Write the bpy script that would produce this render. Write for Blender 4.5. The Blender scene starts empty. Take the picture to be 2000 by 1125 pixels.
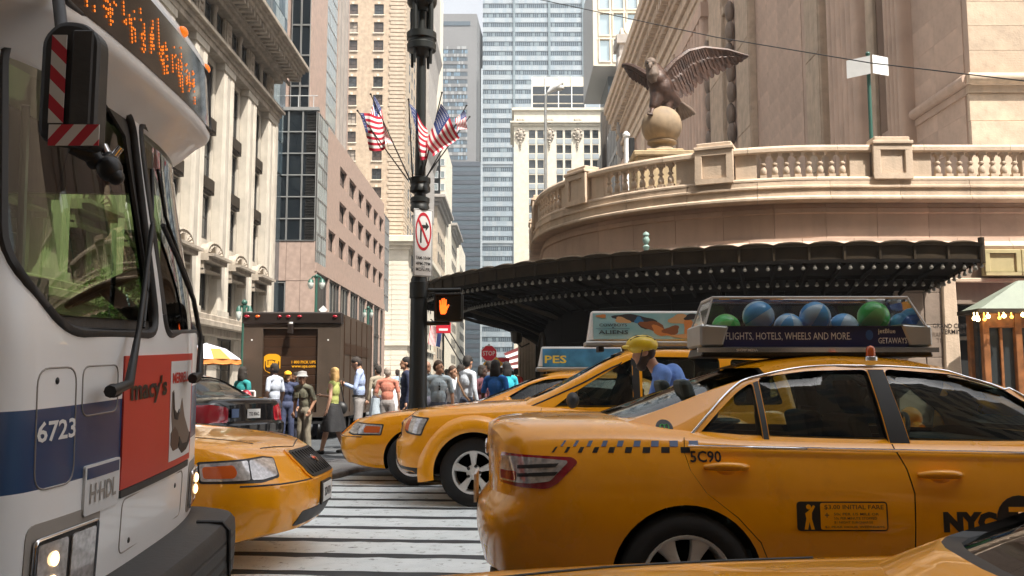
import bpy, bmesh, math, random
import numpy as np
from mathutils import Vector as V, Matrix as Mx
from mathutils.bvhtree import BVHTree
S = bpy.context.scene
COL = S.collection
R = math.radians
rnd = random.Random(7)

# ------------------------------------------------------------------ camera, sky, sun, exposure
CH, F = 1.30, 1800.0                      # eye height in metres, focal length in pixels of a 2000 px wide frame
TH = math.atan(185.5 / F)
cam = bpy.data.cameras.new('camera')
cam.sensor_width = 36.0
cam.lens = 36.0 * F / 2000.0
cam.clip_start, cam.clip_end = 0.05, 3000
cam_o = bpy.data.objects.new('camera', cam)
COL.objects.link(cam_o)
cam_o.location = (0, 0, CH)
cam_o.rotation_euler = (R(90) + TH, 0, 0)
S.camera = cam_o
SUN_EL, SUN_AZ = 60.0, 40.0               # elevation; azimuth from south (-Y) towards east (+X)
sv = V((math.sin(R(SUN_AZ)) * math.cos(R(SUN_EL)), -math.cos(R(SUN_AZ)) * math.cos(R(SUN_EL)), math.sin(R(SUN_EL))))
W = bpy.data.worlds.new('World')
S.world = W
W.use_nodes = True
_n = W.node_tree.nodes
_sky = _n.new('ShaderNodeTexSky')
_sky.sky_type = 'NISHITA'
_sky.sun_disc = False
_sky.sun_elevation = R(SUN_EL)
_sky.sun_rotation = R(180 - SUN_AZ)
_sky.air_density, _sky.dust_density, _sky.ozone_density = 1.0, 4.0, 1.0
_hs = _n.new('ShaderNodeHueSaturation')   # thin white summer haze takes the blue out of the sky
_hs.inputs['Saturation'].default_value = 0.18
W.node_tree.links.new(_sky.outputs[0], _hs.inputs['Color'])
W.node_tree.links.new(_hs.outputs[0], _n['Background'].inputs[0])
_n['Background'].inputs[1].default_value = 0.15
sun = bpy.data.lights.new('sun', 'SUN')
sun.energy, sun.angle, sun.color = 5.0, R(0.6), (1.0, 0.94, 0.85)
sun_o = bpy.data.objects.new('sun', sun)
COL.objects.link(sun_o)
sun_o.rotation_euler = sv.to_track_quat('Z', 'Y').to_euler()
sun_o.location = (20, -30, 80)
S.view_settings.view_transform = 'Standard'
S.view_settings.look = 'None'
S.view_settings.gamma = 1.0
S.view_settings.use_curve_mapping = False
S.view_settings.exposure = 1.02
S.cycles.use_denoising = True
S.cycles.max_bounces = 8
S.cycles.transparent_max_bounces = 12
S.cycles.caustics_reflective = S.cycles.caustics_refractive = False
S.cycles.sample_clamp_indirect = 6.0

# ------------------------------------------------------------------ helpers
def ray(px, py):
    cx, cy = (px - 1000.0) / F, (562.5 - py) / F
    return V((cx, math.cos(TH) - cy * math.sin(TH), math.sin(TH) + cy * math.cos(TH)))
def at(px, py, Y):                        # the point at depth Y that the photograph shows at px, py
    d = ray(px, py)
    return V((0, 0, CH)) + d * (Y / d.y)
def zat(py, Y): return at(1000, py, Y).z
def xat(px, Y, py=600): return at(px, py, Y).x
def gz(px, py, z=0.0):
    d = ray(px, py)
    return V((0, 0, CH)) + d * ((z - CH) / d.z)

def mat(name, col, rough=.6, metal=0., var=0., scale=4., bump=0., bscale=30., coat=0., emit=None, es=1., trans=0.,
        alpha=1., streak=0., spec=None, ior=None, col2=None, flake=0.):
    m = bpy.data.materials.new(name)
    m.use_nodes = True
    nt = m.node_tree
    N, L = nt.nodes, nt.links
    b = N['Principled BSDF']
    b.inputs['Base Color'].default_value = (*col, 1)
    b.inputs['Roughness'].default_value = rough
    b.inputs['Metallic'].default_value = metal
    if coat: b.inputs['Coat Weight'].default_value = coat; b.inputs['Coat Roughness'].default_value = .03
    if trans: b.inputs['Transmission Weight'].default_value = trans
    if alpha < 1: b.inputs['Alpha'].default_value = alpha
    if spec is not None: b.inputs['Specular IOR Level'].default_value = spec
    if ior: b.inputs['IOR'].default_value = ior
    if emit:
        b.inputs['Emission Color'].default_value = (*emit, 1)
        b.inputs['Emission Strength'].default_value = es
    tc = None
    if var or bump or streak or col2:
        tc = N.new('ShaderNodeTexCoord').outputs['Object']
    if var or streak or col2:
        nz = N.new('ShaderNodeTexNoise')
        nz.inputs['Scale'].default_value = scale
        nz.inputs['Detail'].default_value = 5
        L.new(tc, nz.inputs['Vector'])
        mx = N.new('ShaderNodeMix'); mx.data_type = 'RGBA'
        c2 = col2 or tuple(min(1, c * (1 + var)) for c in col)
        c1 = col if col2 else tuple(c * (1 - var) for c in col)
        mx.inputs[6].default_value = (*c1, 1); mx.inputs[7].default_value = (*c2, 1)
        rm = N.new('ShaderNodeMapRange')
        rm.inputs[1].default_value, rm.inputs[2].default_value = .32, .68
        L.new(nz.outputs[0], rm.inputs[0]); L.new(rm.outputs[0], mx.inputs[0])
        out = mx.outputs[2]
        if streak:
            mp = N.new('ShaderNodeMapping')
            mp.inputs['Scale'].default_value = (5, 5, .25)
            L.new(tc, mp.inputs[0])
            n2 = N.new('ShaderNodeTexNoise'); n2.inputs['Scale'].default_value = .8; n2.inputs['Detail'].default_value = 6
            L.new(mp.outputs[0], n2.inputs['Vector'])
            r2 = N.new('ShaderNodeMapRange')
            r2.inputs[1].default_value, r2.inputs[2].default_value = .45, .75
            r2.inputs[3].default_value, r2.inputs[4].default_value = 1.0, 1.0 - streak
            L.new(n2.outputs[0], r2.inputs[0])
            m2 = N.new('ShaderNodeVectorMath'); m2.operation = 'SCALE'
            L.new(out, m2.inputs[0]); L.new(r2.outputs[0], m2.inputs['Scale'])
            out = m2.outputs[0]
        L.new(out, b.inputs['Base Color'])
        if var and rough > .02:
            rr = N.new('ShaderNodeMapRange')
            rr.inputs[3].default_value, rr.inputs[4].default_value = rough * .85, min(1, rough * 1.15)
            L.new(nz.outputs[0], rr.inputs[0]); L.new(rr.outputs[0], b.inputs['Roughness'])
    if bump:
        nb = N.new('ShaderNodeTexNoise')
        nb.inputs['Scale'].default_value = bscale
        nb.inputs['Detail'].default_value = 6
        L.new(tc, nb.inputs['Vector'])
        bp = N.new('ShaderNodeBump')
        bp.inputs['Strength'].default_value = bump
        bp.inputs['Distance'].default_value = .02
        L.new(nb.outputs[0], bp.inputs['Height']); L.new(bp.outputs[0], b.inputs['Normal'])
    return m

class MB:
    def __init__(s, M=None): s.v, s.f, s.m, s.M, s.mi = [], [], [], M, 0
    def p(s, q):
        q = V(q)
        if s.M is not None: q = s.M @ q
        s.v.append(q[:]); return len(s.v) - 1
    def face(s, idx): s.f.append(list(idx)); s.m.append(s.mi)
    def poly(s, pts): s.face([s.p(q) for q in pts]); return s
    def box(s, x0, x1, y0, y1, z0, z1):
        a = [s.p((x, y, z)) for z in (z0, z1) for y in (y0, y1) for x in (x0, x1)]
        for q in ((0, 2, 3, 1), (4, 5, 7, 6), (0, 1, 5, 4), (2, 6, 7, 3), (0, 4, 6, 2), (1, 3, 7, 5)): s.face([a[i] for i in q])
        return s
    def cbox(s, c, sx, sy, sz): return s.box(c[0] - sx / 2, c[0] + sx / 2, c[1] - sy / 2, c[1] + sy / 2, c[2] - sz / 2, c[2] + sz / 2)
    def prism(s, pts, vec):
        vec = V(vec)
        a = [s.p(q) for q in pts]; b = [s.p(V(q) + vec) for q in pts]
        n = len(a)
        s.face(a[::-1]); s.face(b)
        for i in range(n): s.face((a[i], a[(i + 1) % n], b[(i + 1) % n], b[i]))
        return s
    def grid(s, P, cu=False, cv=False):   # rows of points
        I = [[s.p(q) for q in row] for row in P]
        nu, nv = len(I), len(I[0])
        for i in range(nu if cu else nu - 1):
            for j in range(nv if cv else nv - 1):
                s.face((I[i][j], I[(i + 1) % nu][j], I[(i + 1) % nu][(j + 1) % nv], I[i][(j + 1) % nv]))
        return I
    def tube(s, pts, r, n=8, cap=True):
        pts = [V(q) for q in pts]
        rs = r if isinstance(r, (list, tuple)) else [r] * len(pts)
        rows, up = [], None
        for i, q in enumerate(pts):
            t = (pts[min(i + 1, len(pts) - 1)] - pts[max(i - 1, 0)]).normalized()
            if up is None: up = V((0, 0, 1)) if abs(t.z) < .9 else V((1, 0, 0))
            a = up - t * up.dot(t); a.normalize(); up = a
            b = t.cross(a)
            rows.append([q + (a * math.cos(k * 2 * math.pi / n) + b * math.sin(k * 2 * math.pi / n)) * rs[i] for k in range(n)])
        I = s.grid(rows, cv=True)
        if cap: s.face(I[0][::-1]); s.face(I[-1])
        return s
    def lathe(s, prof, o=(0, 0, 0), n=16, ax='z', a0=0., a1=None, cap=True):
        full = a1 is None
        a1 = 2 * math.pi if full else a1
        rows = []
        for r, h in prof:
            row = []
            for k in range(n if full else n + 1):
                a = a0 + (a1 - a0) * k / n
                c, d = r * math.cos(a), r * math.sin(a)
                q = {'z': (c, d, h), 'y': (c, h, d), 'x': (h, c, d)}[ax]
                row.append((q[0] + o[0], q[1] + o[1], q[2] + o[2]))
            rows.append(row)
        I = s.grid(rows, cv=full)
        if full and cap:
            if prof[0][0] > 1e-4: s.face(I[0][::-1])
            if prof[-1][0] > 1e-4: s.face(I[-1])
        return s
    def ell(s, c, r, n=12, m=8):
        r = r if isinstance(r, (list, tuple)) else (r, r, r)
        rows = [[(c[0] + r[0] * math.sin(math.pi * (i + .02) / (m + .04)) * math.cos(2 * math.pi * k / n),
                  c[1] + r[1] * math.sin(math.pi * (i + .02) / (m + .04)) * math.sin(2 * math.pi * k / n),
                  c[2] - r[2] * math.cos(math.pi * (i + .02) / (m + .04))) for k in range(n)] for i in range(m + 1)]
        I = s.grid(rows, cv=True)
        s.face(I[0][::-1]); s.face(I[-1])
        return s
    def holed(s, O, U, H, N, w, h, holes, depth=.2, back=False):
        O, U, H, N = V(O), V(U), V(H), V(N)
        us = sorted({0., w} | {q for a in holes for q in a[:2]})
        vs = sorted({0., h} | {q for a in holes for q in a[2:4]})
        P = lambda u, v, d=0.: O + U * u + H * v - N * d
        for i in range(len(us) - 1):
            for j in range(len(vs) - 1):
                cu, cv = (us[i] + us[i + 1]) / 2, (vs[j] + vs[j + 1]) / 2
                if any(a[0] < cu < a[1] and a[2] < cv < a[3] for a in holes): continue
                s.poly([P(us[i], vs[j]), P(us[i + 1], vs[j]), P(us[i + 1], vs[j + 1]), P(us[i], vs[j + 1])])
        for a in holes:
            c = [(a[0], a[2]), (a[1], a[2]), (a[1], a[3]), (a[0], a[3])]
            for k in range(4):
                q, t = c[k], c[(k + 1) % 4]
                s.poly([P(*q), P(*t), P(*t, depth), P(*q, depth)])
            if back: s.poly([P(*q, depth) for q in c])
        return s
    def mesh(s, name, mats, smooth=None, bevel=None, fix=True, seg=1):
        me = bpy.data.meshes.new(name)
        me.from_pydata(s.v, [], s.f)
        for m in (mats if isinstance(mats, (list, tuple)) else [mats]): me.materials.append(m)
        me.polygons.foreach_set('material_index', s.m)
        if fix or bevel:
            bm = bmesh.new(); bm.from_mesh(me)
            if fix:
                bmesh.ops.remove_doubles(bm, verts=bm.verts, dist=1e-5)
                bmesh.ops.recalc_face_normals(bm, faces=bm.faces)
            if bevel:
                ed = [e for e in bm.edges if len(e.link_faces) == 2 and e.calc_face_angle(0) > R(28)]
                bmesh.ops.bevel(bm, geom=ed, offset=bevel, segments=seg, profile=.5, affect='EDGES', clamp_overlap=True)
            bm.to_mesh(me); bm.free()
        if smooth is not None:
            me.polygons.foreach_set('use_smooth', [True] * len(me.polygons))
            me.set_sharp_from_angle(angle=R(smooth))
        me.update()
        return me
    def build(s, name, mats, parent=None, smooth=None, bevel=None, fix=True, seg=1):
        return put(name, s.mesh(name, mats, smooth, bevel, fix, seg), parent)

def wmat(o):
    m = o.matrix_basis.copy()
    return m if o.parent is None else wmat(o.parent) @ o.matrix_parent_inverse @ m
def put(name, me, parent=None, M=None, local=False):
    o = bpy.data.objects.new(name, me)
    COL.objects.link(o)
    if parent is not None:
        o.parent = parent
        if not local: o.matrix_parent_inverse = wmat(parent).inverted()
    if M is not None: o.matrix_basis = M
    return o
def tag(o, label=None, cat=None, group=None, kind=None):
    for k, q in (('label', label), ('category', cat), ('group', group), ('kind', kind)):
        if q: o[k] = q
    return o
def thing(name, label, cat, loc=(0, 0, 0), group=None, rz=0.):
    o = bpy.data.objects.new(name, None)
    COL.objects.link(o)
    o.empty_display_size = .2
    o.matrix_basis = Mx.Translation(V(loc)) @ Mx.Rotation(rz, 4, 'Z')
    return tag(o, label, cat, group)
def dup(root, M, label=None, group=None):
    r = root.copy(); COL.objects.link(r)
    r.matrix_basis = M
    if label: r['label'] = label
    if group: r['group'] = group
    def kids(a, b):
        for ch in list(a.children):
            c = ch.copy(); COL.objects.link(c); c.parent = b
            kids(ch, c)
    kids(root, r)
    return r
def T(x, y, z, rz=0., s=1.): return Mx.Translation((x, y, z)) @ Mx.Rotation(rz, 4, 'Z') @ Mx.Scale(s, 4)
def frame(O, U, Wv, N):                  # matrix from local x,y,z axes
    m = Mx.Identity(4)
    for i, a in enumerate((V(U), V(Wv), V(N))):
        for k in range(3): m[k][i] = a[k]
    return Mx.Translation(V(O)) @ m
def crom(xs, ys, x):                      # monotone-ish Catmull-Rom through key points
    xs = list(xs); ys = list(ys)
    if x <= xs[0]: return ys[0]
    if x >= xs[-1]: return ys[-1]
    i = max(k for k in range(len(xs) - 1) if xs[k] <= x)
    h = xs[i + 1] - xs[i]; t = (x - xs[i]) / h
    sl = lambda a, b: (ys[b] - ys[a]) / (xs[b] - xs[a])
    d = sl(i, i + 1)
    def tan(k):
        if k == 0 or k == len(xs) - 1: return sl(max(k - 1, 0), min(k + 1, len(xs) - 1))
        a, b = sl(k - 1, k), sl(k, k + 1)
        return 0. if a * b <= 0 else 2 * a * b / (a + b)
    m0, m1 = tan(i) * h, tan(i + 1) * h
    return (2*t**3-3*t**2+1)*ys[i] + (t**3-2*t**2+t)*m0 + (-2*t**3+3*t**2)*ys[i+1] + (t**3-t**2)*m1
def text_mesh(body, size=1., ext=0., font_bold=0., align='LEFT'):
    cu = bpy.data.curves.new('lettering', 'FONT')
    cu.body, cu.size, cu.extrude, cu.offset, cu.align_x = body, size, ext, font_bold, align
    cu.resolution_u = 2
    o = bpy.data.objects.new('lettering', cu)
    COL.objects.link(o)
    bpy.context.view_layer.update()
    me = bpy.data.meshes.new_from_object(o.evaluated_get(bpy.context.evaluated_depsgraph_get()))
    bpy.data.objects.remove(o); bpy.data.curves.remove(cu)
    return me
def lettering(body, m, M, parent, width=None, height=None, bold=0., ext=.002, name='lettering'):
    """Flat print: text fitted to a width and cap height in the local frame M (x along the line, y up)."""
    me = text_mesh(body, 1., 0., bold)
    xs = [q.co.x for q in me.vertices]; ys = [q.co.y for q in me.vertices]
    w0, h0 = max(xs) - min(xs), max(ys) - min(ys)
    sx = width / w0 if width else 1; sy = height / h0 if height else sx
    if width is None: sx = sy
    for q in me.vertices: q.co = M @ V(((q.co.x - min(xs)) * sx, (q.co.y - min(ys)) * sy, ext))
    me.materials.clear(); me.materials.append(m)
    return put(name, me, parent)
# ------------------------------------------------------------------ materials of the setting
m_asphalt = mat('asphalt', (.052, .058, .064), .85, var=.25, scale=3, bump=.5, bscale=90)
m_paint_white = mat('road_paint', (.70, .765, .775), .7, var=.10, scale=6, bump=.3, bscale=60, col2=(.80, .86, .87))
def wear(m, dark=(.10, .105, .11), lo=.60, hi=.70, scale=9.):
    """paint worn through to the road in specks and patches"""
    nt = m.node_tree; N, L = nt.nodes, nt.links; b = N['Principled BSDF']
    src = b.inputs['Base Color'].links[0].from_socket
    tc = N.new('ShaderNodeTexCoord'); nz = N.new('ShaderNodeTexNoise'); nz.inputs['Scale'].default_value = scale; nz.inputs['Detail'].default_value = 12; nz.inputs['Roughness'].default_value = .72
    L.new(tc.outputs['Object'], nz.inputs['Vector'])
    r = N.new('ShaderNodeMapRange'); r.inputs[1].default_value, r.inputs[2].default_value = lo, hi
    L.new(nz.outputs[0], r.inputs[0])
    mx = N.new('ShaderNodeMix'); mx.data_type = 'RGBA'; mx.inputs[7].default_value = (*dark, 1)
    L.new(src, mx.inputs[6]); L.new(r.outputs[0], mx.inputs[0]); L.new(mx.outputs[2], b.inputs['Base Color'])
def vary(m, amt):
    """each block or slab of the material a little lighter or darker than its neighbours"""
    nt = m.node_tree; N, L = nt.nodes, nt.links; b = N['Principled BSDF']
    src = b.inputs['Base Color'].links[0].from_socket
    oi = N.new('ShaderNodeObjectInfo'); r = N.new('ShaderNodeMapRange'); r.inputs[3].default_value, r.inputs[4].default_value = 1 - amt, 1 + amt * .6
    sc = N.new('ShaderNodeVectorMath'); sc.operation = 'SCALE'
    L.new(oi.outputs['Random'], r.inputs[0]); L.new(src, sc.inputs[0]); L.new(r.outputs[0], sc.inputs['Scale']); L.new(sc.outputs[0], b.inputs['Base Color'])
wear(m_paint_white, lo=.565, hi=.68)
wear(m_asphalt, (.095, .095, .098), .52, .75, 1.3)
m_walk = mat('sidewalk_concrete', (.30, .29, .28), .85, var=.2, scale=2, bump=.3, bscale=50)
wear(m_walk, (.20, .19, .185), .5, .72, 1.1)
m_kerb = mat('kerb_granite', (.24, .23, .23), .8, var=.25, scale=9, bump=.3, bscale=60)
m_lime = mat('pale_limestone', (.50, .455, .385), .8, var=.13, scale=1.4, bump=.3, bscale=14, streak=.22)
m_lime2 = mat('weathered_limestone', (.36, .31, .25), .85, var=.2, scale=2, bump=.4, bscale=14, streak=.3)
m_gct = mat('warm_terminal_stone', (.55, .40, .31), .8, var=.13, scale=.7, bump=.35, bscale=9, streak=.10)
m_gct_b = mat('buff_terminal_stone', (.56, .435, .32), .8, var=.16, scale=1.3, bump=.4, bscale=16, streak=.16)
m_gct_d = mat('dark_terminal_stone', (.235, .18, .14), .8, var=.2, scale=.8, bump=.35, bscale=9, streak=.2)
wear(m_gct_b, (.33, .245, .175), .54, .82, .9); wear(m_gct, (.36, .265, .20), .54, .85, .5); wear(m_lime, (.39, .35, .285), .55, .85, .8)
vary(m_gct_b, .13); vary(m_gct, .10); vary(m_kerb, .2)
m_pink = mat('pink_granite', (.39, .285, .235), .55, var=.14, scale=3, bump=.05, bscale=60)
m_tan = mat('tan_brick', (.41, .315, .225), .85, var=.16, scale=2.5, bump=.3, bscale=20, streak=.12)
m_tan2 = mat('quoin_brick', (.44, .36, .27), .85, var=.15, scale=1.5)
m_white = mat('white_stone', (.58, .53, .43), .8, var=.1, scale=1)
m_grey = mat('grey_stone', (.30, .275, .25), .8, var=.12, scale=1)
m_glass_dk = mat('dark_glass', (.010, .014, .018), .06, spec=.6)
m_glass_win = mat('window_glass', (.035, .04, .042), .09, spec=.6)
m_glass_bl = mat('blue_glass', (.20, .29, .35), .06, metal=.75)
m_glass_lt = mat('pale_glass', (.40, .48, .50), .12, metal=.55)
m_glass_gr = mat('grey_glass', (.10, .125, .14), .10, metal=.4)
m_mull = mat('mullion_metal', (.36, .36, .35), .45, metal=.6)
m_mull_l = mat('pale_mullion', (.60, .62, .62), .5, metal=.2)
m_bronze = mat('dark_bronze', (.045, .034, .024), .5, metal=.35, var=.3, scale=5)
m_frame_dk = mat('dark_window_frame', (.05, .045, .04), .5)
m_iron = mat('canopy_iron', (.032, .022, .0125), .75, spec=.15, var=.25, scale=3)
m_iron_d = mat('shade_dark_soffit_iron', (.006, .0042, .003), .8, spec=.1, var=.3, scale=3)  # darker copy of the canopy iron, underside shade put into the colour
m_black = mat('black_opening', (.006, .006, .006), .8)
m_gold = mat('gold_lettering', (.75, .50, .16), .35, metal=.8)

# ------------------------------------------------------------------ ground
b = MB()
n = 24
xs = [-900, -300, -120, -60] + [-40 + 4 * i for i in range(21)] + [60, 120, 300, 900]
ys = [-300, -100, -40] + [-20 + 4 * i for i in range(31)] + [140, 200, 320, 600, 1500]
b.grid([[(x, y, 0) for y in ys] for x in xs])
tag(b.build('road', m_asphalt, fix=False), kind='structure')

ry = R(-4.6)
bars = tag(thing('crosswalk', None, None, (-1.0, 8.5, 0), rz=ry), kind='structure')
for k in range(12):
    y0 = 5.05 + .662 * k + .15
    mb = MB(Mx.Translation((-1.1, 0, 0)) @ Mx.Rotation(ry, 4, 'Z'))
    x0, x1 = -3.9, 3.3
    pts, st = [], 46
    for i in range(st + 1): pts.append((x0 + (x1 - x0) * i / st, y0 + rnd.uniform(-.012, .012)))
    top = [(x, y + .50 + rnd.uniform(-.02, .02)) for x, y in pts]
    mb.grid([[(x, y, .004) for x, y in pts], [(x, y, .004) for x, y in top]])
    mb.build('crosswalk_bar', m_paint_white, bars, fix=False)

def smooth_line(pts, n=4):
    out = []
    for i in range(len(pts) - 1):
        p0, p1, p2, p3 = pts[max(i - 1, 0)], pts[i], pts[i + 1], pts[min(i + 2, len(pts) - 1)]
        for j in range(n):
            t = j / n; out.append(tuple(.5 * (2 * q + (r_ - o_) * t + (2 * o_ - 5 * q + 4 * r_ - w) * t * t + (3 * q - o_ - 3 * r_ + w) * t ** 3) for o_, q, r_, w in zip(p0, p1, p2, p3)))
    return out + [pts[-1]]
def slab(name, outline, z, m):
    mb = MB(); mb.prism([(x, y, -.2) for x, y in outline], (0, 0, z + .2))
    return tag(mb.build(name, m), kind='structure')
# terminal side pavement with a rounded corner, kerb stones along it
arc = smooth_line([(-1.7, 14.0), (-2.05, 13.95), (-2.28, 13.6), (-2.36, 12.9), (-2.6, 12.35), (-3.05, 12.2), (-3.5, 12.45), (-3.68, 13.1), (-3.55, 13.9), (-3.2, 14.5), (-2.8, 15.2), (-2.65, 17), (-2.6, 34)])
out_r = [(70, 14.0)] + arc + [(-2.6, 150), (70, 150)]
slab('sidewalk', out_r, .07, m_walk)
out_l = [(-75, 13.45), (-11.2, 13.45), (-10.1, 13.8), (-9.3, 14.6), (-9.0, 15.7), (-9.0, 150), (-75, 150)]
slab('sidewalk', out_l, .07, m_walk)
def kerb_line(pts, flip=False):
    par = tag(thing('kerb', None, None, (pts[0][0], pts[0][1], 0)), kind='structure')
    acc, seg = 0, []
    P = [V((x, y, 0)) for x, y in pts]
    fine = []
    for a, c in zip(P, P[1:]):
        k = max(1, int((c - a).length / .45))
        fine += [a.lerp(c, i / k) for i in range(k)]
    fine.append(P[-1])
    for i in range(0, len(fine) - 1, 4):
        q = fine[i:i + 5]
        if len(q) < 2: continue
        rows = []
        for j, w in enumerate(q):
            t = (q[min(j + 1, len(q) - 1)] - q[max(j - 1, 0)]).normalized()
            nn = V((t.y, -t.x, 0))
            if flip: nn = -nn
            e = w - t * .006 if j == len(q) - 1 else w
            rows.append([e + nn * .012 + V((0, 0, -.15)), e + nn * .008 + V((0, 0, .058)), e - nn * .012 + V((0, 0, .077)), e - nn * .17 + V((0, 0, .076)), e - nn * .17 + V((0, 0, -.15))])
        mb = MB(); I = mb.grid(rows, cv=True); mb.face(I[0][::-1]); mb.face(I[-1])
        mb.build('kerb_stone', m_kerb, par, smooth=30)
kerb_line([(14, 14.0)] + arc, True)
kerb_line([(-30, 13.45), (-11.2, 13.45), (-10.1, 13.8), (-9.3, 14.6), (-9.0, 15.7), (-9.0, 34)], False)

# ------------------------------------------------------------------ windows
def win_proto(w, h, fw=.06, nx=1, ny=1, fm=m_frame_dk, gm=m_glass_win, d=.07, bar=.03):
    a = MB()
    for x0, x1, y0, y1 in ((0, w, 0, fw), (0, w, h - fw, h), (0, fw, fw, h - fw), (w - fw, w, fw, h - fw)): a.box(x0, x1, y0, y1, .004, d)
    for i in range(1, nx): a.box(w * i / nx - bar / 2, w * i / nx + bar / 2, fw, h - fw, .004, d * .8)
    for j in range(1, ny): a.box(fw, w - fw, h * j / ny - bar / 2, h * j / ny + bar / 2, .004, d * .7)
    g = MB(); g.box(fw * .5, w - fw * .5, fw * .5, h - fw * .5, 0, .03)
    return a.mesh('window', fm, fix=False), g.mesh('pane', gm, fix=False)
def put_win(parent, pr, O, U, N, H=(0, 0, 1)):
    o = put('window', pr[0], parent, frame(O, U, H, N))
    put('pane', pr[1], o, local=True)
    return o

# ------------------------------------------------------------------ limestone block on the left, facing east onto the avenue
lb = thing('limestone_building', 'cream limestone office block on the left with tall pilasters, carved pediments and bracketed cornice', 'building', (-12, 34, 0))
XL, XR = -12.0, -12.34
NB, y00 = 8, 45.7 - 7 * 3.5 - 3.5
bays = [(y00 + 3.5 * k, y00 + 3.5 * k + 2.1) for k in range(NB)]
lv = [(4.2, 5.85), (7.05, 8.85), (9.5, 11.35), (12.0, 14.3)]
holes = []
for a, c in bays:
    for z0, z1 in lv: holes.append((a + .30 - 17, c - .30 - 17, z0, z1))
wall = MB()
wall.holed((XR, 17, 0), (0, 1, 0), (0, 0, 1), (1, 0, 0), 29, 17.6, holes + [(a - 17 - .1, c - 17 + .1, .5, 3.2) for a, c in bays], .16)
wall.box(-32, XR - .6, 17, 46, 0, 17.7)
wall.poly([(XR - .6, 46, 0), (XR, 46, 0), (XR, 46, 17.6), (XR - .6, 46, 17.6)])
wall.build('wall', m_lime, lb, fix=False)
pr_l = {z: win_proto(1.5, z[1] - z[0], .09, 1, 2) for z in lv}
shop = win_proto(2.3, 2.7, .1, 2, 2)
sp = MB(); sp.box(0, 1.5, 0, .6, 0, .2); sp.box(.15, 1.35, .1, .5, .2, .25); sp = sp.mesh('spandrel_panel', m_bronze)
pier = MB(); h_ = 14.55 - 4.0
pier.box(0, 1.4, -.33, 0, 0, h_)
for u in (.06, .2, .34, .96, 1.1, 1.24): pier.lathe([(.055, .25), (.055, h_ - .4)], (u + .05, -.01, 0), 8)
pier.box(-.06, 1.46, -.33, .06, h_ - .28, h_); pier.box(-.06, 1.46, -.33, .06, 0, .25)
pier = pier.mesh('pilaster', m_lime)
ped = MB()
ped.box(-.12, 2.22, 0, .16, 0, .55); ped.box(-.12, 2.22, .16, .27, 0, .75)
ped.box(-.05, 2.15, -.36, -.30, 0, .35); ped.box(-.05, .13, -.5, 0, 0, .35); ped.box(1.97, 2.15, -.5, 0, 0, .35)
ar = [(1.05 + .98 * math.cos(R(a)), .27 + .52 * math.sin(R(a)), 0.) for a in range(0, 181, 15)]
ped.prism(ar, (0, 0, .38))
ar = [(1.05 + .98 * math.cos(R(a)), .27 + .52 * math.sin(R(a)), .38) for a in range(0, 181, 12)]
ped.tube(ar, .09, 6)
for a in range(20, 161, 20): ped.tube([(1.05, .3, .42), (1.05 + .75 * math.cos(R(a)), .3 + .38 * math.sin(R(a)), .44)], [.03, .07], 5)
ped = ped.mesh('pediment', m_lime2)
for a, c in bays:
    for z in lv: put_win(lb, pr_l[z], (XR - .2, c - .3, z[0]), (0, -1, 0), (1, 0, 0)).matrix_basis = frame((XR - .12, a + .3, z[0]), (0, 1, 0), (0, 0, 1), (1, 0, 0))
    put('window', shop[0], lb, frame((XR - .2, a - .1, .5), (0, 1, 0), (0, 0, 1), (1, 0, 0)))
    for zz in (8.88, 11.38): put('spandrel_panel', sp, lb, frame((XR, a + .3, zz), (0, 1, 0), (0, 0, 1), (1, 0, 0)))
    put('pediment', ped, lb, frame((XR + .14, a, 6.0), (0, 1, 0), (0, 0, 1), (1, 0, 0)))
    put('pilaster', pier, lb, frame((XL, c, 4.0), (0, 1, 0), (-1, 0, 0), (0, 0, 1)) if False else Mx.Translation((XL, c, 4.0)) @ Mx.Rotation(R(90), 4, 'Z') @ Mx.Diagonal((1, -1, 1, 1)))
ed = MB(); ed.box(XR + .01, XL + .06, 45.6, 46.0, 4, 14.55); ed.build('pilaster', m_lime, lb)
mb = MB()
mb.box(XR, XL + .12, 17, 46.05, 3.75, 4.0); mb.box(XR, XL + .30, 17, 46.2, 3.5, 3.75); mb.box(XR, XL + .02, 17, 46.05, 3.2, 3.5)
mb.build('ledge', m_lime2, lb, bevel=.03)
mb = MB()
mb.box(XR, XL + .10, 17, 46.1, 14.55, 14.80); mb.box(XR, XL + .18, 17, 46.2, 14.80, 15.0); mb.box(XR, XL + .34, 17, 46.3, 15.0, 15.18)
mb.build('architrave', m_lime2, lb, bevel=.02)
att = win_proto(.85, 1.3, .07, 1, 2)
orn = MB(); orn.box(0, .9, 0, 1.45, 0, .12); orn.box(.12, .78, .12, 1.33, .12, .18)
for i in range(4): orn.ell((.45, .3 + .29 * i, .18), (.2, .12, .07), 8, 5)
orn = orn.mesh('carved_panel', m_lime2)
for a, c in bays:
    for q in (a - .05, a + 1.25): put_win(lb, att, (XR + .06, q, 15.25), (0, 1, 0), (1, 0, 0))
    put('carved_panel', orn, lb, frame((XR + .12, c + .25, 15.2), (0, 1, 0), (0, 0, 1), (1, 0, 0)))
    mb = MB(); mb.lathe([(.15, 15.2), (.11, 15.35), (.11, 16.35), (.16, 16.5), (.16, 16.62)], (XR + .2, a + 1.05, 0), 10)
    mb.build('colonnette', m_lime2, lb, smooth=40)
mb = MB()
for z0, z1, o in ((16.62, 16.85, .2), (16.85, 17.0, .35), (17.25, 17.45, 1.0), (17.45, 17.62, 1.12), (17.62, 17.85, 1.3)):
    mb.box(XR - .3, XL + o, 17, 46 + o, z0, z1)
mb.box(XR - .3, XL + .4, 17, 46.4, 17.0, 17.25)
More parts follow.
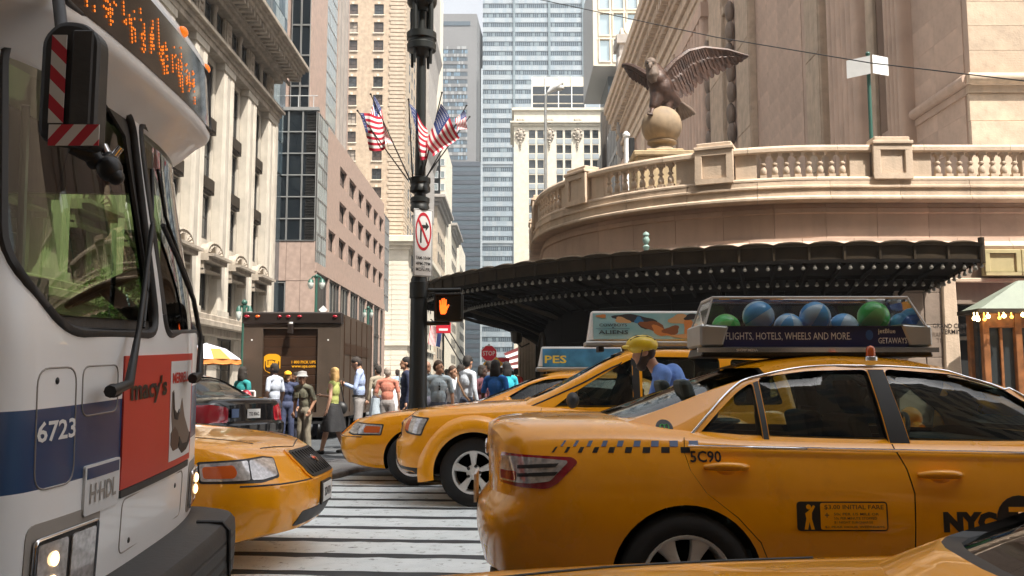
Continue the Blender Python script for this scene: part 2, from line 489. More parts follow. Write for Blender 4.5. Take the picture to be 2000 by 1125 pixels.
mb.build('cornice', m_lime2, lb, bevel=.03)
mb = MB(); y = 18.
while y < 47.:
    mb.box(XL + .41, XL + .92, y, y + .22, 17.0, 17.245); mb.box(XL + .2, XL + .33, y + .02, y + .16, 16.86, 16.99); mb.box(XL + .2, XL + .33, y + .26, y + .40, 16.86, 16.99); y += .48
tag(mb.build('modillions', m_lime2, lb, fix=False), kind='stuff')

# ------------------------------------------------------------------ mirrored glass tower behind it
gt = thing('glass_tower', 'pale blue mirrored glass tower rising behind the cornice of the limestone block', 'building', (-15.5, 50, 0))
mb = MB(); mb.box(-34, -14.2, 47, 56.2, 0, 62); mb.build('core', m_glass_gr, gt)
mb = MB()
rr = random.Random(3)
for face in range(2):
    for i in range(13 if face == 0 else 8):
        for j in range(24):
            z0 = 14 + j * 2.0
            mb.mi = rr.choice((0, 0, 1, 1, 2))
            if face == 0: y0 = 47.05 + i * .7; mb.box(-14.2, -14.15, y0, y0 + .64, z0, z0 + 1.92)
            else: x0 = -14.3 - (i + 1) * 1.2; mb.box(x0, x0 + 1.12, 46.94, 47, z0, z0 + 1.92)
tag(mb.build('glass_panes', [m_glass_bl, m_glass_lt, m_glass_gr], gt, fix=False), kind='stuff')

# ------------------------------------------------------------------ pink granite building with black glass front
pb = thing('granite_building', 'pink granite building with black glass front and rows of punched square windows', 'building', (-12, 70, 0))
Y0, XB = 55.7, -12.0
TZ = 18.0
# east face with deep window holes
cols = [(59.6, 62.0), (63.2, 65.9), (66.9, 70.0), (71.0, 73.6), (74.7, 77.9), (79.0, 81.5), (82.4, 85.0)]
rows_ = [(9.95, 11.35), (12.5, 13.9), (15.05, 16.4)]
hl = [(a - 58.6, c - 58.6, z0 - 8.6, z1 - 8.6) for i, (a, c) in enumerate(cols) for (z0, z1) in rows_ if not (i == 0 and z0 > 11)]
mb = MB(); mb.holed((XB, 58.6, 8.6), (0, 1, 0), (0, 0, 1), (1, 0, 0), 26.6, TZ - 8.6, hl, .32)
mb.box(-30, XB - .72, Y0 + .3, 92, 0, TZ - .02); mb.poly([(XB - .72, 58.6, TZ), (XB, 58.6, TZ), (XB, 85.2, TZ), (XB - .72, 85.2, TZ)])
mb.box(XB - .7, XB, 85.21, 86, 8.6, 17.0)
mb.build('wall', m_pink, pb, fix=False)
gl = {}
for i, (a, c) in enumerate(cols):
    for z0, z1 in rows_:
        if i == 0 and z0 > 11: continue
        k = round(c - a, 2)
        if k not in gl: gl[k] = win_proto(c - a, z1 - z0, .07, 1, 1, m_bronze, m_glass_dk)
        put_win(pb, gl[k], (XB - .30, a, z0), (0, 1, 0), (1, 0, 0))
# granite slabs of the south-facing base, black glass above
WX0, WX1 = -14.62, XB
mb = MB(); mb.box(-30, WX1 - .02, Y0 + .06, Y0 + .3, 0, TZ); mb.build('backing_wall', m_frame_dk, pb)
sl = MB(); sl.box(0, .86, 0, 2.42, 0, .06); sl = sl.mesh('granite_slab', m_pink)
for i in range(2):
    for j in range(4): put('granite_slab', sl, pb, frame((WX1 - .88 - .88 * i, Y0 + .06, .15 + 2.45 * j), (1, 0, 0), (0, 0, 1), (0, -1, 0)))
for i in range(2):
    put('granite_slab', sl, pb, frame((WX1 - 2.64 - .88 * i, Y0 + .06, .15 + 2.45 * 3), (1, 0, 0), (0, 0, 1), (0, -1, 0)))
dg = win_proto(1.0, 2.6, .05, 1, 1, m_mull, m_glass_dk, .12)
for i in range(2):
    for j in range(3): put_win(pb, dg, (WX1 - 2.78 - 1.0 * i, Y0 + .06, -.4 + 2.6 * j), (1, 0, 0), (0, -1, 0))
dg = win_proto(.86, 1.36, .035, 1, 1, m_mull, m_glass_dk, .1)
for i in range(5):
    for j in range(6): put_win(pb, dg, (WX1 - .92 - .88 * i, Y0 + .05, 9.95 + 1.36 * j), (1, 0, 0), (0, -1, 0))
mb = MB(); mb.box(-20, WX1 + .05, Y0 - .1, Y0 + .3, TZ + .1, TZ + .3); mb.build('coping', m_mull, pb)
mb = MB()
for i in range(8): mb.tube([(-19 + i * .95, Y0 + .2, TZ + .3), (-19 + i * .95, Y0 + .2, TZ + 1.1)], .025, 5)
mb.tube([(-19.5, Y0 + .2, TZ + 1.1), (-12.1, Y0 + .2, TZ + 1.1)], .03, 5)
mb.build('roof_railing', m_mull_l, pb)
# glazed corner bay on the east face (rows of narrow panes) and tall shopfront below
pn = win_proto(.56, 1.06, .04, 1, 1, m_mull, m_glass_lt, .06)
pn2 = win_proto(.56, 1.06, .04, 1, 1, m_mull, m_glass_gr, .06)
rr = random.Random(5)
for i in range(5):
    for j in range(9):
        put_win(pb, rr.choice((pn, pn2)), (XB + .0, 55.75 + .57 * i, 8.3 + 1.08 * j), (0, 1, 0), (1, 0, 0))
mb = MB(); mb.box(XB - .7, XB - .03, 55.72, 58.6, 0, TZ); mb.build('bay_wall', m_frame_dk, pb)
pn = win_proto(1.1, 2.5, .06, 1, 1, m_frame_dk, m_glass_gr, .1)
pn2 = win_proto(1.1, 2.5, .06, 1, 1, m_frame_dk, m_glass_win, .1)
for i in range(26):
    for j in range(3): put_win(pb, (pn, pn2, pn)[(i + j) % 3], (XB - .12, 55.8 + 1.12 * i, .4 + 2.55 * j), (0, 1, 0), (1, 0, 0))
mb = MB()
for i in range(8): mb.box(XB - .7, XB + .06, 55.75 + 3.92 * i, 56.0 + 3.92 * i, 0, 8.1)
mb.box(XB - .7, XB + .08, 55.7, 86, 8.08, 8.62)
mb.build('granite_frame', m_pink, pb)
pn = win_proto(.75, 1.5, .05, 1, 1, m_mull, m_glass_gr, .08)
for i in range(5):
    for j in range(6): put_win(pb, pn, (XB - .2, 86.1 + .78 * i, 8.2 + 1.52 * j), (0, 1, 0), (1, 0, 0))
# gold raised letters too small to read in the photograph, built as plain raised strokes
mb = MB(); rr = random.Random(11); y = 58.9
for k in range(7):
    for s_ in range(3): mb.box(XB + .02, XB + .12, y + .14 * s_, y + .14 * s_ + .06, 8.85, 9.3)
    mb.box(XB + .02, XB + .12, y, y + .34, 8.85 + .19 * rr.randint(0, 2), 8.93 + .19 * rr.randint(0, 2)); y += .5
# set-back upper tower
mb = MB(); mb.box(-30, -13.5, 60.2, 74, TZ, 66); mb.build('upper_wall', m_pink, pb)
dg = win_proto(.62, 2.1, .04, 1, 1, m_mull, m_glass_dk, .1)
for i in range(2):
    for j in range(8): put_win(pb, dg, (-14.85 + .65 * i, 60.14, 19.0 + 2.12 * j), (1, 0, 0), (0, -1, 0))
pn = win_proto(.5, 1.2, .04, 1, 1, m_mull, m_glass_lt, .05)
for i in range(7):
    for j in range(13): put_win(pb, pn, (-13.5, 65.0 + .52 * i, 19.0 + 1.22 * j), (0, 1, 0), (1, 0, 0))
mb = MB()
for i in range(3): mb.box(-13.5, -13.3, 69.2 + i * 1.4, 69.6 + i * 1.4, TZ, 60)
mb.build('tower_rib', m_grey, pb)

# ------------------------------------------------------------------ tan brick hotel
YH = 125.
ht = thing('brick_hotel', 'tall tan brick hotel with small white-silled windows, quoined corner and white base', 'building', (-16, 130, 0))
XH = xat(790, YH, 250)
hw, hh = 1.35, 1.55
pitch = 2.62
wx = [xat(677, YH, 200), xat(728, YH, 200), xat(626, YH, 200)]
z_top = zat(85 + 0, YH)
hl, spots = [], []
for x in wx:
    for k in range(-6, 14):
        z0 = zat(64, YH) - pitch * k
        hl.append((x + 30, x + hw + 30, z0, z0 + hh)); spots.append((x, z0))
mb = MB(); mb.holed((-30, YH, 0), (1, 0, 0), (0, 0, 1), (0, -1, 0), 30 + XH, 75, hl, .3)
mb.box(-46, XH - .01, YH + .4, YH + 40, 0, 75)
mb.build('wall', m_tan, ht, fix=False)
pr = win_proto(hw, hh, .09, 2, 2, m_frame_dk, m_glass_win, .1)
sill = MB(); sill.box(-.1, hw + .1, -.14, 0, 0, .16); sill.box(hw / 2 - .16, hw / 2 + .16, hh, hh + .3, 0, .12); sill = sill.mesh('sill', m_white)
rh = random.Random(6); prs_ = [pr, win_proto(hw, hh, .09, 2, 2, m_frame_dk, mat('drawn_blind', (.30, .25, .20), .6), .1), win_proto(hw, hh, .09, 2, 2, m_frame_dk, mat('brown_window_glass', (.075, .055, .045), .15), .1)]
for x, z0 in spots:
    o = put_win(ht, rh.choice((prs_[0], prs_[2], prs_[2], prs_[1])), (x, YH + .25, z0), (1, 0, 0), (0, -1, 0))
    put('sill', sill, ht, frame((x, YH, z0), (1, 0, 0), (0, 0, 1), (0, -1, 0)))
qb = MB(); qb.box(0, 2.05, 0, .42, 0, .10); qb = qb.mesh('quoin', m_tan2)
for k in range(95): put('quoin', qb, ht, frame((XH - 2.1 - (.0 if k % 2 else .18), YH, 20.6 + .56 * k), (1, 0, 0), (0, 0, 1), (0, -1, 0)))
rows = MB()
for k in range(90): rows.box(XH, XH + .1, YH + .1, YH + 30, 20.6 + .56 * k, 20.6 + .56 * k + .44)
tag(rows.build('brick_courses', m_tan2, ht, fix=False), kind='stuff')
pr = win_proto(1.1, 1.6, .09, 1, 2)
for i in range(9):
    for k in range(17): put('window', pr[1], ht, frame((XH + .105, YH + 4 + 3.2 * i, 22 + pitch * k), (0, 1, 0), (0, 0, 1), (1, 0, 0)))
# white base with cornice
ZB = zat(487, YH - 4)
mb = MB(); mb.box(-40, xat(797, YH - 4), YH - 4, YH + 36, 0, ZB); mb.build('base_wall', m_white, ht)
mb = MB(); x1 = xat(797, YH - 4)
for z0, z1, o in ((ZB, ZB + .5, .3), (ZB + .5, ZB + .9, .8), (ZB + .9, ZB + 1.7, 1.2)): mb.box(-40, x1 + o, YH - 4 - o, YH + 36, z0, z1)
mb.build('base_cornice', m_white, ht, bevel=.05)
cs = MB(); cs.box(0, 2.1, 0, .60, 0, .09); cs = cs.mesh('stone_course', m_white)
for k in range(26):
    for i in range(3): put('stone_course', cs, ht, frame((x1 - 2.15 - 2.14 * i, YH - 4, 1 + .66 * k), (1, 0, 0), (0, 0, 1), (0, -1, 0)))
pr = win_proto(1.2, 2.2, .09, 1, 2)
for i in range(8):
    for k in range(5): put_win(ht, pr, (x1 + .02, YH - 1 + 4.2 * i, 2 + 3.6 * k), (0, 1, 0), (1, 0, 0))
mb = MB()
for z0 in (6.2,): mb.box(x1 - 12, x1 + .35, YH - 4.35, YH + 36, z0, z0 + .4)
mb.build('string_course', m_white, ht)

# ------------------------------------------------------------------ buildings further up the avenue
def plain_block(label, px0, px1, Y, pytop, depth, m, wm=None, cor=True, nw=3, py_pitch=None):
    o = thing('stone_building', label, 'building', (xat((px0 + px1) / 2, Y), Y, 0))
    x0, x1, z = xat(px0, Y), xat(px1, Y), zat(pytop, Y)
    mb = MB(); mb.box(x0, x1, Y, Y + depth, 0, z); mb.build('wall', m, o)
    if cor:
        mb = MB()
        for a, c, q in ((z - 1.6, z - .9, .5), (z - .9, z - .3, 1.0), (z - .3, z + .3, 1.6)): mb.box(x0 - .2, x1 + q, Y - q, Y + depth, a, c)
        mb.build('cornice', m_grey, o, bevel=.06)
    pr = win_proto(1.4, 2.0, .1, 1, 2)
    for i in range(nw):
        for k in range(int((z - 4) / 3.6)):
            put_win(o, pr, (x1 + .02, Y + 2.5 + 3.8 * i, 2.2 + 3.6 * k), (0, 1, 0), (1, 0, 0))
    return o
plain_block('buff stone block with a grey cornice just right of the lamp post', 790, 852, 168., 385, 24, m_tan2, nw=5)
plain_block('narrow stone block with small grey cornice beyond the buff one', 830, 879, 205., 440, 24, m_white, nw=5)
plain_block('lowest white block at the far end of the left row', 850, 897, 245., 470, 30, m_white, cor=False, nw=6)
o = thing('white_tower', 'slim white tower with window rows between the brick hotel and the dark tower', 'building', (xat(850, 190), 190, 0))
mb = MB(); x0, x1 = xat(800, 188), xat(870, 188)
mb.box(x0, x1, 188, 206, 0, zat(285, 188)); mb.box(x0, xat(848, 188), 188, 206, 0, zat(-60, 188)); mb.box(x0, xat(858, 188), 188, 206, 0, zat(190, 188))
mb.build('wall', m_white, o)
pr = win_proto(.9, 1.5, .1, 1, 1, m_mull_l, m_glass_lt)
for i in range(5):
    for k in range(12): put_win(o, pr, (x1 - 1.25 - 1.35 * i, 187.98, zat(300, 188) - 2.6 * (k + 1)), (1, 0, 0), (0, -1, 0))
# weathered grey bay seen in profile behind the lamp post
o = thing('grey_bay_tower', 'weathered grey stone bay with bulging cornice behind the lamp post', 'building', (xat(825, 150), 150, 0))
mb = MB(); x0 = xat(812, 150)
prof = [(0, 30), (0, 39), (.6, 41), (1.0, 43), (.8, 45), (.3, 46), (.3, 54), (.7, 58), (1.3, 60), (.8, 63), (.8, 72)]
rows = [[(x0, 150, z), (x0 + 1.5 + d, 150, z), (x0 + 1.5 + d, 166, z), (x0, 166, z)] for d, z in prof]
I = mb.grid(rows, cv=True); mb.face(I[0][::-1]); mb.face(I[-1])
mb.build('wall', m_grey, o)

def curtain(o, name, x0, x1, Y, z0, nf, fh, nc, mats, pick, wfrac=.42, top=None):
    mb = MB(); w = (x1 - x0) / nc
    for k in range(nf):
        z = z0 + fh * k
        for i in range(nc):
            a, c = x0 + w * i + w * .10, x0 + w * (i + 1) - w * .10
            mb.mi = pick(i, k, 0); mb.poly([(a, Y - .1, z), (c, Y - .1, z), (c, Y - .1, z + fh * wfrac), (a, Y - .1, z + fh * wfrac)])
            mb.mi = pick(i, k, 1); mb.poly([(a - w * .1, Y - .25, z + fh * (wfrac + .06)), (c + w * .08, Y - .25, z + fh * (wfrac + .06)), (c + w * .08, Y - .25, z + fh * .95), (a - w * .1, Y - .25, z + fh * .95)])
    return tag(mb.build(name, mats, o, fix=False), kind='stuff')
m_sp_lt = mat('pale_spandrel', (.315, .35, .37), .35, metal=.1, spec=.5, var=.12, scale=.15)
m_sp_md = mat('blue_spandrel', (.27, .32, .355), .3, metal=.1, var=.12, scale=.15)
m_tw = mat('tower_window', (.06, .085, .105), .15, spec=.6)
m_tw2 = mat('tower_window_blind', (.17, .215, .235), .3)
m_tdk = mat('dark_tower_panel', (.05, .06, .075), .3, metal=.1, var=.1, scale=.1)
m_tgr = mat('grey_tower_panel', (.15, .148, .148), .5, var=.08, scale=.1)
m_tgr2 = mat('grey_tower_band', (.27, .275, .275), .5)
# dark tower
YD = 290.
o = thing('dark_tower', 'dark grey office tower with a flat top against the white sky', 'building', (xat(895, YD), YD, 0))
x0, x1 = xat(820, YD), xat(929, YD)
zt = zat(27, YD)
mb = MB(); mb.prism([(x0, YD, 0), (x1, YD, 0), (xat(940, YD), YD + 28, 0), (x0, YD + 28, 0)], (0, 0, zt)); mb.build('wall', m_tgr, o)
rr = random.Random(2)
curtain(o, 'window_rows', x0 + 1, xat(911, YD), YD, zat(312, YD), 15, (zat(90, YD) - zat(312, YD)) / 15, 28, [m_tw, m_glass_bl, m_tgr, m_tgr2], lambda i, k, t: (2 if k > 14 else rr.choice((0, 0, 1))) if t == 0 else rr.choice((2, 2, 3)), .5)
curtain(o, 'dark_window_rows', xat(868, YD), xat(938, YD), YD - .4, 2, 24, (zat(318, YD) - 2) / 24, 20, [m_tw, m_tdk], lambda i, k, t: 0 if t == 0 else 1, .5)
mb = MB(); mb.box(xat(866, YD), xat(939, YD), YD - .35, YD + 1, 0, zat(316, YD)); mb.build('dark_wall', m_tdk, o)
mb = MB(); mb.box(x0 + 1, xat(916, YD), YD - .2, YD, zat(50, YD), zat(42, YD)); mb.build('louvre_band', m_tw, o)
mb = MB(); mb.box(xat(880, YD), xat(900, YD), YD + 8, YD + 12, zt, zt + 2); mb.build('roof_plant', m_tgr2, o)
mb = MB(); mb.box(xat(938, YD), xat(941.5, YD), YD - .6, YD + 2, 0, zat(135, YD)); mb.build('corner_fin', m_sp_lt, o)
# big glass tower
YG = 300.
o = thing('wide_glass_tower', 'wide pale blue glass office tower with dark window bands filling the end of the street', 'building', (xat(1040, YG), YG, 0))
x0, x1 = xat(941, YG), xat(1150, YG)
mb = MB(); mb.box(x0, x1 + 4, YG, YG + 30, 0, 150); mb.build('wall', m_sp_md, o)
rr = random.Random(4)
def pk(i, k, t):
    if t == 0: return 3 if rr.random() < .15 else 2
    return rr.choice((0, 0, 1)) if k > 19 else rr.choice((0, 1, 1))
fh = 3.31
curtain(o, 'window_bands', x0, x1, YG, 1.5, 44, fh, 52, [m_sp_lt, m_sp_md, m_tw, m_tw2], pk, .40)
mb = MB()
for px in (1004.5, 1075, 1143): mb.box(xat(px, YG) - .35, xat(px, YG) + .35, YG - .7, YG, 0, 150)
mb.build('mullion', m_tw2, o)
for k in (9, 10, 14, 22):
    mb = MB(); mb.box(x0, x1, YG - .55, YG - .3, 1.5 + fh * k - .9, 1.5 + fh * k); mb.build('floor_band', m_sp_lt, o)

# cream building with carved cartouches
YE = 215.
ce = thing('cream_office_building', 'cream stone office building with carved cartouches and a glass rooftop storey', 'building', (xat(1090, YE), YE, 0))
x0, x1, zt = xat(1004, YE), xat(1180, YE), zat(216, YE)
px_w = [(1033.5, 1046.5), (1050.5, 1063), (1088.5, 1101), (1105.5, 1118), (1143, 1155.5), (1160, 1172)]
hl, sp_ = [], []
for a, c in px_w:
    for k in range(11):
        z1 = zat(254 + 29.2 * k, YE); z0 = zat(270 + 29.2 * k, YE)
        hl.append((xat(a, YE) - x0, xat(c, YE) - x0, z0, z1)); sp_.append((xat(a, YE), z0, z1))
mb = MB(); mb.holed((x0, YE, 0), (1, 0, 0), (0, 0, 1), (0, -1, 0), x1 - x0, zt, hl, .5)
mb.box(x0 + .02, x1 + 6, YE + .6, YE + 30, 0, zt - .05); mb.poly([(x0, YE, 0), (x0, YE + .6, 0), (x0, YE + .6, zt), (x0, YE, zt)])
mb.build('wall', m_white, ce, fix=False)
ww, wh = sp_[0][2] - 0, 0
ww = xat(1046.5, YE) - xat(1033.5, YE); wh = sp_[0][2] - sp_[0][1]
pr = win_proto(ww, wh, .12, 1, 2, m_frame_dk, m_glass_win, .15)
spn = MB(); spn.box(0, ww, 0, 1.15, 0, .08); spn = spn.mesh('spandrel_panel', m_sp_lt)
for x, z0, z1 in sp_:
    put_win(ce, pr, (x, YE + .45, z0), (1, 0, 0), (0, -1, 0))
    put('spandrel_panel', spn, ce, frame((x, YE - .0, z0 - 1.35), (1, 0, 0), (0, 0, 1), (0, -1, 0)))
zc = zat(242, YE)
mb = MB()
for a, c, q in ((zc - .5, zc + .1, .4), (zc + .1, zc + .5, .9), (zt, zt + .6, .5)): mb.box(x0 - q, x1 + q, YE - q, YE + 20, a, c)
mb.build('cornice', m_white, ce)
cart = MB()
cart.ell((0, 0, .2), (.75, 1.2, .4), 12, 8); cart.ell((0, .2, .55), (.4, .6, .25), 10, 6)
for a in range(0, 360, 40): cart.ell((.95 * math.cos(R(a)), 1.25 * math.sin(R(a)), .25), .32, 8, 5)
for k in range(4): cart.ell((0, -1.9 - .55 * k, .2), .34 - .06 * k, 8, 5)
cart.ell((0, 3.2, .4), (.75, .8, .5), 10, 6); cart.ell((-.6, 3.4, .5), .4, 8, 5); cart.ell((.6, 3.4, .5), .4, 8, 5)
cart = cart.mesh('cartouche', m_lime2)
for px in (1017, 1074.5, 1130.5): tag(put('cartouche', cart, ce, frame((xat(px, YE), YE, zat(263, YE)), (1, 0, 0), (0, 0, 1), (0, -1, 0))), kind='stuff')
mb = MB(); x0, x1 = xat(1040, YE + 6), xat(1146, YE + 6); z0, z1 = zt, zat(150, YE + 6)
mb.box(x0, x1, YE + 6.1, YE + 16, z0, z1); mb.build('penthouse_wall', m_white, ce)
mb = MB()
for k in range(3):
    mb.box(x0 + .2, x1, YE + 6.02, YE + 6.1, z0 + 1.6 + 2.2 * k, z0 + 3.5 + 2.2 * k)
mb.build('penthouse_window', m_glass_dk, ce)
mb = MB()
for i in range(5): mb.box(x0 + (x1 - x0) * i / 4 - .12, x0 + (x1 - x0) * i / 4 + .12, YE + 5.9, YE + 6.02, z0 + 1.5, z1)
mb.build('penthouse_mullion', m_mull_l, ce)

# white gridded tower on a splayed underside, behind the terminal
YW = 150.
wt = thing('white_grid_tower', 'modern white gridded tower with a blank grey flank and sloping underside above the terminal', 'building', (20, YW, 0))
x0 = xat(1163, YW); zb = zat(130, YW); Y2 = YW * 1.14
mb = MB(); mb.box(x0, x0 + 40, YW, Y2, zb, 72)
mb.build('wall', m_tgr2, wt)
fr = win_proto(2.05, 4.2, .2, 1, 1, m_white, m_glass_lt, .5)
for i in range(9):
    for j in range(7): put_win(wt, fr, (x0 + .9 + 2.35 * i, YW - .01, zb + .6 + 4.55 * j), (1, 0, 0), (0, -1, 0))
mb = MB()
for j in range(8): mb.box(x0, x0 + 24, YW - .35, YW, zb + 4.55 * j, zb + .6 + 4.55 * j)
for i in range(10): mb.box(x0 + .5 + 2.35 * i, x0 + .9 + 2.35 * i, YW - .3, YW, zb, zb + 36)
mb.box(x0, x0 + .5, YW - .4, YW, zb, 72)
mb.build('facade_grid', m_white, wt)
mb = MB(); mb.box(x0 + 3, x0 + 40, YW + 5, Y2 - 2, 0, zb); mb.build('stem_wall', m_glass_gr, wt)
for k, px in enumerate((1182, 1191, 1200, 1213)):
    mb = MB(); xx = xat(px, YW + 2)
    mb.box(xx - .35, xx + .35, YW + 1, YW + 3.5, 0, (zat(215 - 22 * k, YW))); mb.build('fin', m_bronze, wt)
# grey block receding beyond the terminal
gb = thing('grey_block', 'grey stone block receding beyond the end of the terminal', 'building', (18, 150, 0))
mb = MB(); x0 = 16.0; Ya, Yb = 134., 149.
mb.box(x0, x0 + 30, Ya, Yb, 0, zat(200, Ya)); mb.build('wall', m_grey, gb)
mb = MB()
for k in range(5): mb.box(x0 - .3, x0, Ya, Yb, 12 + 6 * k, 12.7 + 6 * k)
for i in range(16): mb.box(x0 - .2, x0, Ya + 1 + 2.1 * i, Ya + 1.9 + 2.1 * i, 0, 42)
mb.build('facade_ribs', m_tgr2, gb)

# ------------------------------------------------------------------ blocks across the road, behind the photographer: they shade the street and show in paint and glass
def street_block(label, x0, x1, y0, y1, h, m, face):
    o = thing('office_block', label, 'building', ((x0 + x1) / 2, (y0 + y1) / 2, 0))
    mb = MB(); mb.box(x0, x1, y0, y1, 0, h); mb.build('wall', m, o)
    mb = MB()
    if face == 'n':
        for i in range(int((x1 - x0) / 3.4)):
            for k in range(int(h / 3.8)): mb.box(x0 + .9 + 3.4 * i, x0 + 2.7 + 3.4 * i, y1, y1 + .05, 1.2 + 3.8 * k, 3.6 + 3.8 * k)
    else:
        for i in range(int((y1 - y0) / 3.4)):
            for k in range(int(h / 3.8)): mb.box(x0 - .05, x0, y0 + .9 + 3.4 * i, y0 + 2.7 + 3.4 * i, 1.2 + 3.8 * k, 3.6 + 3.8 * k)
    tag(mb.build('windows', m_glass_win, o, fix=False), kind='stuff')
    return o
street_block('pale stone office block across the street behind the view, west part', -70, -14, -32, -9.5, 57, m_lime, 'n')
street_block('brick office block across the street behind the view, middle part', -13.9, 16, -32, -9.5, 60, m_tan, 'n')
street_block('white stone office block across the street behind the view, east part', 16.1, 64, -32, -9.5, 58, m_white, 'n')
# ------------------------------------------------------------------ railway terminal on the right
XT, YT1 = 16.0, 132.
def py(px, y=110.):
    d = ray(px, y); return XT * d.y / d.x
YT0 = py(1893, 110)
tm = thing('terminal_building', 'monumental stone railway terminal with fluted pilasters and heavy cornice in shade on the right', 'building', (XT, 60, 0))
mb = MB()
win_y = [(py(1745), py(1716)), (66.0, 70.5), (88., 92.5), (110., 114.5)]
hl = [(a - YT0, c - YT0, 12., 27.) for a, c in win_y]
mb.holed((XT, YT0, 0), (0, 1, 0), (0, 0, 1), (-1, 0, 0), YT1 - YT0, 42, hl, .9)
mb.box(XT + 1.2, XT + 60, YT0 + .9, YT1, 0, 42)
mb.build('wall', m_gct, tm, fix=False)
for a, c in win_y:
    pr = win_proto(c - a, 15, .3, 2, 5, m_bronze, m_glass_dk, .25, .14)
    put_win(tm, pr, (XT + .85, a, 12.), (0, 1, 0), (-1, 0, 0))
    mb = MB()
    for z0, z1, y0, y1 in ((11.5, 28.2, a - .75, a - .003), (11.5, 28.2, c + .003, c + .75), (27.003, 28.2, a, c)): mb.box(XT - .25, XT - .004, y0, y1, z0, z1)
    mb.box(XT - .5, XT - .26, a - .9, c + .9, 28.3, 28.9)
    mb.build('window_surround', m_gct_b, tm, bevel=.06)
def fluted(y0, y1, n, z0=10.2, z1=31., d=.35):
    mb = MB(); w = (y1 - y0) / n
    pts = [(XT - .004, y0)]
    for i in range(n):
        for k in range(9):
            a = math.pi * k / 8
            pts.append((XT - d - .26 * math.sin(a), y0 + w * i + w * (.06 + .88 * (1 - math.cos(a)) / 2)))
        pts.append((XT - d + .20, y0 + w * (i + 1)))
    pts.append((XT - .004, y1))
    mb.prism([(x, y, z0) for x, y in pts], (0, 0, z1 - z0))
    mb.box(XT - d - .3, XT - .004, y0 - .2, y1 + .2, z1 + .002, z1 + 1.2)
    mb.box(XT - d - .25, XT - .004, y0 - .15, y1 + .15, z0 - 1.0, z0 - .002)
    return mb.build('fluted_pilaster', m_gct, tm, smooth=35)
fluted(py(1785), py(1753), 4); fluted(py(1696), py(1637), 6)
for y0, y1, n in ((72.5, 84, 9), (93.5, 104, 8), (116, 127, 8)): fluted(y0, y1, n)
for a, c in ((py(1620), py(1592)), (py(1478), py(1452)), (py(1424), py(1398)), (85.5, 87.2), (105.3, 108.5), (128.5, 131.5)):
    mb = MB(); mb.box(XT - .5, XT - .004, a, c, 9.2, 31.8); mb.box(XT - .62, XT - .004, a - .15, c + .15, 31.81, 32.6); mb.build('pilaster', m_gct_b, tm, bevel=.05)
    for k in range(3):
        if c - a > 2:
            mb = MB(); mb.box(XT - .54, XT - .505, a + .06, c - .06, 12 + 6 * k, 17.9 + 6 * k); mb.build('stone_course', m_gct_b, tm)
wb_ = MB(); wb_.box(.004, 2.156, .004, 1.096, 0, .03); wb_ = wb_.mesh('stone_block', m_gct)
for ya, n_ in ((py(1883), 2), (49.2, 5)):
    for k in range(18):
        for i in range(n_):
            put('stone_block', wb_, tm, frame((XT - .001, ya + 2.16 * (i + 1), 9.6 + 1.1 * k), (0, -1, 0), (0, 0, 1), (-1, 0, 0)))
# carved swags between pilasters high on the wall
mb = MB()
for y0 in (64.3, 71.4): 
    for k in range(7): mb.ell((XT - .3, y0 + .2 * math.sin(k * 2.), 19 + 1.5 * k), (.35, .5, .8), 8, 6)
mb.build('carved_trophy', m_gct_d, tm, smooth=60)
# entablature
mb = MB()
for z0, z1, o in ((32.6, 33.6, .25), (33.6, 34.6, .4), (34.62, 35.1, .7), (37.2, 37.6, .6), (39.0, 39.5, 1.0), (39.5, 40.2, 1.7), (40.2, 41.0, 2.0), (41.0, 42.2, 2.3)):
    mb.box(XT - o, XT + 20, YT0 - o, YT1 + o, z0, z1)
mb.box(XT - .35, XT + 20, YT0 - .35, YT1, 35.1, 37.2); mb.box(XT - .8, XT + 20, YT0 - .8, YT1, 37.6, 39.0)
mb.build('cornice', m_gct_b, tm, bevel=.06)
mb = MB(); y = YT0
while y < YT1:
    mb.box(XT - 1.5, XT - .81, y, y + .55, 38.0, 38.98); mb.box(XT - .75, XT - .36, y + .1, y + .4, 36.5, 37.15); mb.box(XT - .75, XT - .36, y + .65, y + .95, 36.5, 37.15); y += 1.15
tag(mb.build('dentils', m_gct_b, tm, fix=False), kind='stuff')
# pylon at the far corner with a scrolled top block
mb = MB(); ya = 128.; xx = xat(1216, ya)
mb.box(xx, xx + 3.0, ya, ya + 4, 8, zat(75, ya)); mb.box(xx - .4, xx + 3.4, ya - .4, ya + 4.4, zat(85, ya), zat(75, ya) + .5)
for k in range(5): mb.ell((xx + .2, ya - .2, zat(130 + 40 * k, ya)), (.8, .6, 1.6), 8, 6)
mb.build('corner_pylon', m_grey, tm, smooth=40)
mb = MB(); zz = zat(72, ya) + .3
mb.box(xx + .2, xx + 3.4, ya - .1, ya + 4, zz, zz + 1.0); mb.lathe([(1.15, 0), (1.15, 4)], (xx + 1.8, ya - .2, zz + 1.), 16, 'y')
mb.build('scroll_block', m_white, tm, smooth=40)
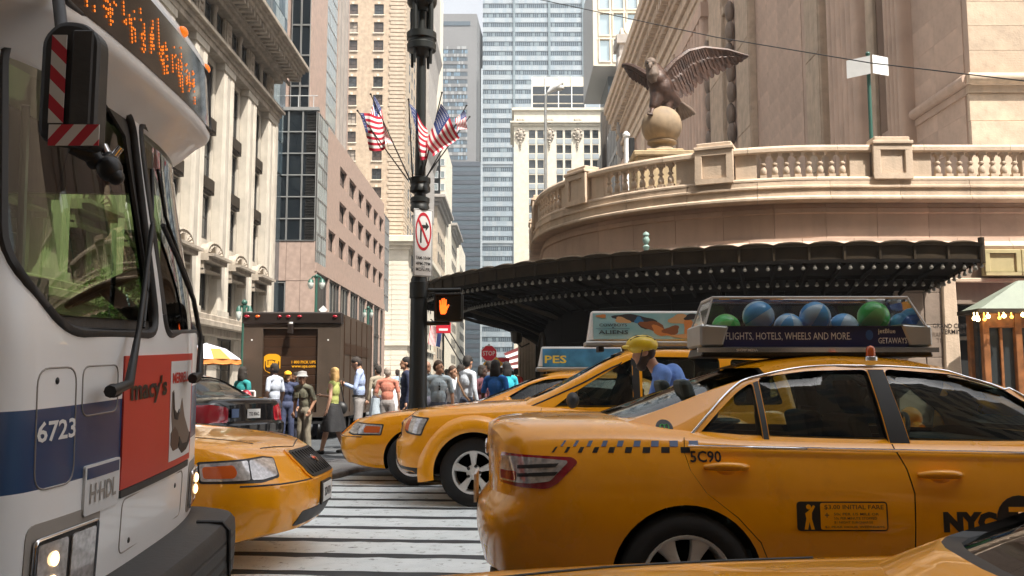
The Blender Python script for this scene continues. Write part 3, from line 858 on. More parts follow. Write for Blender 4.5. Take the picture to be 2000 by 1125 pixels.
# sunlit south wall of squared blocks
mb = MB(); mb.box(XT + .02, XT + 60, YT0 + .12, YT0 + .88, 0, 42); mb.build('south_backing_wall', m_gct_b, tm)
bl = MB(); bl.box(.004, 1.996, .004, .886, 0, .11); bl = bl.mesh('stone_block', m_gct_b, bevel=.008)
for k in range(15):
    for i in range(5): put('stone_block', bl, tm, frame((XT + (2.0 * i if k % 2 else 2.0 * i - 1.0 * (i > 0)), YT0 + .12, 12.0 + .89 * k), (1, 0, 0), (0, 0, 1), (0, -1, 0)))
mb = MB()
mb.box(XT - .12, XT + 50, YT0 - .10, YT0 + .11, 11.35, 11.62); mb.tube([(XT - .2, YT0 - .16, 11.82), (XT + 50, YT0 - .16, 11.82)], .2, 12)
mb.build('base_moulding', m_gct_b, tm, smooth=40)
mb = MB(); mb.tube([(XT - .16, YT0 - .1, 11.82), (XT - .16, py(1787), 11.82)], .2, 12); mb.box(XT - .12, XT, YT0 + .12, py(1787), 11.35, 11.62)
mb.build('base_moulding', m_gct, tm, smooth=40)
bl = MB(); bl.box(.004, 2.396, .004, .98, 0, .14); bl = bl.mesh('plinth_block', m_gct_b, bevel=.008)
for k in range(4):
    for i in range(5): put('plinth_block', bl, tm, frame((XT - .1 - (.06 if k < 2 else 0) + 2.4 * i, YT0 + .1 - .04 * (3 - k), 7.35 + 1.0 * k), (1, 0, 0), (0, 0, 1), (0, -1, 0)))

# ------------------------------------------------------------------ elevated roadway: wall, balustrade, eagle
CX, CY, CR = 9.0, 33.5, 8.0
def vp(s, off=0.):                        # point and outward normal along the parapet; s runs left to right, 0 where the curve ends
    if s >= 0: return V((CX + s, CY - CR - off, 0)), V((0, -1, 0)), V((1, 0, 0))
    a = R(270) + s / CR
    if a < R(180):
        e = (R(180) - a) * CR
        return V((CX - CR - off, CY + e, 0)), V((-1, 0, 0)), V((0, -1, 0))
    nrm = V((math.cos(a), math.sin(a), 0))
    return V((CX, CY, 0)) + nrm * (CR + off), nrm, V((-math.sin(a), math.cos(a), 0))
va = thing('viaduct_parapet', 'curved stone balustrade with panelled pedestals on the elevated roadway above the canopy', 'balustrade', (CX, CY - CR, 7))
def sweep(prof, s0, s1, step=.4):
    mb = MB(); k = max(1, int(math.ceil((s1 - s0) / step)))
    rows = []
    for i in range(k + 1):
        s = s0 + (s1 - s0) * i / k
        rows.append([vp(s, o)[0] + V((0, 0, z)) for o, z in prof])
    I = mb.grid(rows, cv=True); mb.face(I[0][::-1]); mb.face(I[-1])
    return mb
def blocks(name, prof, s0, s1, w, m, j=.008, ph=0.):
    s = s0 - ph
    while s < s1:
        a, c = max(s, s0), min(s + w, s1)
        if c - a > .1: sweep(prof, a + j / 2, c - j / 2).build(name, m, va, smooth=25)
        s += w
S0, S1 = -19.0, 12.5
rail = [(-.25, 7.76), (.10, 7.76), (.17, 7.80), (.17, 7.90), (.13, 7.965), (-.25, 7.97)]
plin = [(-.25, 6.96), (.16, 6.96), (.16, 7.01), (.12, 7.06), (-.25, 7.06)]
fas = [(-.3, 6.36), (.20, 6.36), (.28, 6.40), (.28, 6.46), (.20, 6.50), (.17, 6.52), (.17, 6.72), (.22, 6.74), (.22, 6.79), (.15, 6.82), (.15, 6.955), (-.3, 6.955)]
low = [(-.6, 5.35), (-.16, 5.35), (-.16, 6.06), (-.10, 6.08), (-.10, 6.20), (-.16, 6.24), (-.16, 6.355), (-.6, 6.355)]
bot = [(-.6, 4.70), (-.06, 4.70), (.08, 4.98), (.12, 5.10), (.04, 5.18), (-.08, 5.26), (-.08, 5.345), (-.6, 5.345)]
blocks('rail_block', rail, S0, S1, 2.43, m_gct_b, .01, .3)
blocks('plinth_block', plin, S0, S1, 2.43, m_gct_b, .01, .9)
blocks('fascia_block', fas, S0, S1, 1.95, m_gct_b, .012, .6)
blocks('frieze_block', low, S0, S1, 1.45, m_gct, .012)
blocks('base_block', bot, S0, S1, 1.45, m_gct, .012, .7)
bal = MB()
bal.box(-.095, .095, -.095, .095, 0, .09); bal.box(-.095, .095, -.095, .095, .62, .70)
bal.lathe([(.06, .09), (.085, .12), (.095, .20), (.08, .28), (.045, .34), (.045, .37), (.08, .385), (.08, .43), (.05, .45), (.05, .50), (.06, .56), (.09, .61), (.09, .62)], (0, 0, 0), 12)
bal = bal.mesh('baluster', m_gct_b, smooth=35)
ped_s = [1.65 - 4.86 * k for k in range(5)] + [1.65 + 4.86, 1.65 + 9.72]
def local(s, off=0., z=0.):
    q, nn, t = vp(s, off)
    return frame(q + V((0, 0, z)), t, -nn, V((0, 0, 1)))
pm = MB()
pm.box(-.52, .52, -.18, .4, 0, 1.0)
for x0, x1, z0, z1 in ((-.55, .55, 0, .16), (-.55, .55, .84, 1.0), (-.55, -.34, .16, .84), (.34, .55, .16, .84)): pm.box(x0, x1, -.26, -.181, z0, z1)
pm.box(-.57, .57, -.3, .42, 1.003, 1.10)
pm = pm.mesh('pedestal', m_gct_b, bevel=.015)
cp = MB(); cp.box(-.50, .50, -.22, .36, 0, .12); cp = cp.mesh('pedestal_cap', m_gct_b, bevel=.02)
so = MB(); so.box(-.29, .29, -.05, .22, 0, .7); so = so.mesh('solid_panel', m_gct_b, bevel=.01)
for s in ped_s:
    put('pedestal', pm, va, local(s, 0, 6.96)); put('pedestal_cap', cp, va, local(s, 0, 8.062))
    for e in (-.86, .86): put('solid_panel', so, va, local(s + e, 0, 7.06))
srt = sorted(ped_s)
for a, c in zip(srt, srt[1:]):
    n = 8; a0, a1 = a + 1.34, c - 1.34
    for i in range(n): put('baluster', bal, va, local(a0 + (a1 - a0) * i / (n - 1), 0, 7.06))
# roadway deck behind the parapet
mb = MB(); pts = [vp(s, -.26)[0] for s in np.linspace(S0, S1, 60)]
mb.prism([(q.x, q.y, 6.4) for q in pts] + [(21.5, 40, 6.4), (21.5, 60, 6.4)], (0, 0, .45)); 
tag(mb.build('viaduct_deck', m_walk), kind='structure')

# eagle on a globe
ex, ey = 5.05, 30.4
gp = thing('stone_globe', 'weathered stone globe on a moulded plinth under the eagle', 'monument', (ex, ey, 6.85))
zz = zat(310, ey)
mb = MB()
mb.box(ex - 1.0, ex + 1.0, ey - 1.0, ey + 1.0, 6.86, zz - .15); mb.box(ex - .62, ex + .62, ey - .62, ey + .62, zz + .02, zz + .2); mb.box(ex - 1.1, ex + 1.1, ey - 1.1, ey + 1.1, zz - .15, zz + .02)
mb.build('plinth', mat('ochre_stone', (.40, .30, .17), .8, var=.2, scale=3, bump=.3, streak=.3), gp, bevel=.03)
zc = zat(247, ey)
mb = MB()
mb.lathe([(.55, zz + .2), (.42, zz + .3), (.36, zz + .36), (.36, zz + .44), (.48, zz + .5), (.5, zz + .55), (.44, zz + .6)], (ex, ey, 0), 24)
mb.ell((ex, ey, zc), .68, 32, 20)
mb.build('globe', mat('globe_stone', (.27, .195, .12), .75, var=.25, scale=2, bump=.3, streak=.3), gp, smooth=40)

m_eagle = mat('rusty_brown_metal', (.050, .022, .012), .5, metal=.2, var=.45, scale=5, bump=.5, bscale=18)
m_eagle_l = mat('pale_eagle_head', (.13, .09, .065), .7, var=.25, scale=7, bump=.4)
eg = thing('eagle_statue', 'brown cast metal eagle with spread wings standing on the stone globe', 'statue', (ex, ey, zc + .68))
def eat(px, py_, d=0.): return at(px, py_, ey + d)
def skin_blob(name, prims, m, parent, vox, sm=4):
    mb = MB()
    for q in prims:
        if q[0] == 'e': mb.ell(q[1], q[2], 14, 10)
        else: mb.tube(q[1], q[2], 10)
    me = mb.mesh(name, m, fix=True)
    o = put(name, me)
    rm = o.modifiers.new('r', 'REMESH'); rm.mode = 'VOXEL'; rm.voxel_size = vox
    s2 = o.modifiers.new('s', 'SMOOTH'); s2.iterations = sm; s2.factor = .5
    bpy.context.view_layer.update()
    me2 = bpy.data.meshes.new_from_object(o.evaluated_get(bpy.context.evaluated_depsgraph_get()))
    bpy.data.objects.remove(o)
    me2.polygons.foreach_set('use_smooth', [True] * len(me2.polygons))
    me2.name = name
    return put(name, me2, parent)
B0 = eat(1292, 176)
skin_blob('body', [('e', B0, (.42, .44, .54)), ('e', eat(1284, 158, -.12), (.36, .34, .36)), ('t', [eat(1283, 150), eat(1277, 138, -.1), eat(1271, 126, -.18)], [.38, .29, .22]),
    ('t', [eat(1300, 185), eat(1322, 205, .25)], [.34, .22]), ('t', [eat(1285, 190, -.12), eat(1276, 212, -.25)], [.28, .17]), ('t', [eat(1304, 192, .1), eat(1302, 214, -.05)], [.28, .17]),
    ('t', [eat(1276, 210, -.25), eat(1272, 222, -.4)], [.10, .08]), ('t', [eat(1302, 212, -.05), eat(1310, 221, -.25)], [.10, .08])]
    + [('t', [eat(1272, 221, -.4), eat(1264 + 5 * k, 223 + k, -.55)], [.06, .04]) for k in range(3)] + [('t', [eat(1308, 219, -.2), eat(1302 + 7 * k, 222 + k, -.4)], [.06, .04]) for k in range(3)],
    m_eagle, eg, .045, 3)
skin_blob('head', [('e', eat(1271, 124, -.22), (.21, .25, .20)), ('t', [eat(1273, 130, -.2), eat(1277, 150, -.28), eat(1279, 163, -.32)], [.2, .24, .12]), ('t', [eat(1270, 126, -.4), eat(1269, 128, -.56), eat(1269, 134, -.6)], [.085, .06, .03]),
    ('t', [eat(1266, 120, -.36), eat(1264, 121, -.44)], .05), ('t', [eat(1276, 120, -.36), eat(1278, 121, -.44)], .05)], m_eagle_l, eg, .03, 2)
mb = MB()
for px in (1265, 1275): mb.ell(eat(px, 123.5, -.43), .035, 8, 6)
mb.build('eye', m_black, eg)
mb = MB()
for k in range(5):
    a, c = eat(1322 + 2 * k, 196 + 1 * k, .2), eat(1334 + 6.5 * k - 4, 236 - 3.4 * k, .55)
    mb.tube([a, a.lerp(c, .6), c], [.06, .11, .07], 6)
mb.build('tail', m_eagle_l, eg, smooth=60)
def wing(lead, tips, nf, dd=.12):
    """one bladed surface from the leading edge to scalloped feather tips, three overlapping feather rows in relief"""
    mb = MB()
    lp = [eat(*q) for q in lead]
    mb.tube(lp, [.15, .13, .12, .10, .08, .05][:len(lp)], 8)
    lx = list(range(len(lead))); tx = list(range(len(tips)))
    nu, nv = nf * 6, 26
    def edge(keys, u): 
        g = u * (len(keys) - 1)
        return V([crom(list(range(len(keys))), [k[q] for k in keys], g) for q in range(3)])
    front, back = [], []
    for i in range(nu + 1):
        u = i / nu; ph = (u * nf) % 1.0
        notch = .11 * (abs(ph - .5) * 2) ** 3
        A_, B_ = edge(lead, u), edge(tips, u)
        r0, r1 = [], []
        for j in range(nv + 1):
            v = j / nv
            q = A_.lerp(B_, v * (1 - notch))
            d = q.z
            lay = min(2, int(v * 2.6)); pp = (u * nf * (1, 1.6, 2.2)[2 - lay]) % 1.0
            ridge = .024 * (1 - pp) + .022 * (1 - (v * 2.6 - lay)) * (lay < 2) 
            w = eat(q.x, q.y, d - ridge - .06 * (1 - v) - .02)
            r0.append(w); r1.append(eat(q.x, q.y, d + .05 + .06 * (1 - v)))
        front.append(r0); back.append(r1)
    rows = [a + b_[::-1] for a, b_ in zip(front, back)]
    I = mb.grid(rows, cv=True); mb.face(I[0][::-1]); mb.face(I[-1])
    return mb.build('wing', m_eagle, eg, smooth=38)
wing([(1292, 152, .1), (1318, 122, .15), (1345, 102, .2), (1375, 95, .3), (1420, 99, .45), (1461, 110, .6)],
     [(1312, 196, .05), (1336, 190, .15), (1352, 186, .25), (1361, 170, .3), (1382, 158, .4), (1402, 147, .5), (1424, 134, .6), (1446, 123, .65), (1461, 112, .65)], 15)
wing([(1272, 152, .2), (1254, 141, .35), (1238, 132, .6), (1226, 128, .8), (1217, 128, 1.0)],
     [(1266, 178, .2), (1256, 169, .4), (1246, 163, .6), (1232, 154, .8), (1218, 133, 1.0)], 8)

# ------------------------------------------------------------------ terminal ground floor under the viaduct
gf = thing('terminal_street_front', 'shadowed stone street front of the terminal with dark arched doorways below the canopy', 'building', (9, 26, 0))
mb = MB()
for i in range(40):
    pass
m_shade_front = mat('shade_black_front', (.005, .004, .003), .8, spec=.1, var=.25, scale=1)  # street front coloured near black: the deep canopy shade is put into its colour
wallp = [(-.6, .15), (-.02, .15), (-.02, 4.69), (-.6, 4.69)]
s = S0
k = 0
while s < 1.6:
    e = min(s + 1.6, 1.6)
    sweep([(-.6, .15), (-.12, .15), (-.12, 4.69), (-.6, 4.69)], s, e).build('wall', m_shade_front, gf, smooth=25)
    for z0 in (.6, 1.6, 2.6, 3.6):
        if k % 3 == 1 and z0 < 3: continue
        sweep([(-.2, z0), (-.02, z0), (-.02, z0 + .97), (-.2, z0 + .97)], s + .01, e - .01).build('wall_panel', m_shade_front, gf, smooth=25)
    if k % 3 == 1:
        mid = (s + e) / 2
        mb = MB(local(mid, -.05, .15))
        ar = [(.75 * math.cos(R(a)), 0, 2.1 + .75 * math.sin(R(a))) for a in range(0, 181, 15)]
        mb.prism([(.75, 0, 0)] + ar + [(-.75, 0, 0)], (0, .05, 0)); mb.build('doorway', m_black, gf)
        mb = MB(local(mid, -.05, .15)); mb.tube([(.8, -.02, 0), (.8, -.02, 2.1)] + [(.8 * math.cos(R(a)), -.02, 2.1 + .8 * math.sin(R(a))) for a in range(15, 166, 15)] + [(-.8, -.02, 2.1), (-.8, -.02, 0)], .06, 6)
        mb.build('door_arch', m_iron, gf, smooth=50)
    s = e; k += 1
# straight part right of the canopy
YS = CY - CR
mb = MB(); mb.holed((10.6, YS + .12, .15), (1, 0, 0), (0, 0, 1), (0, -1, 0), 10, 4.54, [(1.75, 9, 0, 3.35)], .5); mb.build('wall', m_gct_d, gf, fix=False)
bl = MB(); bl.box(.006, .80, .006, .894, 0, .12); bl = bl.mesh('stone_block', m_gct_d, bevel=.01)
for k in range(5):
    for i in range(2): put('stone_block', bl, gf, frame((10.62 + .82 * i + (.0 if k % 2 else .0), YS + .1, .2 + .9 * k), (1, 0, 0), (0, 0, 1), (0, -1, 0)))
mb = MB(); mb.prism([(xat(1843, YS - .2), YS - .12, .2), (xat(1878, YS - .2), YS - .12, .2), (xat(1872, YS - .2), YS - .12, 4.2), (xat(1846, YS - .2), YS - .12, 4.2)], (0, .2, 0)); mb.build('pilaster', m_gct_b, gf, bevel=.03)
mb = MB(); mb.box(11.0, 16, YS - .1, YS + .1, 4.08, 4.2); mb.build('lintel', m_gct_b, gf, bevel=.02)
m_panel = mat('cream_painted_panel', (.42, .36, .19), .5, var=.12, scale=3)
for k in range(3):
    x0 = xat(1922, YS) + 1.02 * k
    mb = MB(); z0, z1 = zat(540, YS), zat(489, YS)
    mb.box(x0, x0 + 1.0, YS - .14, YS + .05, z0, z1)
    for a, c, e, f_ in ((0, 1.0, 0, .1), (0, 1.0, z1 - z0 - .1, z1 - z0), (0, .14, .1, z1 - z0 - .1), (.86, 1.0, .1, z1 - z0 - .1)): mb.box(x0 + a, x0 + c, YS - .2, YS - .141, z0 + e, z0 + f_)
    mb.build('painted_panel', m_panel, gf, bevel=.012)
mb = MB(); mb.box(12.3, 20, YS + .65, YS + .7, .15, 3.6); mb.build('shopfront', m_black, gf)
mb = MB()
for k in range(6): mb.box(12.5 + 1.2 * k, 12.58 + 1.2 * k, YS + .4, YS + .6, .15, 3.5)
mb.box(12.3, 20, YS + .4, YS + .6, 2.5, 2.6); mb.build('shopfront_frame', m_bronze, gf)
m_let = mat('bronze_letters', (.03, .022, .018), .5, metal=.3)
q0 = at(1812, 642, YS - .1); s_ = F / (YS * 1.02)
for txt, pa, pb_, pyb, h in (('GRAND CENTRAL', 1822, 1910, 641, .13), ('TERMINAL', 1838, 1892, 652.5, .13)):
    O = at(pa, pyb, YS - .125); w = at(pb_, pyb, YS - .125).x - O.x
    lettering(txt, m_let, frame(O, (1, 0, 0), (0, 0, 1), (0, -1, 0)), gf, w, h, .012, name='wall_lettering')

# ------------------------------------------------------------------ iron canopy
ca = thing('iron_canopy', 'dark iron canopy with scalloped rim and pendant bulbs curving round the terminal corner', 'canopy', (1.75, 26.2, 4))
KX, KY, KR = 10.0, 36.5, 13.6
def kp(a, r): return V((KX + r * math.cos(a), KY + r * math.sin(a), 0))
A1 = math.radians(360) - math.acos(1.8 / KR); A0 = R(176)
nP = 28; da = (A1 - A0) / nP
def kcone(name, prof, a0, a1, m, par=ca, smooth=30, st=3):
    mb = MB(); rows = [[kp(a0 + (a1 - a0) * i / st, r) + V((0, 0, z)) for r, z in prof] for i in range(st + 1)]
    I = mb.grid(rows, cv=True); mb.face(I[0][::-1]); mb.face(I[-1])
    return mb.build(name, m, par, smooth=smooth)
m_bulb = mat('milky_bulb', (.14, .13, .11), .25)
pl = MB(); pl.lathe([(.012, .0), (.012, -.03), (.03, -.045), (.034, -.07), (.05, -.10), (.055, -.125), (.04, -.15), (0.001, -.165)], (0, 0, 0), 10)
pl.mi = 1; pl.lathe([(.035, .03), (.035, -.035)], (0, 0, 0), 8)
pl = pl.mesh('pendant_bulb', [m_bulb, m_iron_d], smooth=50)
for i in range(nP):
    a0, a1 = A0 + da * i, A0 + da * (i + 1)
    kcone('rim_panel', [(KR - .05, 4.40), (KR, 4.40), (KR, 4.74), (KR - .05, 4.74)], a0 + .003, a1 - .003, m_iron)
    mb = MB()                              # shell-like scallop on top of each panel
    rows = []
    for j in range(7):
        f = j / 6.; a = a0 + (a1 - a0) * f; h = .075 * math.sin(math.pi * f) ** .6
        rows.append([kp(a, KR - .1) + V((0, 0, 4.742)), kp(a, KR + .10) + V((0, 0, 4.742)), kp(a, KR + .14) + V((0, 0, 4.78 + h * .6)), kp(a, KR + .02) + V((0, 0, 4.80 + h)), kp(a, KR - .1) + V((0, 0, 4.80 + h))])
    I = mb.grid(rows, cv=True); mb.face(I[0][::-1]); mb.face(I[-1]); mb.build('scallop', m_iron, ca, smooth=30)
    mb = MB(); q = kp(a0, KR + .02); mb.tube([q + V((0, 0, 4.38)), q + V((0, 0, 4.76))], .045, 6); mb.build('rib', m_iron, ca)
    mb = MB(); q1, q2, q3 = kp(a0, KR - .1), kp(a0, 11.6), kp(a0, 8.9)
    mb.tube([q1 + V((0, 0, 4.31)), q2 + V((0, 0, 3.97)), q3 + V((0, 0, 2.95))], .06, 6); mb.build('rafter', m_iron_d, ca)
    for j in range(3):
        a = a0 + da * (j + .5) / 3
        put('pendant_bulb', pl, ca, Mx.Translation(kp(a, KR - .02) + V((0, 0, 4.30))))
        put('pendant_bulb', pl, ca, Mx.Translation(kp(a, KR - 1.5) + V((0, 0, 4.02))))
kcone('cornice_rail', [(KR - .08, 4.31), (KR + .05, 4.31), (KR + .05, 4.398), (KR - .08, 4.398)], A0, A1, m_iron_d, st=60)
kcone('roof', [(KR - .12, 4.70), (KR - .12, 4.74), (9.6, 4.95), (9.6, 4.90)], A0, A1, m_iron, st=60)
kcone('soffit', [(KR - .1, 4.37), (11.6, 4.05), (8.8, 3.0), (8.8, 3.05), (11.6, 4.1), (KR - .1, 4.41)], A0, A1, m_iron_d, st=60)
kcone('inner_rail', [(KR - 1.6, 4.05), (KR - 1.42, 4.05), (KR - 1.42, 4.16), (KR - 1.6, 4.16)], A0, A1, m_iron_d, st=60)
mb = MB(); e0, e1 = kp(A1, KR), kp(A1, 10.6)
mb.prism([e0 + V((.0, 0, 4.38)), e0 + V((0, 0, 4.85)), e1 + V((0, 0, 4.9)), e1 + V((0, 0, 3.7))], (.06, 0, 0)); mb.build('end_panel', m_iron, ca)
for j in range(13): put('pendant_bulb', pl, ca, Mx.Translation(e0.lerp(e1, j / 13.) + V((.02, 0, 4.34 - .55 * j / 13.))))
mb = MB(); mb.tube([e0 + V((.03, -.02, 4.3)), e0 + V((.03, -.02, 4.95))], .08, 8); mb.build('end_post', m_iron, ca)
# curved end bracket at the left tip
for aa in (A0 + .03, R(196), R(214)):
    mb = MB(); pts = []
    for i in range(13):
        f = i / 12.; pts.append(kp(aa, 12.6 - 4.0 * f) + V((0, 0, 4.08 - 1.5 * f ** 1.6 - .12 * math.sin(f * 6))))
    mb.tube(pts, [.05 + .06 * i / 12 for i in range(13)], 8); mb.tube([pts[-1], pts[-1] + V((0, 0, -.6))], .12, 8)
    mb.build('bracket', m_iron, ca, smooth=50)
# small finial lamp on the canopy rim
mb = MB(); q = at(1262, 478, 24.4); mb.lathe([(.06, -.15), (.1, -.05), (.04, 0), (.08, .06), (.10, .14), (.06, .22), (.09, .26), (.07, .32), (.001, .36)], q, 10)
fl = tag(mb.build('finial', mat('verdigris', (.22, .33, .29), .6, var=.3), smooth=50), 'small verdigris finial standing on the rim of the dark canopy', 'finial')
# ------------------------------------------------------------------ lamp post with flags, signs and signal
m_post = mat('black_post_paint', (.006, .008, .007), .45, var=.2, scale=4)
m_green = mat('green_lamp_paint', (.03, .10, .075), .4)
m_steel = mat('galvanised_steel', (.42, .43, .42), .45, metal=.7, var=.1)
m_sign_w = mat('sign_white', (.72, .73, .72), .45, var=.05)
m_sign_r = mat('sign_red', (.50, .015, .03), .4)
m_sign_k = mat('sign_black', (.012, .012, .012), .45)
YP = 14.6
pp_ = at(817, 700, YP)
PX = pp_.x
lp = thing('lamp_post', 'tall black ornate lamp post carrying small flags, a turn sign and the walk signal', 'lamp post', (PX, YP, .15))
mb = MB()
z = lambda y: zat(y, YP)
mb.lathe([(.30, .15), (.30, .3), (.22, .42), (.19, .8), (.145, 1.0), (.132, z(545)), (.115, z(540))], (PX, YP, 0), 20); mb.build('base', m_post, lp, smooth=35)
mb = MB(); mb.lathe([(.108, z(540)), (.100, z(420)), (.088, z(340)), (.076, z(110)), (.07, 9.2)], (PX, YP, 0), 18); mb.build('shaft', m_post, lp, smooth=35)
for y0, y1, r in ((415, 384, .155), (378, 345, .165)):
    mb = MB(); h = z(y1) - z(y0)
    mb.lathe([(.11, z(y0)), (r, z(y0) + .03), (r, z(y0) + h * .35), (r * .92, z(y0) + h * .42), (r * .92, z(y0) + h * .55), (r * 1.02, z(y0) + h * .62), (r * 1.02, z(y1) - .03), (.1, z(y1))], (PX, YP, 0), 20)
    mb.build('collar', m_post, lp, smooth=35)
mb = MB(); mb.lathe([(.09, z(112)), (.15, z(104)), (.235, z(99)), (.24, z(88)), (.22, z(86)), (.22, z(80)), (.245, z(78)), (.245, z(66)), (.10, z(62))], (PX, YP, 0), 24); mb.build('upper_collar', m_post, lp, smooth=35)
mb = MB(); mb.lathe([(.10, z(22)), (.22, z(12)), (.245, z(6)), (.245, z(-12)), (.1, z(-20))], (PX, YP, 0), 24); mb.build('top_collar', m_post, lp, smooth=35)
for k in range(4):
    a = R(45 + 90 * k) + .25; x, y = PX + .185 * math.cos(a), YP + .185 * math.sin(a)
    mb = MB(); mb.tube([(x, y, z(128)), (x, y, z(60)), (x, y, z(-20)), (x, y, 9.0)], [.022, .042, .042, .03], 8); mb.build('rod', m_post, lp, smooth=50)
mb = MB(); mb.tube([(PX, YP, 9.1), (PX - .1, YP - .8, 9.8), (PX - .2, YP - 2.4, 10.0)], .06, 8); mb.ell((PX - .22, YP - 2.7, 9.95), (.18, .4, .12)); mb.build('lamp_arm', m_post, lp, smooth=50)
mb = MB(); mb.lathe([(.12, .45), (.15, .47), (.15, .72), (.12, .74)], (PX, YP, z(640)), 12); mb.build('base_ring', m_post, lp, smooth=35)
# no-turn sign
sg = thing('turn_sign', 'white no right turn sign with red ring and times, strapped to the lamp post', 'sign', (PX, YP - .2, z(480)))
a, c = at(808, 480, YP - .20), at(845, 480, YP - .02)
U = (c - a); U.z = 0; wS = U.length; U.normalize(); N = V((U.y, -U.x, 0))
O = V((a.x, a.y, z(541.5))); hS = z(411) - z(541.5)
FM = frame(O, U, (0, 0, 1), N)
mb = MB(FM); mb.box(0, wS, 0, hS, -.012, 0); mb.build('plate', m_sign_w, sg, bevel=.003)
mb = MB(FM)
for x0, x1, y0, y1 in ((.008, wS - .008, .008, .016), (.008, wS - .008, hS - .016, hS - .008), (.008, .016, .016, hS - .016), (wS - .016, wS - .008, .016, hS - .016)): mb.box(x0, x1, y0, y1, .0, .002)
mb.build('border', m_sign_k, sg)
cy0, rx, rz_ = hS * .665, wS * .42, wS * .42
ring = lambda r, n=40: [(wS / 2 + rx * r * math.cos(k * 2 * math.pi / n), cy0 + hS * .285 * r * math.sin(k * 2 * math.pi / n), .003) for k in range(n)]
mb = MB(FM); mb.grid([ring(1.0), ring(.84)], cv=True)
mb.prism([(wS * .17, cy0 + hS * .18, .003), (wS * .24, cy0 + hS * .21, .003), (wS * .83, cy0 - hS * .19, .003), (wS * .76, cy0 - hS * .22, .003)], (0, 0, .001)); mb.build('prohibition_ring', m_sign_r, sg, fix=False)
mb = MB(FM)
mb.prism([(wS * .33, cy0 - hS * .17, .002), (wS * .41, cy0 - hS * .17, .002), (wS * .41, cy0 + hS * .02, .002), (wS * .33, cy0 + hS * .02, .002)], (0, 0, .0008))
mb.prism([(wS * .33, cy0 + hS * .021, .002), (wS * .41, cy0 + hS * .021, .002), (wS * .5, cy0 + hS * .05, .002), (wS * .62, cy0 + hS * .05, .002), (wS * .62, cy0 + hS * .10, .002), (wS * .44, cy0 + hS * .10, .002), (wS * .35, cy0 + hS * .07, .002)], (0, 0, .0008))
mb.prism([(wS * .621, cy0 + hS * .01, .002), (wS * .80, cy0 + hS * .08, .002), (wS * .621, cy0 + hS * .15, .002)], (0, 0, .0008))
mb.build('turn_arrow', m_sign_k, sg)
for k, t in enumerate(('7AM-10AM', '4PM-7PM', 'MON-FRI')): lettering(t, m_sign_k, FM @ Mx.Translation((wS * .12, hS * (.265 - .085 * k) - .02, 0)), sg, wS * .76, hS * .052, .012, .003)
mb = MB()
for y in (425, 525): mb.lathe([(.12, z(y)), (.135, z(y) + .005), (.135, z(y) + .03), (.12, z(y) + .035)], (PX, YP, 0), 16)
mb.build('strap', m_steel, sg)
# walk signal
ws = thing('walk_signal', 'black pedestrian signal box showing a lit orange raised hand', 'traffic signal', (PX + .4, YP - .1, z(600)))
a, c = at(847, 628, YP - .15), at(904, 572, YP - .15)
mb = MB(); mb.box(a.x, c.x, YP - .15, YP + .1, a.z, c.z); mb.build('housing', m_post, ws, bevel=.025, seg=2)
mb = MB()
for x0, x1, z0, z1 in ((a.x + .02, c.x - .02, c.z - .04, c.z - .02), (a.x + .02, a.x + .04, a.z + .05, c.z - .041), (c.x - .04, c.x - .02, a.z + .05, c.z - .041)): mb.box(x0, x1, YP - .27, YP - .151, z0, z1)
mb.build('visor', m_post, ws)
m_hand = mat('lit_orange_hand', (.9, .2, .03), .5, emit=(1.0, .11, .012), es=1.6)
mb = MB(); cx, cz, s_ = at(866, 600, YP - .16).x, z(600), .0068
def hb(x0, y0, x1, y1, w):
    p, q = V((cx + x0 * s_, YP - .158, cz - y0 * s_)), V((cx + x1 * s_, YP - .158, cz - y1 * s_))
    t = (q - p).normalized(); n_ = V((-t.z, 0, t.x)) * w * s_
    mb.prism([p - n_, q - n_ * .85, q + t * w * s_ * .8, q + n_ * .85, p + n_], (0, -.006, 0))
for x0, y0, x1, y1, w in ((-6, -2, -8, -13, 1.7), (-2.3, -3, -3, -17, 1.7), (1.5, -3, 1.5, -18, 1.7), (5, -2, 6, -15, 1.7), (7, 6, 12, -3, 2.0)): hb(x0, y0, x1, y1, w)
mb.prism([(cx + x * s_, YP - .158, cz - y * s_) for x, y in ((-9, -3), (7, -3), (9, 5), (7, 14), (4, 18), (-6, 18), (-8, 10))], (0, -.006, 0))
tag(mb.build('hand_symbol', m_hand, ws), kind='stuff')
for y in (568, 632):
    mb = MB(); mb.tube([(PX, YP, z(y)), (at(900, y, YP).x - (0 if y < 600 else .35 * .5), YP - .02, z(y) + .01)], .035, 8); mb.build('bracket', m_post, ws, smooth=50)
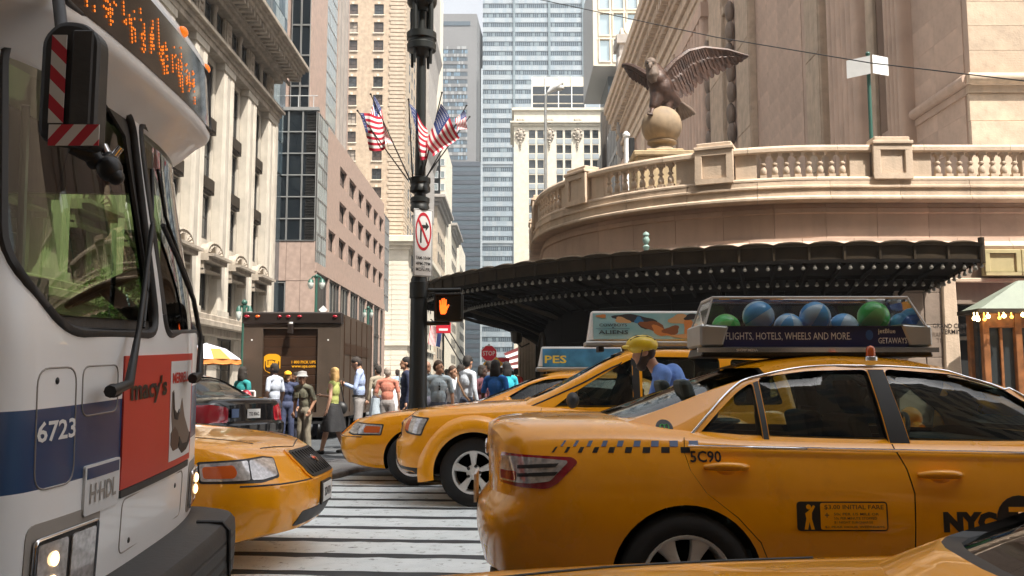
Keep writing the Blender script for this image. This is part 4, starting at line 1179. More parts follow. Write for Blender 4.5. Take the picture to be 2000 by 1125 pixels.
# flags
m_fr, m_fw, m_fb = mat('flag_red', (.42, .012, .035), .8), mat('flag_white', (.70, .68, .66), .8), mat('flag_blue', (.03, .05, .17), .8)
m_stick = mat('flag_stick', (.015, .013, .012), .5)
def flag(lab, base, tip, hoist, fly, dep=0., wave=1., can=.4):
    """stick from base to tip; cloth between its hoist edge and its fly edge, all given where the photograph shows them"""
    b_, t_ = at(*base, YP - .12), at(*tip, YP - .12 + dep)
    o = thing('flag', lab, 'flag', b_, 'flags on the lamp post')
    mb = MB(); mb.tube([b_, t_], [.012, .009], 6); mb.ell(t_, .018, 6, 5); mb.build('stick', m_stick, o, smooth=50)
    h0, h1 = at(*hoist[0], YP - .13 + dep * .9), at(*hoist[1], YP - .13 + dep * .55)
    f0, f1 = at(*fly[0], YP - .1 + dep * .7 + .12), at(*fly[1], YP - .1 + dep * .5 - .05)
    nu, nv = 24, 26
    P = []
    for i in range(nv + 1):
        v = i / nv; row = []
        for j in range(nu + 1):
            u = j / nu
            q = (h0.lerp(h1, v)).lerp(f0.lerp(f1, v), u)
            row.append(q + V((.012 * math.sin(u * 6 + v * 4) * wave, wave * .07 * math.sin(u * 8 + v * 2.6) * (.25 + u), .022 * math.sin(u * 6 + v * 3) * wave)))
        P.append(row)
    mb = MB(); I = [[mb.p(q) for q in r_] for r_ in P]
    for i in range(nv):
        for j in range(nu):
            st = i // 2
            mb.mi = 2 if (st < 7 and j < nu * can) else (0 if st % 2 == 0 else 1)
            mb.face((I[i][j], I[i + 1][j], I[i + 1][j + 1], I[i][j + 1]))
    c_ = mb.build('cloth', [m_fr, m_fw, m_fb], o, smooth=180, fix=False)
    mb = MB()
    for i in range(1, 13, 2):
        for j in range(1, int(nu * can)):
            q = P[i][j]; n_ = (P[i + 1][j] - q).cross(P[i][j + 1] - q).normalized()
            if n_.y > 0: n_ = -n_
            e1 = (P[i][j + 1] - P[i][j]) * .22; e2 = (P[i + 1][j] - P[i][j]) * .5
            mb.poly([q + n_ * .003 - e1, q + n_ * .003 - e2, q + n_ * .003 + e1, q + n_ * .003 + e2])
    tag(mb.build('stars', m_fw, o, fix=False), kind='stuff')
flag('striped flag flying lowest on the far left of the lamp post', (797, 352), (698, 216), ((702, 221), (722, 294)), ((743, 225), (755, 294)), -.5, .8, .15)
flag('folded striped flag behind the leftmost one, its stick steeper', (801, 352), (724, 184), ((730, 186), (723, 226)), ((767, 276), (749, 290)), .15, 1.5, .3)
flag('narrow striped flag hanging in front of the black lamp post shaft', (806, 352), (798, 194), ((799, 202), (822, 312)), ((833, 246), (835, 309)), -.5, 1.2, .38)
flag('largest striped flag on the right side with its starred corner up', (824, 352), (863, 181), ((861, 202), (832, 280)), ((898, 266), (847, 309)), -.35, .9, .42)
flag('small curled striped flag at the far right of the lamp post', (830, 352), (911, 206), ((908, 216), (890, 232)), ((913, 250), (893, 257)), .25, .6, .35)
flag('half hidden striped flag whose dark tip shows behind the largest one', (828, 352), (917, 228), ((905, 240), (890, 262)), ((893, 250), (880, 275)), .5, .8, .3)

# ------------------------------------------------------------------ sign pair on a green pole, wire, viaduct lamp
Yq = 30.5
t0 = at(1695, 108, Yq)
o = thing('sign_pole', 'thin green pole with two plain grey sign backs above the balustrade', 'sign', (t0.x, Yq, 6.85))
mb = MB(); mb.tube([(t0.x + .0, Yq, 6.85), (t0.x, Yq, t0.z)], .065, 10); mb.ell((t0.x, Yq, t0.z + .05), .08, 10, 8); mb.build('pole', m_green, o, smooth=50)
for px0, px1, y0, y1, dy in ((1657, 1693, 114, 151, .2), (1699, 1737, 110, 148, -.2)):
    a, c = at(px0, y1, Yq), at(px1, y0, Yq)
    mb = MB(); mb.prism([(a.x, Yq - .08 + dy, a.z), (c.x, Yq - .08 - dy, a.z + .04), (c.x, Yq - .08 - dy, c.z), (a.x, Yq - .08 + dy, c.z - .04)], (0, .02, 0)); mb.build('sign_back', m_sign_w, o)
wp = [at(1030, -6, 30), at(1400, 73, 24), at(1700, 123, 20), at(2120, 172, 16.5)]
pts = []
for i in range(37):
    g = i / 12.; k = min(int(g), 2); pts.append(wp[k].lerp(wp[k + 1], g - k))
mb = MB(); mb.tube(pts, .014, 5)
tag(mb.build('overhead_wire', m_sign_k), 'thin dark wire slanting across the sky above the eagle and terminal', 'wire')
Yv = 46.
a = at(1066, 365, Yv); c = at(1064, 186, Yv)
o = thing('cobra_street_light', 'slim pale grey street light with cobra head beside the cream building', 'street light', (a.x, Yv, 6.85))
mb = MB(); mb.tube([(a.x, Yv, 4), (a.x, Yv, c.z - .6), (a.x + .03, Yv, c.z), (at(1072, 176, Yv).x, Yv, at(1072, 176, Yv).z)], [.10, .07, .06, .05], 8); mb.build('pole', m_steel, o, smooth=50)
h0, h1 = at(1070, 181, Yv), at(1097, 160, Yv)
mb = MB(); mb.tube([h0, h0.lerp(h1, .35), h0.lerp(h1, .7), h1], [.07, .19, .24, .15], 10); mb.build('lamp_head', m_sign_w, o, smooth=50)
mb = MB(); mb.ell(h0.lerp(h1, .72) + V((.08, 0, -.16)), (.26, .18, .16), 10, 8); mb.build('lens', mat('street_lamp_lens', (.6, .6, .56), .2), o, smooth=50)
# short white post on the viaduct
Yv = 34.; a = at(1224, 325, Yv); c = at(1224, 262, Yv)
o = thing('white_post', 'short white post with a dark box at its side behind the balustrade', 'post', (a.x, Yv, 6.85))
mb = MB(); mb.lathe([(.09, 6.86), (.09, c.z - .1), (.14, c.z - .08), (.14, c.z), (.05, c.z + .1)], (a.x, Yv, 0), 12); mb.build('pole', m_sign_w, o, smooth=40)
mb = MB(); mb.box(a.x + .1, a.x + .3, Yv - .1, Yv + .1, a.z + .3, c.z - .15); mb.build('box', m_sign_k, o, bevel=.02)

# ------------------------------------------------------------------ twin green street lamps far up the avenue
m_globe = mat('lamp_globe', (.62, .66, .62), .15)
def twin(label, px, y, Y, sc=1.):
    q = at(px, y, Y)
    o = thing('twin_street_lamp', label, 'street lamp', (q.x, Y, .15), 'twin green street lamps')
    mb = MB(); mb.tube([(q.x, Y, .15), (q.x, Y, .9), (q.x, Y, q.z + .1)], [.14, .08, .06], 10); mb.ell((q.x, Y, q.z + .15), .1, 8, 6); mb.build('post', m_green, o, smooth=50)
    for sx in (-1, 1):
        mb = MB(); w = .42 * sc
        mb.tube([(q.x, Y, q.z - .2)] + [(q.x + sx * w * (1 - math.cos(R(a))) * .5 * 1.0, Y, q.z - .2 + .55 * sc * math.sin(R(a))) for a in range(20, 171, 15)], .035, 6)
        x = q.x + sx * w; mb.lathe([(.03, q.z + .05), (.16 * sc, q.z - .02), (.24 * sc, q.z - .14)], (x, Y, 0), 12); mb.build('arm', m_green, o, smooth=50)
        mb = MB(); mb.lathe([(.23 * sc, q.z - .14), (.24 * sc, q.z - .22), (.17 * sc, q.z - .36), (.06 * sc, q.z - .44), (.01, q.z - .45)], (x, Y, 0), 12); mb.build('globe', m_globe, o, smooth=50)
twin('twin green street lamp above the left end of the brown truck roof', 477, 600, 30., .42)
twin('tallest twin green street lamp in front of the pink granite corner', 618, 546, 42., .62)
twin('small twin green street lamp furthest up the avenue before the granite shopfronts', 719, 606, 56., .5)

# ------------------------------------------------------------------ stop sign, warning sign, far signs
Ys = 30.
q = at(955, 690, Ys)
o = thing('stop_sign', 'red octagonal stop sign on a thin post above the crowd', 'sign', (q.x, Ys, .15))
r_ = .255
mb = MB(); mb.prism([(q.x + r_ * 1.06 * math.cos(R(22.5 + 45 * k)), Ys, q.z + r_ * 1.06 * math.sin(R(22.5 + 45 * k))) for k in range(8)], (0, .02, 0)); mb.build('border', m_sign_w, o)
mb = MB(); mb.prism([(q.x + r_ * math.cos(R(22.5 + 45 * k)), Ys - .006, q.z + r_ * math.sin(R(22.5 + 45 * k))) for k in range(8)], (0, .005, 0)); mb.build('plate', mat('stop_red', (.62, .012, .035), .4), o)
lettering('STOP', m_sign_w, frame((q.x - .20, Ys - .009, q.z - .075), (1, 0, 0), (0, 0, 1), (0, -1, 0)), o, .40, .15, .012, .002)
mb = MB(); mb.tube([(q.x, Ys + .05, .15), (q.x, Ys + .05, q.z + .3)], .03, 8); mb.build('post', m_steel, o)
q = at(963, 711, Ys + .6)
m_yel = mat('sign_yellow', (.80, .42, .01), .45)
o = thing('warning_sign', 'yellow diamond warning sign just below and right of the stop sign', 'sign', (q.x, Ys + .6, .15))
mb = MB(); mb.prism([(q.x + .34 * math.cos(R(90 * k)), Ys + .6, q.z + .34 * math.sin(R(90 * k))) for k in range(4)], (0, .02, 0)); mb.build('plate', m_yel, o)
mb = MB(); mb.box(q.x - .05, q.x + .03, Ys + .59, Ys + .6, q.z - .08, q.z + .12); mb.box(q.x - .12, q.x + .12, Ys + .59, Ys + .6, q.z - .03, q.z + .03); mb.build('symbol', m_sign_k, o)
mb = MB(); mb.tube([(q.x, Ys + .65, .15), (q.x, Ys + .65, q.z + .1)], .03, 8); mb.build('post', m_steel, o)
Yr = 40.
for lab, px, y, w, h, nm, m_ in (('red rectangular sign with a white bar, just under the walk signal', 866, 640, .32, .24, 'red_sign', m_sign_r),
                            ('small red and white round sign low over the crowd near the awning', 983, 706, .26, .16, 'small_red_sign', m_sign_r)):
    q = at(px, y, Yr); o = thing(nm, lab, 'sign', (q.x, Yr, .15))
    mb = MB(); mb.box(q.x - w, q.x + w, Yr, Yr + .03, q.z - h, q.z + h); mb.build('plate', m_, o, bevel=.01)
    mb = MB(); mb.box(q.x - w * .6, q.x + w * .6, Yr - .006, Yr, q.z - h * .55, q.z - h * .15); mb.build('bar', m_sign_w, o)
    mb = MB(); mb.tube([(q.x, Yr + .06, .15), (q.x, Yr + .06, q.z + h)], .04, 8); mb.build('post', m_post, o)
# flags hanging on poles under the signal, far up the avenue
Yf = 46.
for lab, px, w, y0, y1, blue in (('pale faded striped flag hanging low to the right of the lamp post', 841, 14, 635, 672, 0), ('dark blue flag hanging beside the faded striped flag', 856, 8, 637, 676, 1)):
    q = at(px, y0, Yf); q2 = at(px + w, y1, Yf); o = thing('hanging_flag', lab, 'flag', (q.x, Yf, q.z))
    mb = MB(); nu = 12
    for s_ in range(nu):
        mb.mi = 2 if blue else s_ % 2
        for r2 in range(5):
            x0, x1 = q.x + (q2.x - q.x) * s_ / nu, q.x + (q2.x - q.x) * (s_ + 1) / nu
            z0, z1 = q.z + (q2.z - q.z) * r2 / 5, q.z + (q2.z - q.z) * (r2 + 1) / 5
            f_ = lambda x, zz: (x - .12 * (q.z - zz), Yf + .06 * math.sin(x * 9 + zz * 3), zz - .3 * (x - q.x))
            mb.poly([f_(x0, z0), f_(x1, z0), f_(x1, z1), f_(x0, z1)])
    mb.build('cloth', [m_fr, m_fw, m_fb], o, smooth=180, fix=False)
    mb = MB(); mb.tube([(q.x, Yf, q.z + .3), (q.x + .5, Yf + .02, q.z - .15), (q.x + 1.6, Yf + .03, q.z - 2)], .03, 6); mb.build('stick', m_stick, o)
q = at(660, 607, 24.); 
q = at(631, 605, 27.)
o = thing('diamond_sign', 'small white diamond sign back above the brown truck roof', 'sign', (q.x, 27., .15))
mb = MB(); mb.prism([(q.x + .13 * math.cos(R(90 * k)), 27., q.z + .13 * math.sin(R(90 * k))) for k in range(4)], (0, .02, 0)); mb.build('plate', m_sign_w, o)
mb = MB(); mb.tube([(q.x, 27.05, .15), (q.x, 27.05, q.z + .1)], .025, 6); mb.build('post', m_steel, o)

# ------------------------------------------------------------------ striped awning, fluted pier and lantern by the terminal corner
aw = thing('striped_awning', 'dark red awning with white stripes by the fluted pier', 'awning', (0, 46, 2))
m_awr = mat('awning_red', (.13, .022, .022), .8, var=.1); 
Ya = 47.
a0, a1 = at(1046, 664, Ya), at(984, 690, Ya - 3.); b0, b1 = at(1046, 722, Ya), at(1004, 724, Ya - 3.)
for k in range(7):
    f0, f1 = k / 7., (k + 1) / 7.
    mb = MB(); q = [a0.lerp(b0, f0), a1.lerp(b1, f0), a1.lerp(b1, f1), a0.lerp(b0, f1)]
    mb.prism(q, (0, .04, 0)); mb.build('stripe', m_awr if k % 2 == 0 else m_fw if k % 2 and k < 6 else m_awr, aw)
o = thing('fluted_pier', 'pale fluted stone pier standing at the dark left end of the canopy', 'pier', (xat(1030, 38), 38, .15))
x0, x1 = xat(1012, 38., 700), xat(1046, 38., 700); zt = zat(632, 38.)
mb = MB(); mb.box(x0, x1, 38, 39, .15, zt); 
for k in range(6): mb.lathe([(.05, .3), (.05, zt - .1)], (x0 + (x1 - x0) * (k + .5) / 6, 38, 0), 8)
mb.box(x0 - .06, x1 + .06, 37.9, 39, zt, zt + .2); mb.build('shaft', m_gct_b, o, smooth=40)
Yl = 36.; q = at(1009, 655, Yl)
o = thing('hanging_lantern', 'dark iron lantern with pale top left of the fluted pier', 'lantern', (q.x, Yl, q.z))
mb = MB(); mb.lathe([(.10, q.z - .32), (.2, q.z - .25), (.24, q.z + .1), (.28, q.z + .14), (.1, q.z + .22)], (q.x, Yl, 0), 8); mb.tube([(q.x, Yl, q.z - .3), (q.x + .2, Yl + .1, q.z - .45), (q.x + .5, Yl + .3, q.z - .3)], .03, 6); mb.build('cage', m_bronze, o)
mb = MB(); mb.lathe([(.2, q.z + .23), (.16, q.z + .33), (.02, q.z + .4)], (q.x, Yl, 0), 10); mb.build('cap', m_sign_w, o)

# ------------------------------------------------------------------ wooden kiosk on the right
m_wood = mat('varnished_wood', (.22, .085, .028), .45, var=.3, scale=6, bump=.1)
m_roofg = mat('grey_green_roof', (.21, .24, .19), .7, var=.12, scale=2, streak=.2)
Yk = 22.6
kx0 = xat(1922, Yk, 700); kx1 = kx0 + 2.4; ky1 = Yk + .75
kz = zat(612, Yk)
ki = thing('wooden_kiosk', 'small varnished wooden kiosk with grey green hipped roof and a string of lit bulbs', 'kiosk', (kx0 + 1.2, Yk + 1, .15))
mb = MB(); mb.box(kx0 + .1, kx1 - .1, Yk + .12, ky1, .15, kz); mb.build('cabin', m_glass_win, ki)
for i in range(4):
    for j in (0, 1):
        x = kx0 + .8 * i - (.0 if i else 0); mb = MB(); mb.box(x, x + .16, Yk - .02 if j == 0 else ky1 - .1, Yk + .14 if j == 0 else ky1 + .06, .15, kz); mb.build('post', m_wood, ki, bevel=.01)
for i in range(3):
    x = kx0 + .162 + .8 * i
    mb = MB(); mb.box(x, x + .636, Yk + .03, Yk + .11, .15, 1.0); mb.box(x + .08, x + .55, Yk, Yk + .029, .25, .9); mb.build('panel', m_wood, ki, bevel=.01)
    for z0, z1 in ((1.02, 1.1), (kz - .35, kz)):
        mb = MB(); mb.box(x, x + .636, Yk + .02, Yk + .11, z0, z1); mb.build('rail', m_wood, ki)
    mb = MB(); mb.box(x + .28, x + .34, Yk + .04, Yk + .1, 1.11, kz - .36); mb.build('glazing_bar', m_wood, ki)
ap = at(1990, 548, Yk + .35)
ox0, ox1, oy0, oy1 = kx0 - .20, kx1 + .3, Yk - .25, ky1 + .1
mb = MB(); mb.box(ox0, ox1, oy0, oy1, kz + .003, kz + .1); mb.build('eaves', m_bronze, ki)
mb = MB(); base = [V((ox0 + .1, oy0 + .1, kz + .11)), V((ox1, oy0 + .1, kz + .11)), V((ox1, oy1, kz + .11)), V((ox0 + .1, oy1, kz + .11))]
apex = [V((ap.x, ap.y, ap.z)), V((ap.x + .5, ap.y, ap.z)), V((ap.x + .5, ap.y + .15, ap.z)), V((ap.x, ap.y + .15, ap.z))]
I = mb.grid([base, apex], cv=True); mb.face(I[1]); mb.face(I[0][::-1]); mb.build('roof', m_roofg, ki)
m_lit = mat('lit_bulb', (1, .85, .5), .3, emit=(1.0, .72, .28), es=9.)
m_lit2 = mat('dim_amber_bulb', (1, .5, .1), .3, emit=(1.0, .42, .05), es=3.)
for px, y, dim in ((1903, 622, 0), (1909, 620, 0), (1910, 624, 0), (1923, 624, 1), (1930, 618, 0), (1952, 621, 1), (1961, 617, 0), (1976, 619, 1), (1998, 615, 0)):
    q = at(px, y, Yk - .28)
    mb = MB(); mb.ell(q, .05 if not dim else .04, 10, 8); mb.tube([q + V((0, 0, .04)), (q.x, q.y + .02, kz + .0)], .012, 6); mb.build('bulb', m_lit2 if dim else m_lit, ki, smooth=60)
o = thing('cafe_umbrella', 'dark red parasol edge showing behind the kiosk roof', 'umbrella', (xat(1955, 24), 24, .15))
q = at(1968, 568, 24.)
mb = MB(); mb.lathe([(1.0, q.z - .35), (.5, q.z - .1), (.02, q.z + .08)], (q.x + .3, 24, 0), 8); mb.build('canopy', mat('dark_red_cloth', (.28, .03, .05), .8), o)
mb = MB(); mb.tube([(q.x + .3, 24, .15), (q.x + .3, 24, q.z)], .025, 8); mb.build('pole', m_steel, o)

# food cart umbrella on the left, partly behind the bus
Yc = 21.
q = at(402, 690, Yc)
o = thing('cart_umbrella', 'white and orange food cart umbrella with scalloped edge beside the bus', 'umbrella', (q.x, Yc, .15))
m_uo = mat('umbrella_orange', (.62, .22, .05), .8); m_uw = mat('umbrella_white', (.62, .63, .72), .8)
for k in range(12):
    a0, a1 = R(30 * k), R(30 * (k + 1)); mb = MB()
    for (r0, z0), (r1, z1), mi in (((.03, .22), (.45, .1), 0), ((.45, .1), (.8, -.14), 0), ((.8, -.14), (.81, -.24), 1)):
        mb.mi = mi if k % 2 else (1 if r0 > .4 else 0)
        P = lambda r, z, a: (q.x + r * math.cos(a), Yc + r * math.sin(a), q.z + z)
        mb.poly([P(r0, z0, a0), P(r1, z1, a0), P(r1, z1 - (.02 if r0 > .7 else 0), (a0 + a1) / 2), P(r1, z1, a1), P(r0, z0, a1)])
    mb.build('cloth_panel', [m_uw, m_uo], o, fix=False)
mb = MB(); mb.tube([(q.x, Yc, .15), (q.x, Yc, q.z + .25)], .025, 8); mb.build('pole', m_steel, o)
# red folding chair frame near it
q = at(483, 760, 17.)
o = thing('hand_truck', 'white metal hand truck with a red bag beside the woman in teal', 'hand truck', (q.x, 17., 0))
mb = MB()
for dx in (-.14, .14): mb.tube([(q.x + dx, 17, .12), (q.x + dx, 17, 1.15)], .02, 6)
for zz in (.35, .75, 1.15): mb.tube([(q.x - .14, 17, zz), (q.x + .14, 17, zz)], .018, 6)
mb.build('frame', m_sign_w, o)
mb = MB(); mb.ell((q.x, 16.9, .98), (.13, .1, .2), 10, 8); mb.build('bag', m_sign_r, o, smooth=60)
mb = MB(); mb.box(q.x - .18, q.x + .18, 16.75, 17.0, .1, .13); mb.build('toe_plate', m_steel, o)
for dx in (-.17, .17):
    mb = MB(); mb.lathe([(.02, -.02), (.11, -.02), (.11, .02), (.02, .02)], (q.x + dx, 17.02, .11), 14, 'x'); mb.build('wheel', m_sign_k, o)

# young street tree on the far pavement, seen through the bus windows
tx, ty = at(235, 600, 22.).x, 22.
tr_ = thing('street_tree', 'slender young street tree on the left pavement, seen through the bus windscreen', 'tree', (tx, ty, .07))
m_bark, m_leaf, m_leaf2 = mat('bark', (.07, .05, .035), .9, var=.3, scale=8, bump=.5), mat('leaf', (.05, .11, .018), .6, var=.3, scale=3), mat('young_leaf', (.09, .16, .03), .6, var=.2, scale=3)
rt = random.Random(12); mb = MB(); zc_ = at(235, 585, 22.).z
mb.tube([(tx, ty, .07), (tx + .03, ty, 1.2), (tx - .02, ty + .03, zc_ - .3), (tx + .05, ty, zc_ + .8)], [.075, .06, .045, .012], 8)
tips = []
for k in range(12):
    a, z0 = rt.uniform(0, 6.28), rt.uniform(zc_ - .8, zc_ + .5); l = rt.uniform(.4, .85)
    p = V((tx + l * math.cos(a), ty + l * math.sin(a), z0 + rt.uniform(.25, .6))); mb.tube([(tx, ty, z0), V((tx, ty, z0)).lerp(p, .5) + V((0, 0, -.04)), p], [.022, .014, .005], 5); tips.append(p)
mb.build('trunk', m_bark, tr_, smooth=60)
mb = MB()
for k in range(1500):
    c = rt.choice(tips) + V((rt.gauss(0, .17), rt.gauss(0, .17), rt.gauss(0, .2))); u = V((rt.gauss(0, 1), rt.gauss(0, 1), rt.gauss(0, .6))).normalized(); w = u.cross(V((rt.gauss(0, 1), rt.gauss(0, 1), 1))).normalized(); s_ = rt.uniform(.03, .06)
    mb.mi = rt.choice((0, 1)); mb.poly([c - u * s_, c - w * s_ * .5, c + u * s_, c + w * s_ * .5])
tag(mb.build('crown', [m_leaf, m_leaf2], tr_, fix=False), kind='stuff')
# ------------------------------------------------------------------ cars: lofted bodies with real openings, doors, glass, lights
from mathutils.geometry import delaunay_2d_cdt
m_taxi = mat('taxi_yellow_paint', (.95, .385, .002), .28, spec=.4, coat=.8, var=.015, scale=3)
wear(m_taxi, (.62, .235, .006), .56, .9, 2.4)
m_blackcar = mat('black_car_paint', (.006, .006, .007), .25, spec=.25, coat=.8)
m_tyre = mat('tyre_rubber', (.016, .016, .017), .8, var=.2, scale=20, bump=.2)
m_alloy = mat('alloy_wheel', (.74, .74, .73), .4, metal=.2, var=.08)
m_dark = mat('black_plastic', (.014, .014, .015), .5, var=.2, scale=15)
m_inner = mat('dark_wheel_well', (.006, .006, .006), .95)
m_chrome = mat('chrome', (.72, .73, .75), .12, metal=1.)
m_seat = mat('grey_cloth_seat', (.055, .075, .075), .85, var=.2, scale=10)
m_seat_t = mat('tan_cloth_seat', (.24, .17, .09), .85, var=.2, scale=10)
m_lensr = mat('red_lens', (.30, .006, .018), .12, coat=.6, spec=.6)
m_lensc = mat('clear_lens', (.52, .50, .50), .12, metal=.45, var=.25, scale=40)
m_lenso = mat('amber_lens', (.62, .11, .012), .18, coat=.5)
m_decal = mat('black_decal', (.010, .010, .012), .4)
m_blue_d = mat('steel_blue_decal', (.10, .16, .30), .4)
def glass_mat(name, tint, refl=.10):
    m = bpy.data.materials.new(name); m.use_nodes = True
    nt = m.node_tree; N, L = nt.nodes, nt.links
    N.remove(N['Principled BSDF'])
    tr = N.new('ShaderNodeBsdfTransparent'); tr.inputs[0].default_value = (*tint, 1)
    gl = N.new('ShaderNodeBsdfGlossy'); gl.inputs['Roughness'].default_value = .015
    fr = N.new('ShaderNodeFresnel'); fr.inputs[0].default_value = 1.55
    mx = N.new('ShaderNodeMixShader')
    L.new(fr.outputs[0], mx.inputs[0]); L.new(tr.outputs[0], mx.inputs[1]); L.new(gl.outputs[0], mx.inputs[2])
    L.new(mx.outputs[0], N['Material Output'].inputs[0])
    return m
m_cglass = glass_mat('car_window_glass', (.52, .60, .56))
m_clear = glass_mat('clear_acrylic', (.86, .88, .90))

def boolop(me, cutter, op, name='b'):
    a = bpy.data.objects.new(name, me); c = bpy.data.objects.new('cut', cutter)
    COL.objects.link(a); COL.objects.link(c)
    md = a.modifiers.new('b', 'BOOLEAN'); md.operation = op; md.object = c; md.solver = 'EXACT'
    bpy.context.view_layer.update()
    r = bpy.data.meshes.new_from_object(a.evaluated_get(bpy.context.evaluated_depsgraph_get()))
    bpy.data.objects.remove(a); bpy.data.objects.remove(c)
    return r
def finish(me, name, smooth=32):
    me.name = name
    me.polygons.foreach_set('use_smooth', [True] * len(me.polygons))
    me.set_sharp_from_angle(angle=R(smooth))
    return me
def xz_prism(poly, y0, y1, mi=0):
    mb = MB(); mb.mi = mi
    mb.prism([(x, y0, z) for x, z in poly], (0, y1 - y0, 0)); return mb
def bvh_of(me): 
    return BVHTree.FromPolygons([q.co.copy() for q in me.vertices], [tuple(p.vertices) for p in me.polygons])
def smooth_poly(pts, n=5, closed=True):
    out = []; k = len(pts)
    for i in range(k if closed else k - 1):
        p0, p1, p2, p3 = (pts[(i - 1) % k], pts[i], pts[(i + 1) % k], pts[(i + 2) % k]) if closed else (pts[max(i - 1, 0)], pts[i], pts[i + 1], pts[min(i + 2, k - 1)])
        for j in range(n):
            t = j / n
            out.append(tuple(.5 * (2 * b + (c - a) * t + (2 * a - 5 * b + 4 * c - d) * t * t + (3 * b - a - 3 * c + d) * t ** 3) for a, b, c, d in zip(p0, p1, p2, p3)))
    if not closed: out.append(pts[-1])
    return out
def round_poly(pts, r, n=4):
    """polygon with corners rounded by radius r"""
    out, k = [], len(pts)
    for i in range(k):
        p, a, c = V(pts[i]), V(pts[i - 1]), V(pts[(i + 1) % k])
        ra = min(r, (a - p).length * .45, (c - p).length * .45)
        q0, q1 = p + (a - p).normalized() * ra, p + (c - p).normalized() * ra
        for j in range(n + 1):
            t = j / n; out.append(tuple(q0 * (1 - t) ** 2 + p * 2 * t * (1 - t) + q1 * t * t))
    return out
def decal(bvh, poly, FM, off, m, name, parent, step=.04, depth=.012, holes=(), local_world=None):
    """patch with thickness laid on the body: polygon in the frame FM (x, y across, -z is the throw)"""
    bd = [V(p) for p in poly]
    dens = []
    for i, p in enumerate(bd):
        q = bd[(i + 1) % len(bd)]; k = max(1, int((q - p).length / step))
        dens += [p.lerp(q, j / k) for j in range(k)]
    nb = len(dens)
    x0, x1 = min(p.x for p in dens), max(p.x for p in dens); y0, y1 = min(p.y for p in dens), max(p.y for p in dens)
    pts = list(dens)
    gx, gy = int((x1 - x0) / step) + 1, int((y1 - y0) / step) + 1
    for i in range(1, gx):
        for j in range(1, gy): pts.append(V((x0 + (x1 - x0) * i / gx, y0 + (y1 - y0) * j / gy)))
    r = delaunay_2d_cdt(pts, [(i, (i + 1) % nb) for i in range(nb)], [list(range(nb))], 1, 1e-6)
    vs, fs = r[0], r[2]
    dirv = -(FM.to_3x3() @ V((0, 0, 1)))
    last = None; P, Q = [], []
    for q in vs:
        o = FM @ V((q.x, q.y, 0))
        h, nn, _, _ = bvh.ray_cast(o, dirv)
        if h is None:
            h, nn, _, _ = bvh.find_nearest(o + dirv * (last or 1.0))
        else: last = (h - o).length
        if nn.dot(dirv) > 0: nn = -nn
        P.append(h + nn * off); Q.append(h - nn * depth)
    used = {i for f in fs for i in f}
    mb = MB(); I = {i: mb.p(P[i]) for i in sorted(used)}
    cnt = {}
    for f in fs:
        mb.face([I[i] for i in f])
        for a, c in zip(f, list(f[1:]) + [f[0]]): cnt[(a, c)] = 1
    J = {}
    for (a, c) in cnt:
        if (c, a) not in cnt:
            for k in (a, c):
                if k not in J: J[k] = mb.p(Q[k])
            mb.face((I[a], I[c], J[c], J[a]))
    return mb.build(name, m, parent, smooth=40, fix=False)
def wrap_text(bvh, body, FM, w, h, m, parent, bold=.01, off=.003, name='lettering'):
    me = text_mesh(body, 1., 0., bold)
    bm = bmesh.new(); bm.from_mesh(me)
    xs = [q.co.x for q in bm.verts]; ys = [q.co.y for q in bm.verts]
    a0, a1, b0, b1 = min(xs), max(xs), min(ys), max(ys)
    dirv = -(FM.to_3x3() @ V((0, 0, 1)))
    for q in bm.verts:
        o = FM @ V(((q.co.x - a0) / (a1 - a0) * w, (q.co.y - b0) / (b1 - b0) * h, 0))
        hit, nn, _, _ = bvh.ray_cast(o, dirv)
        if hit is None: hit, nn, _, _ = bvh.find_nearest(o)
        if nn.dot(dirv) > 0: nn = -nn
        q.co = hit + nn * off
    bm.to_mesh(me); bm.free()
    me.materials.clear(); me.materials.append(m); me.name = name
    return put(name, me, parent)
def line_on(bvh, pts3, dirv, r, m, name, parent, off=0., n=6, far=9.):
    out = []
    for p in pts3:
        h, nn, _, _ = bvh.ray_cast(V(p), V(dirv))
        if h is None or (h - V(p)).length > far: h, nn, _, _ = bvh.find_nearest(V(p) + V(dirv) * (.8 if far < 9 else 0))
        if nn.dot(V(dirv)) > 0: nn = -nn
        out.append(h + nn * off)
    mb = MB(); mb.tube(out, r, n); return mb.build(name, m, parent, smooth=60)

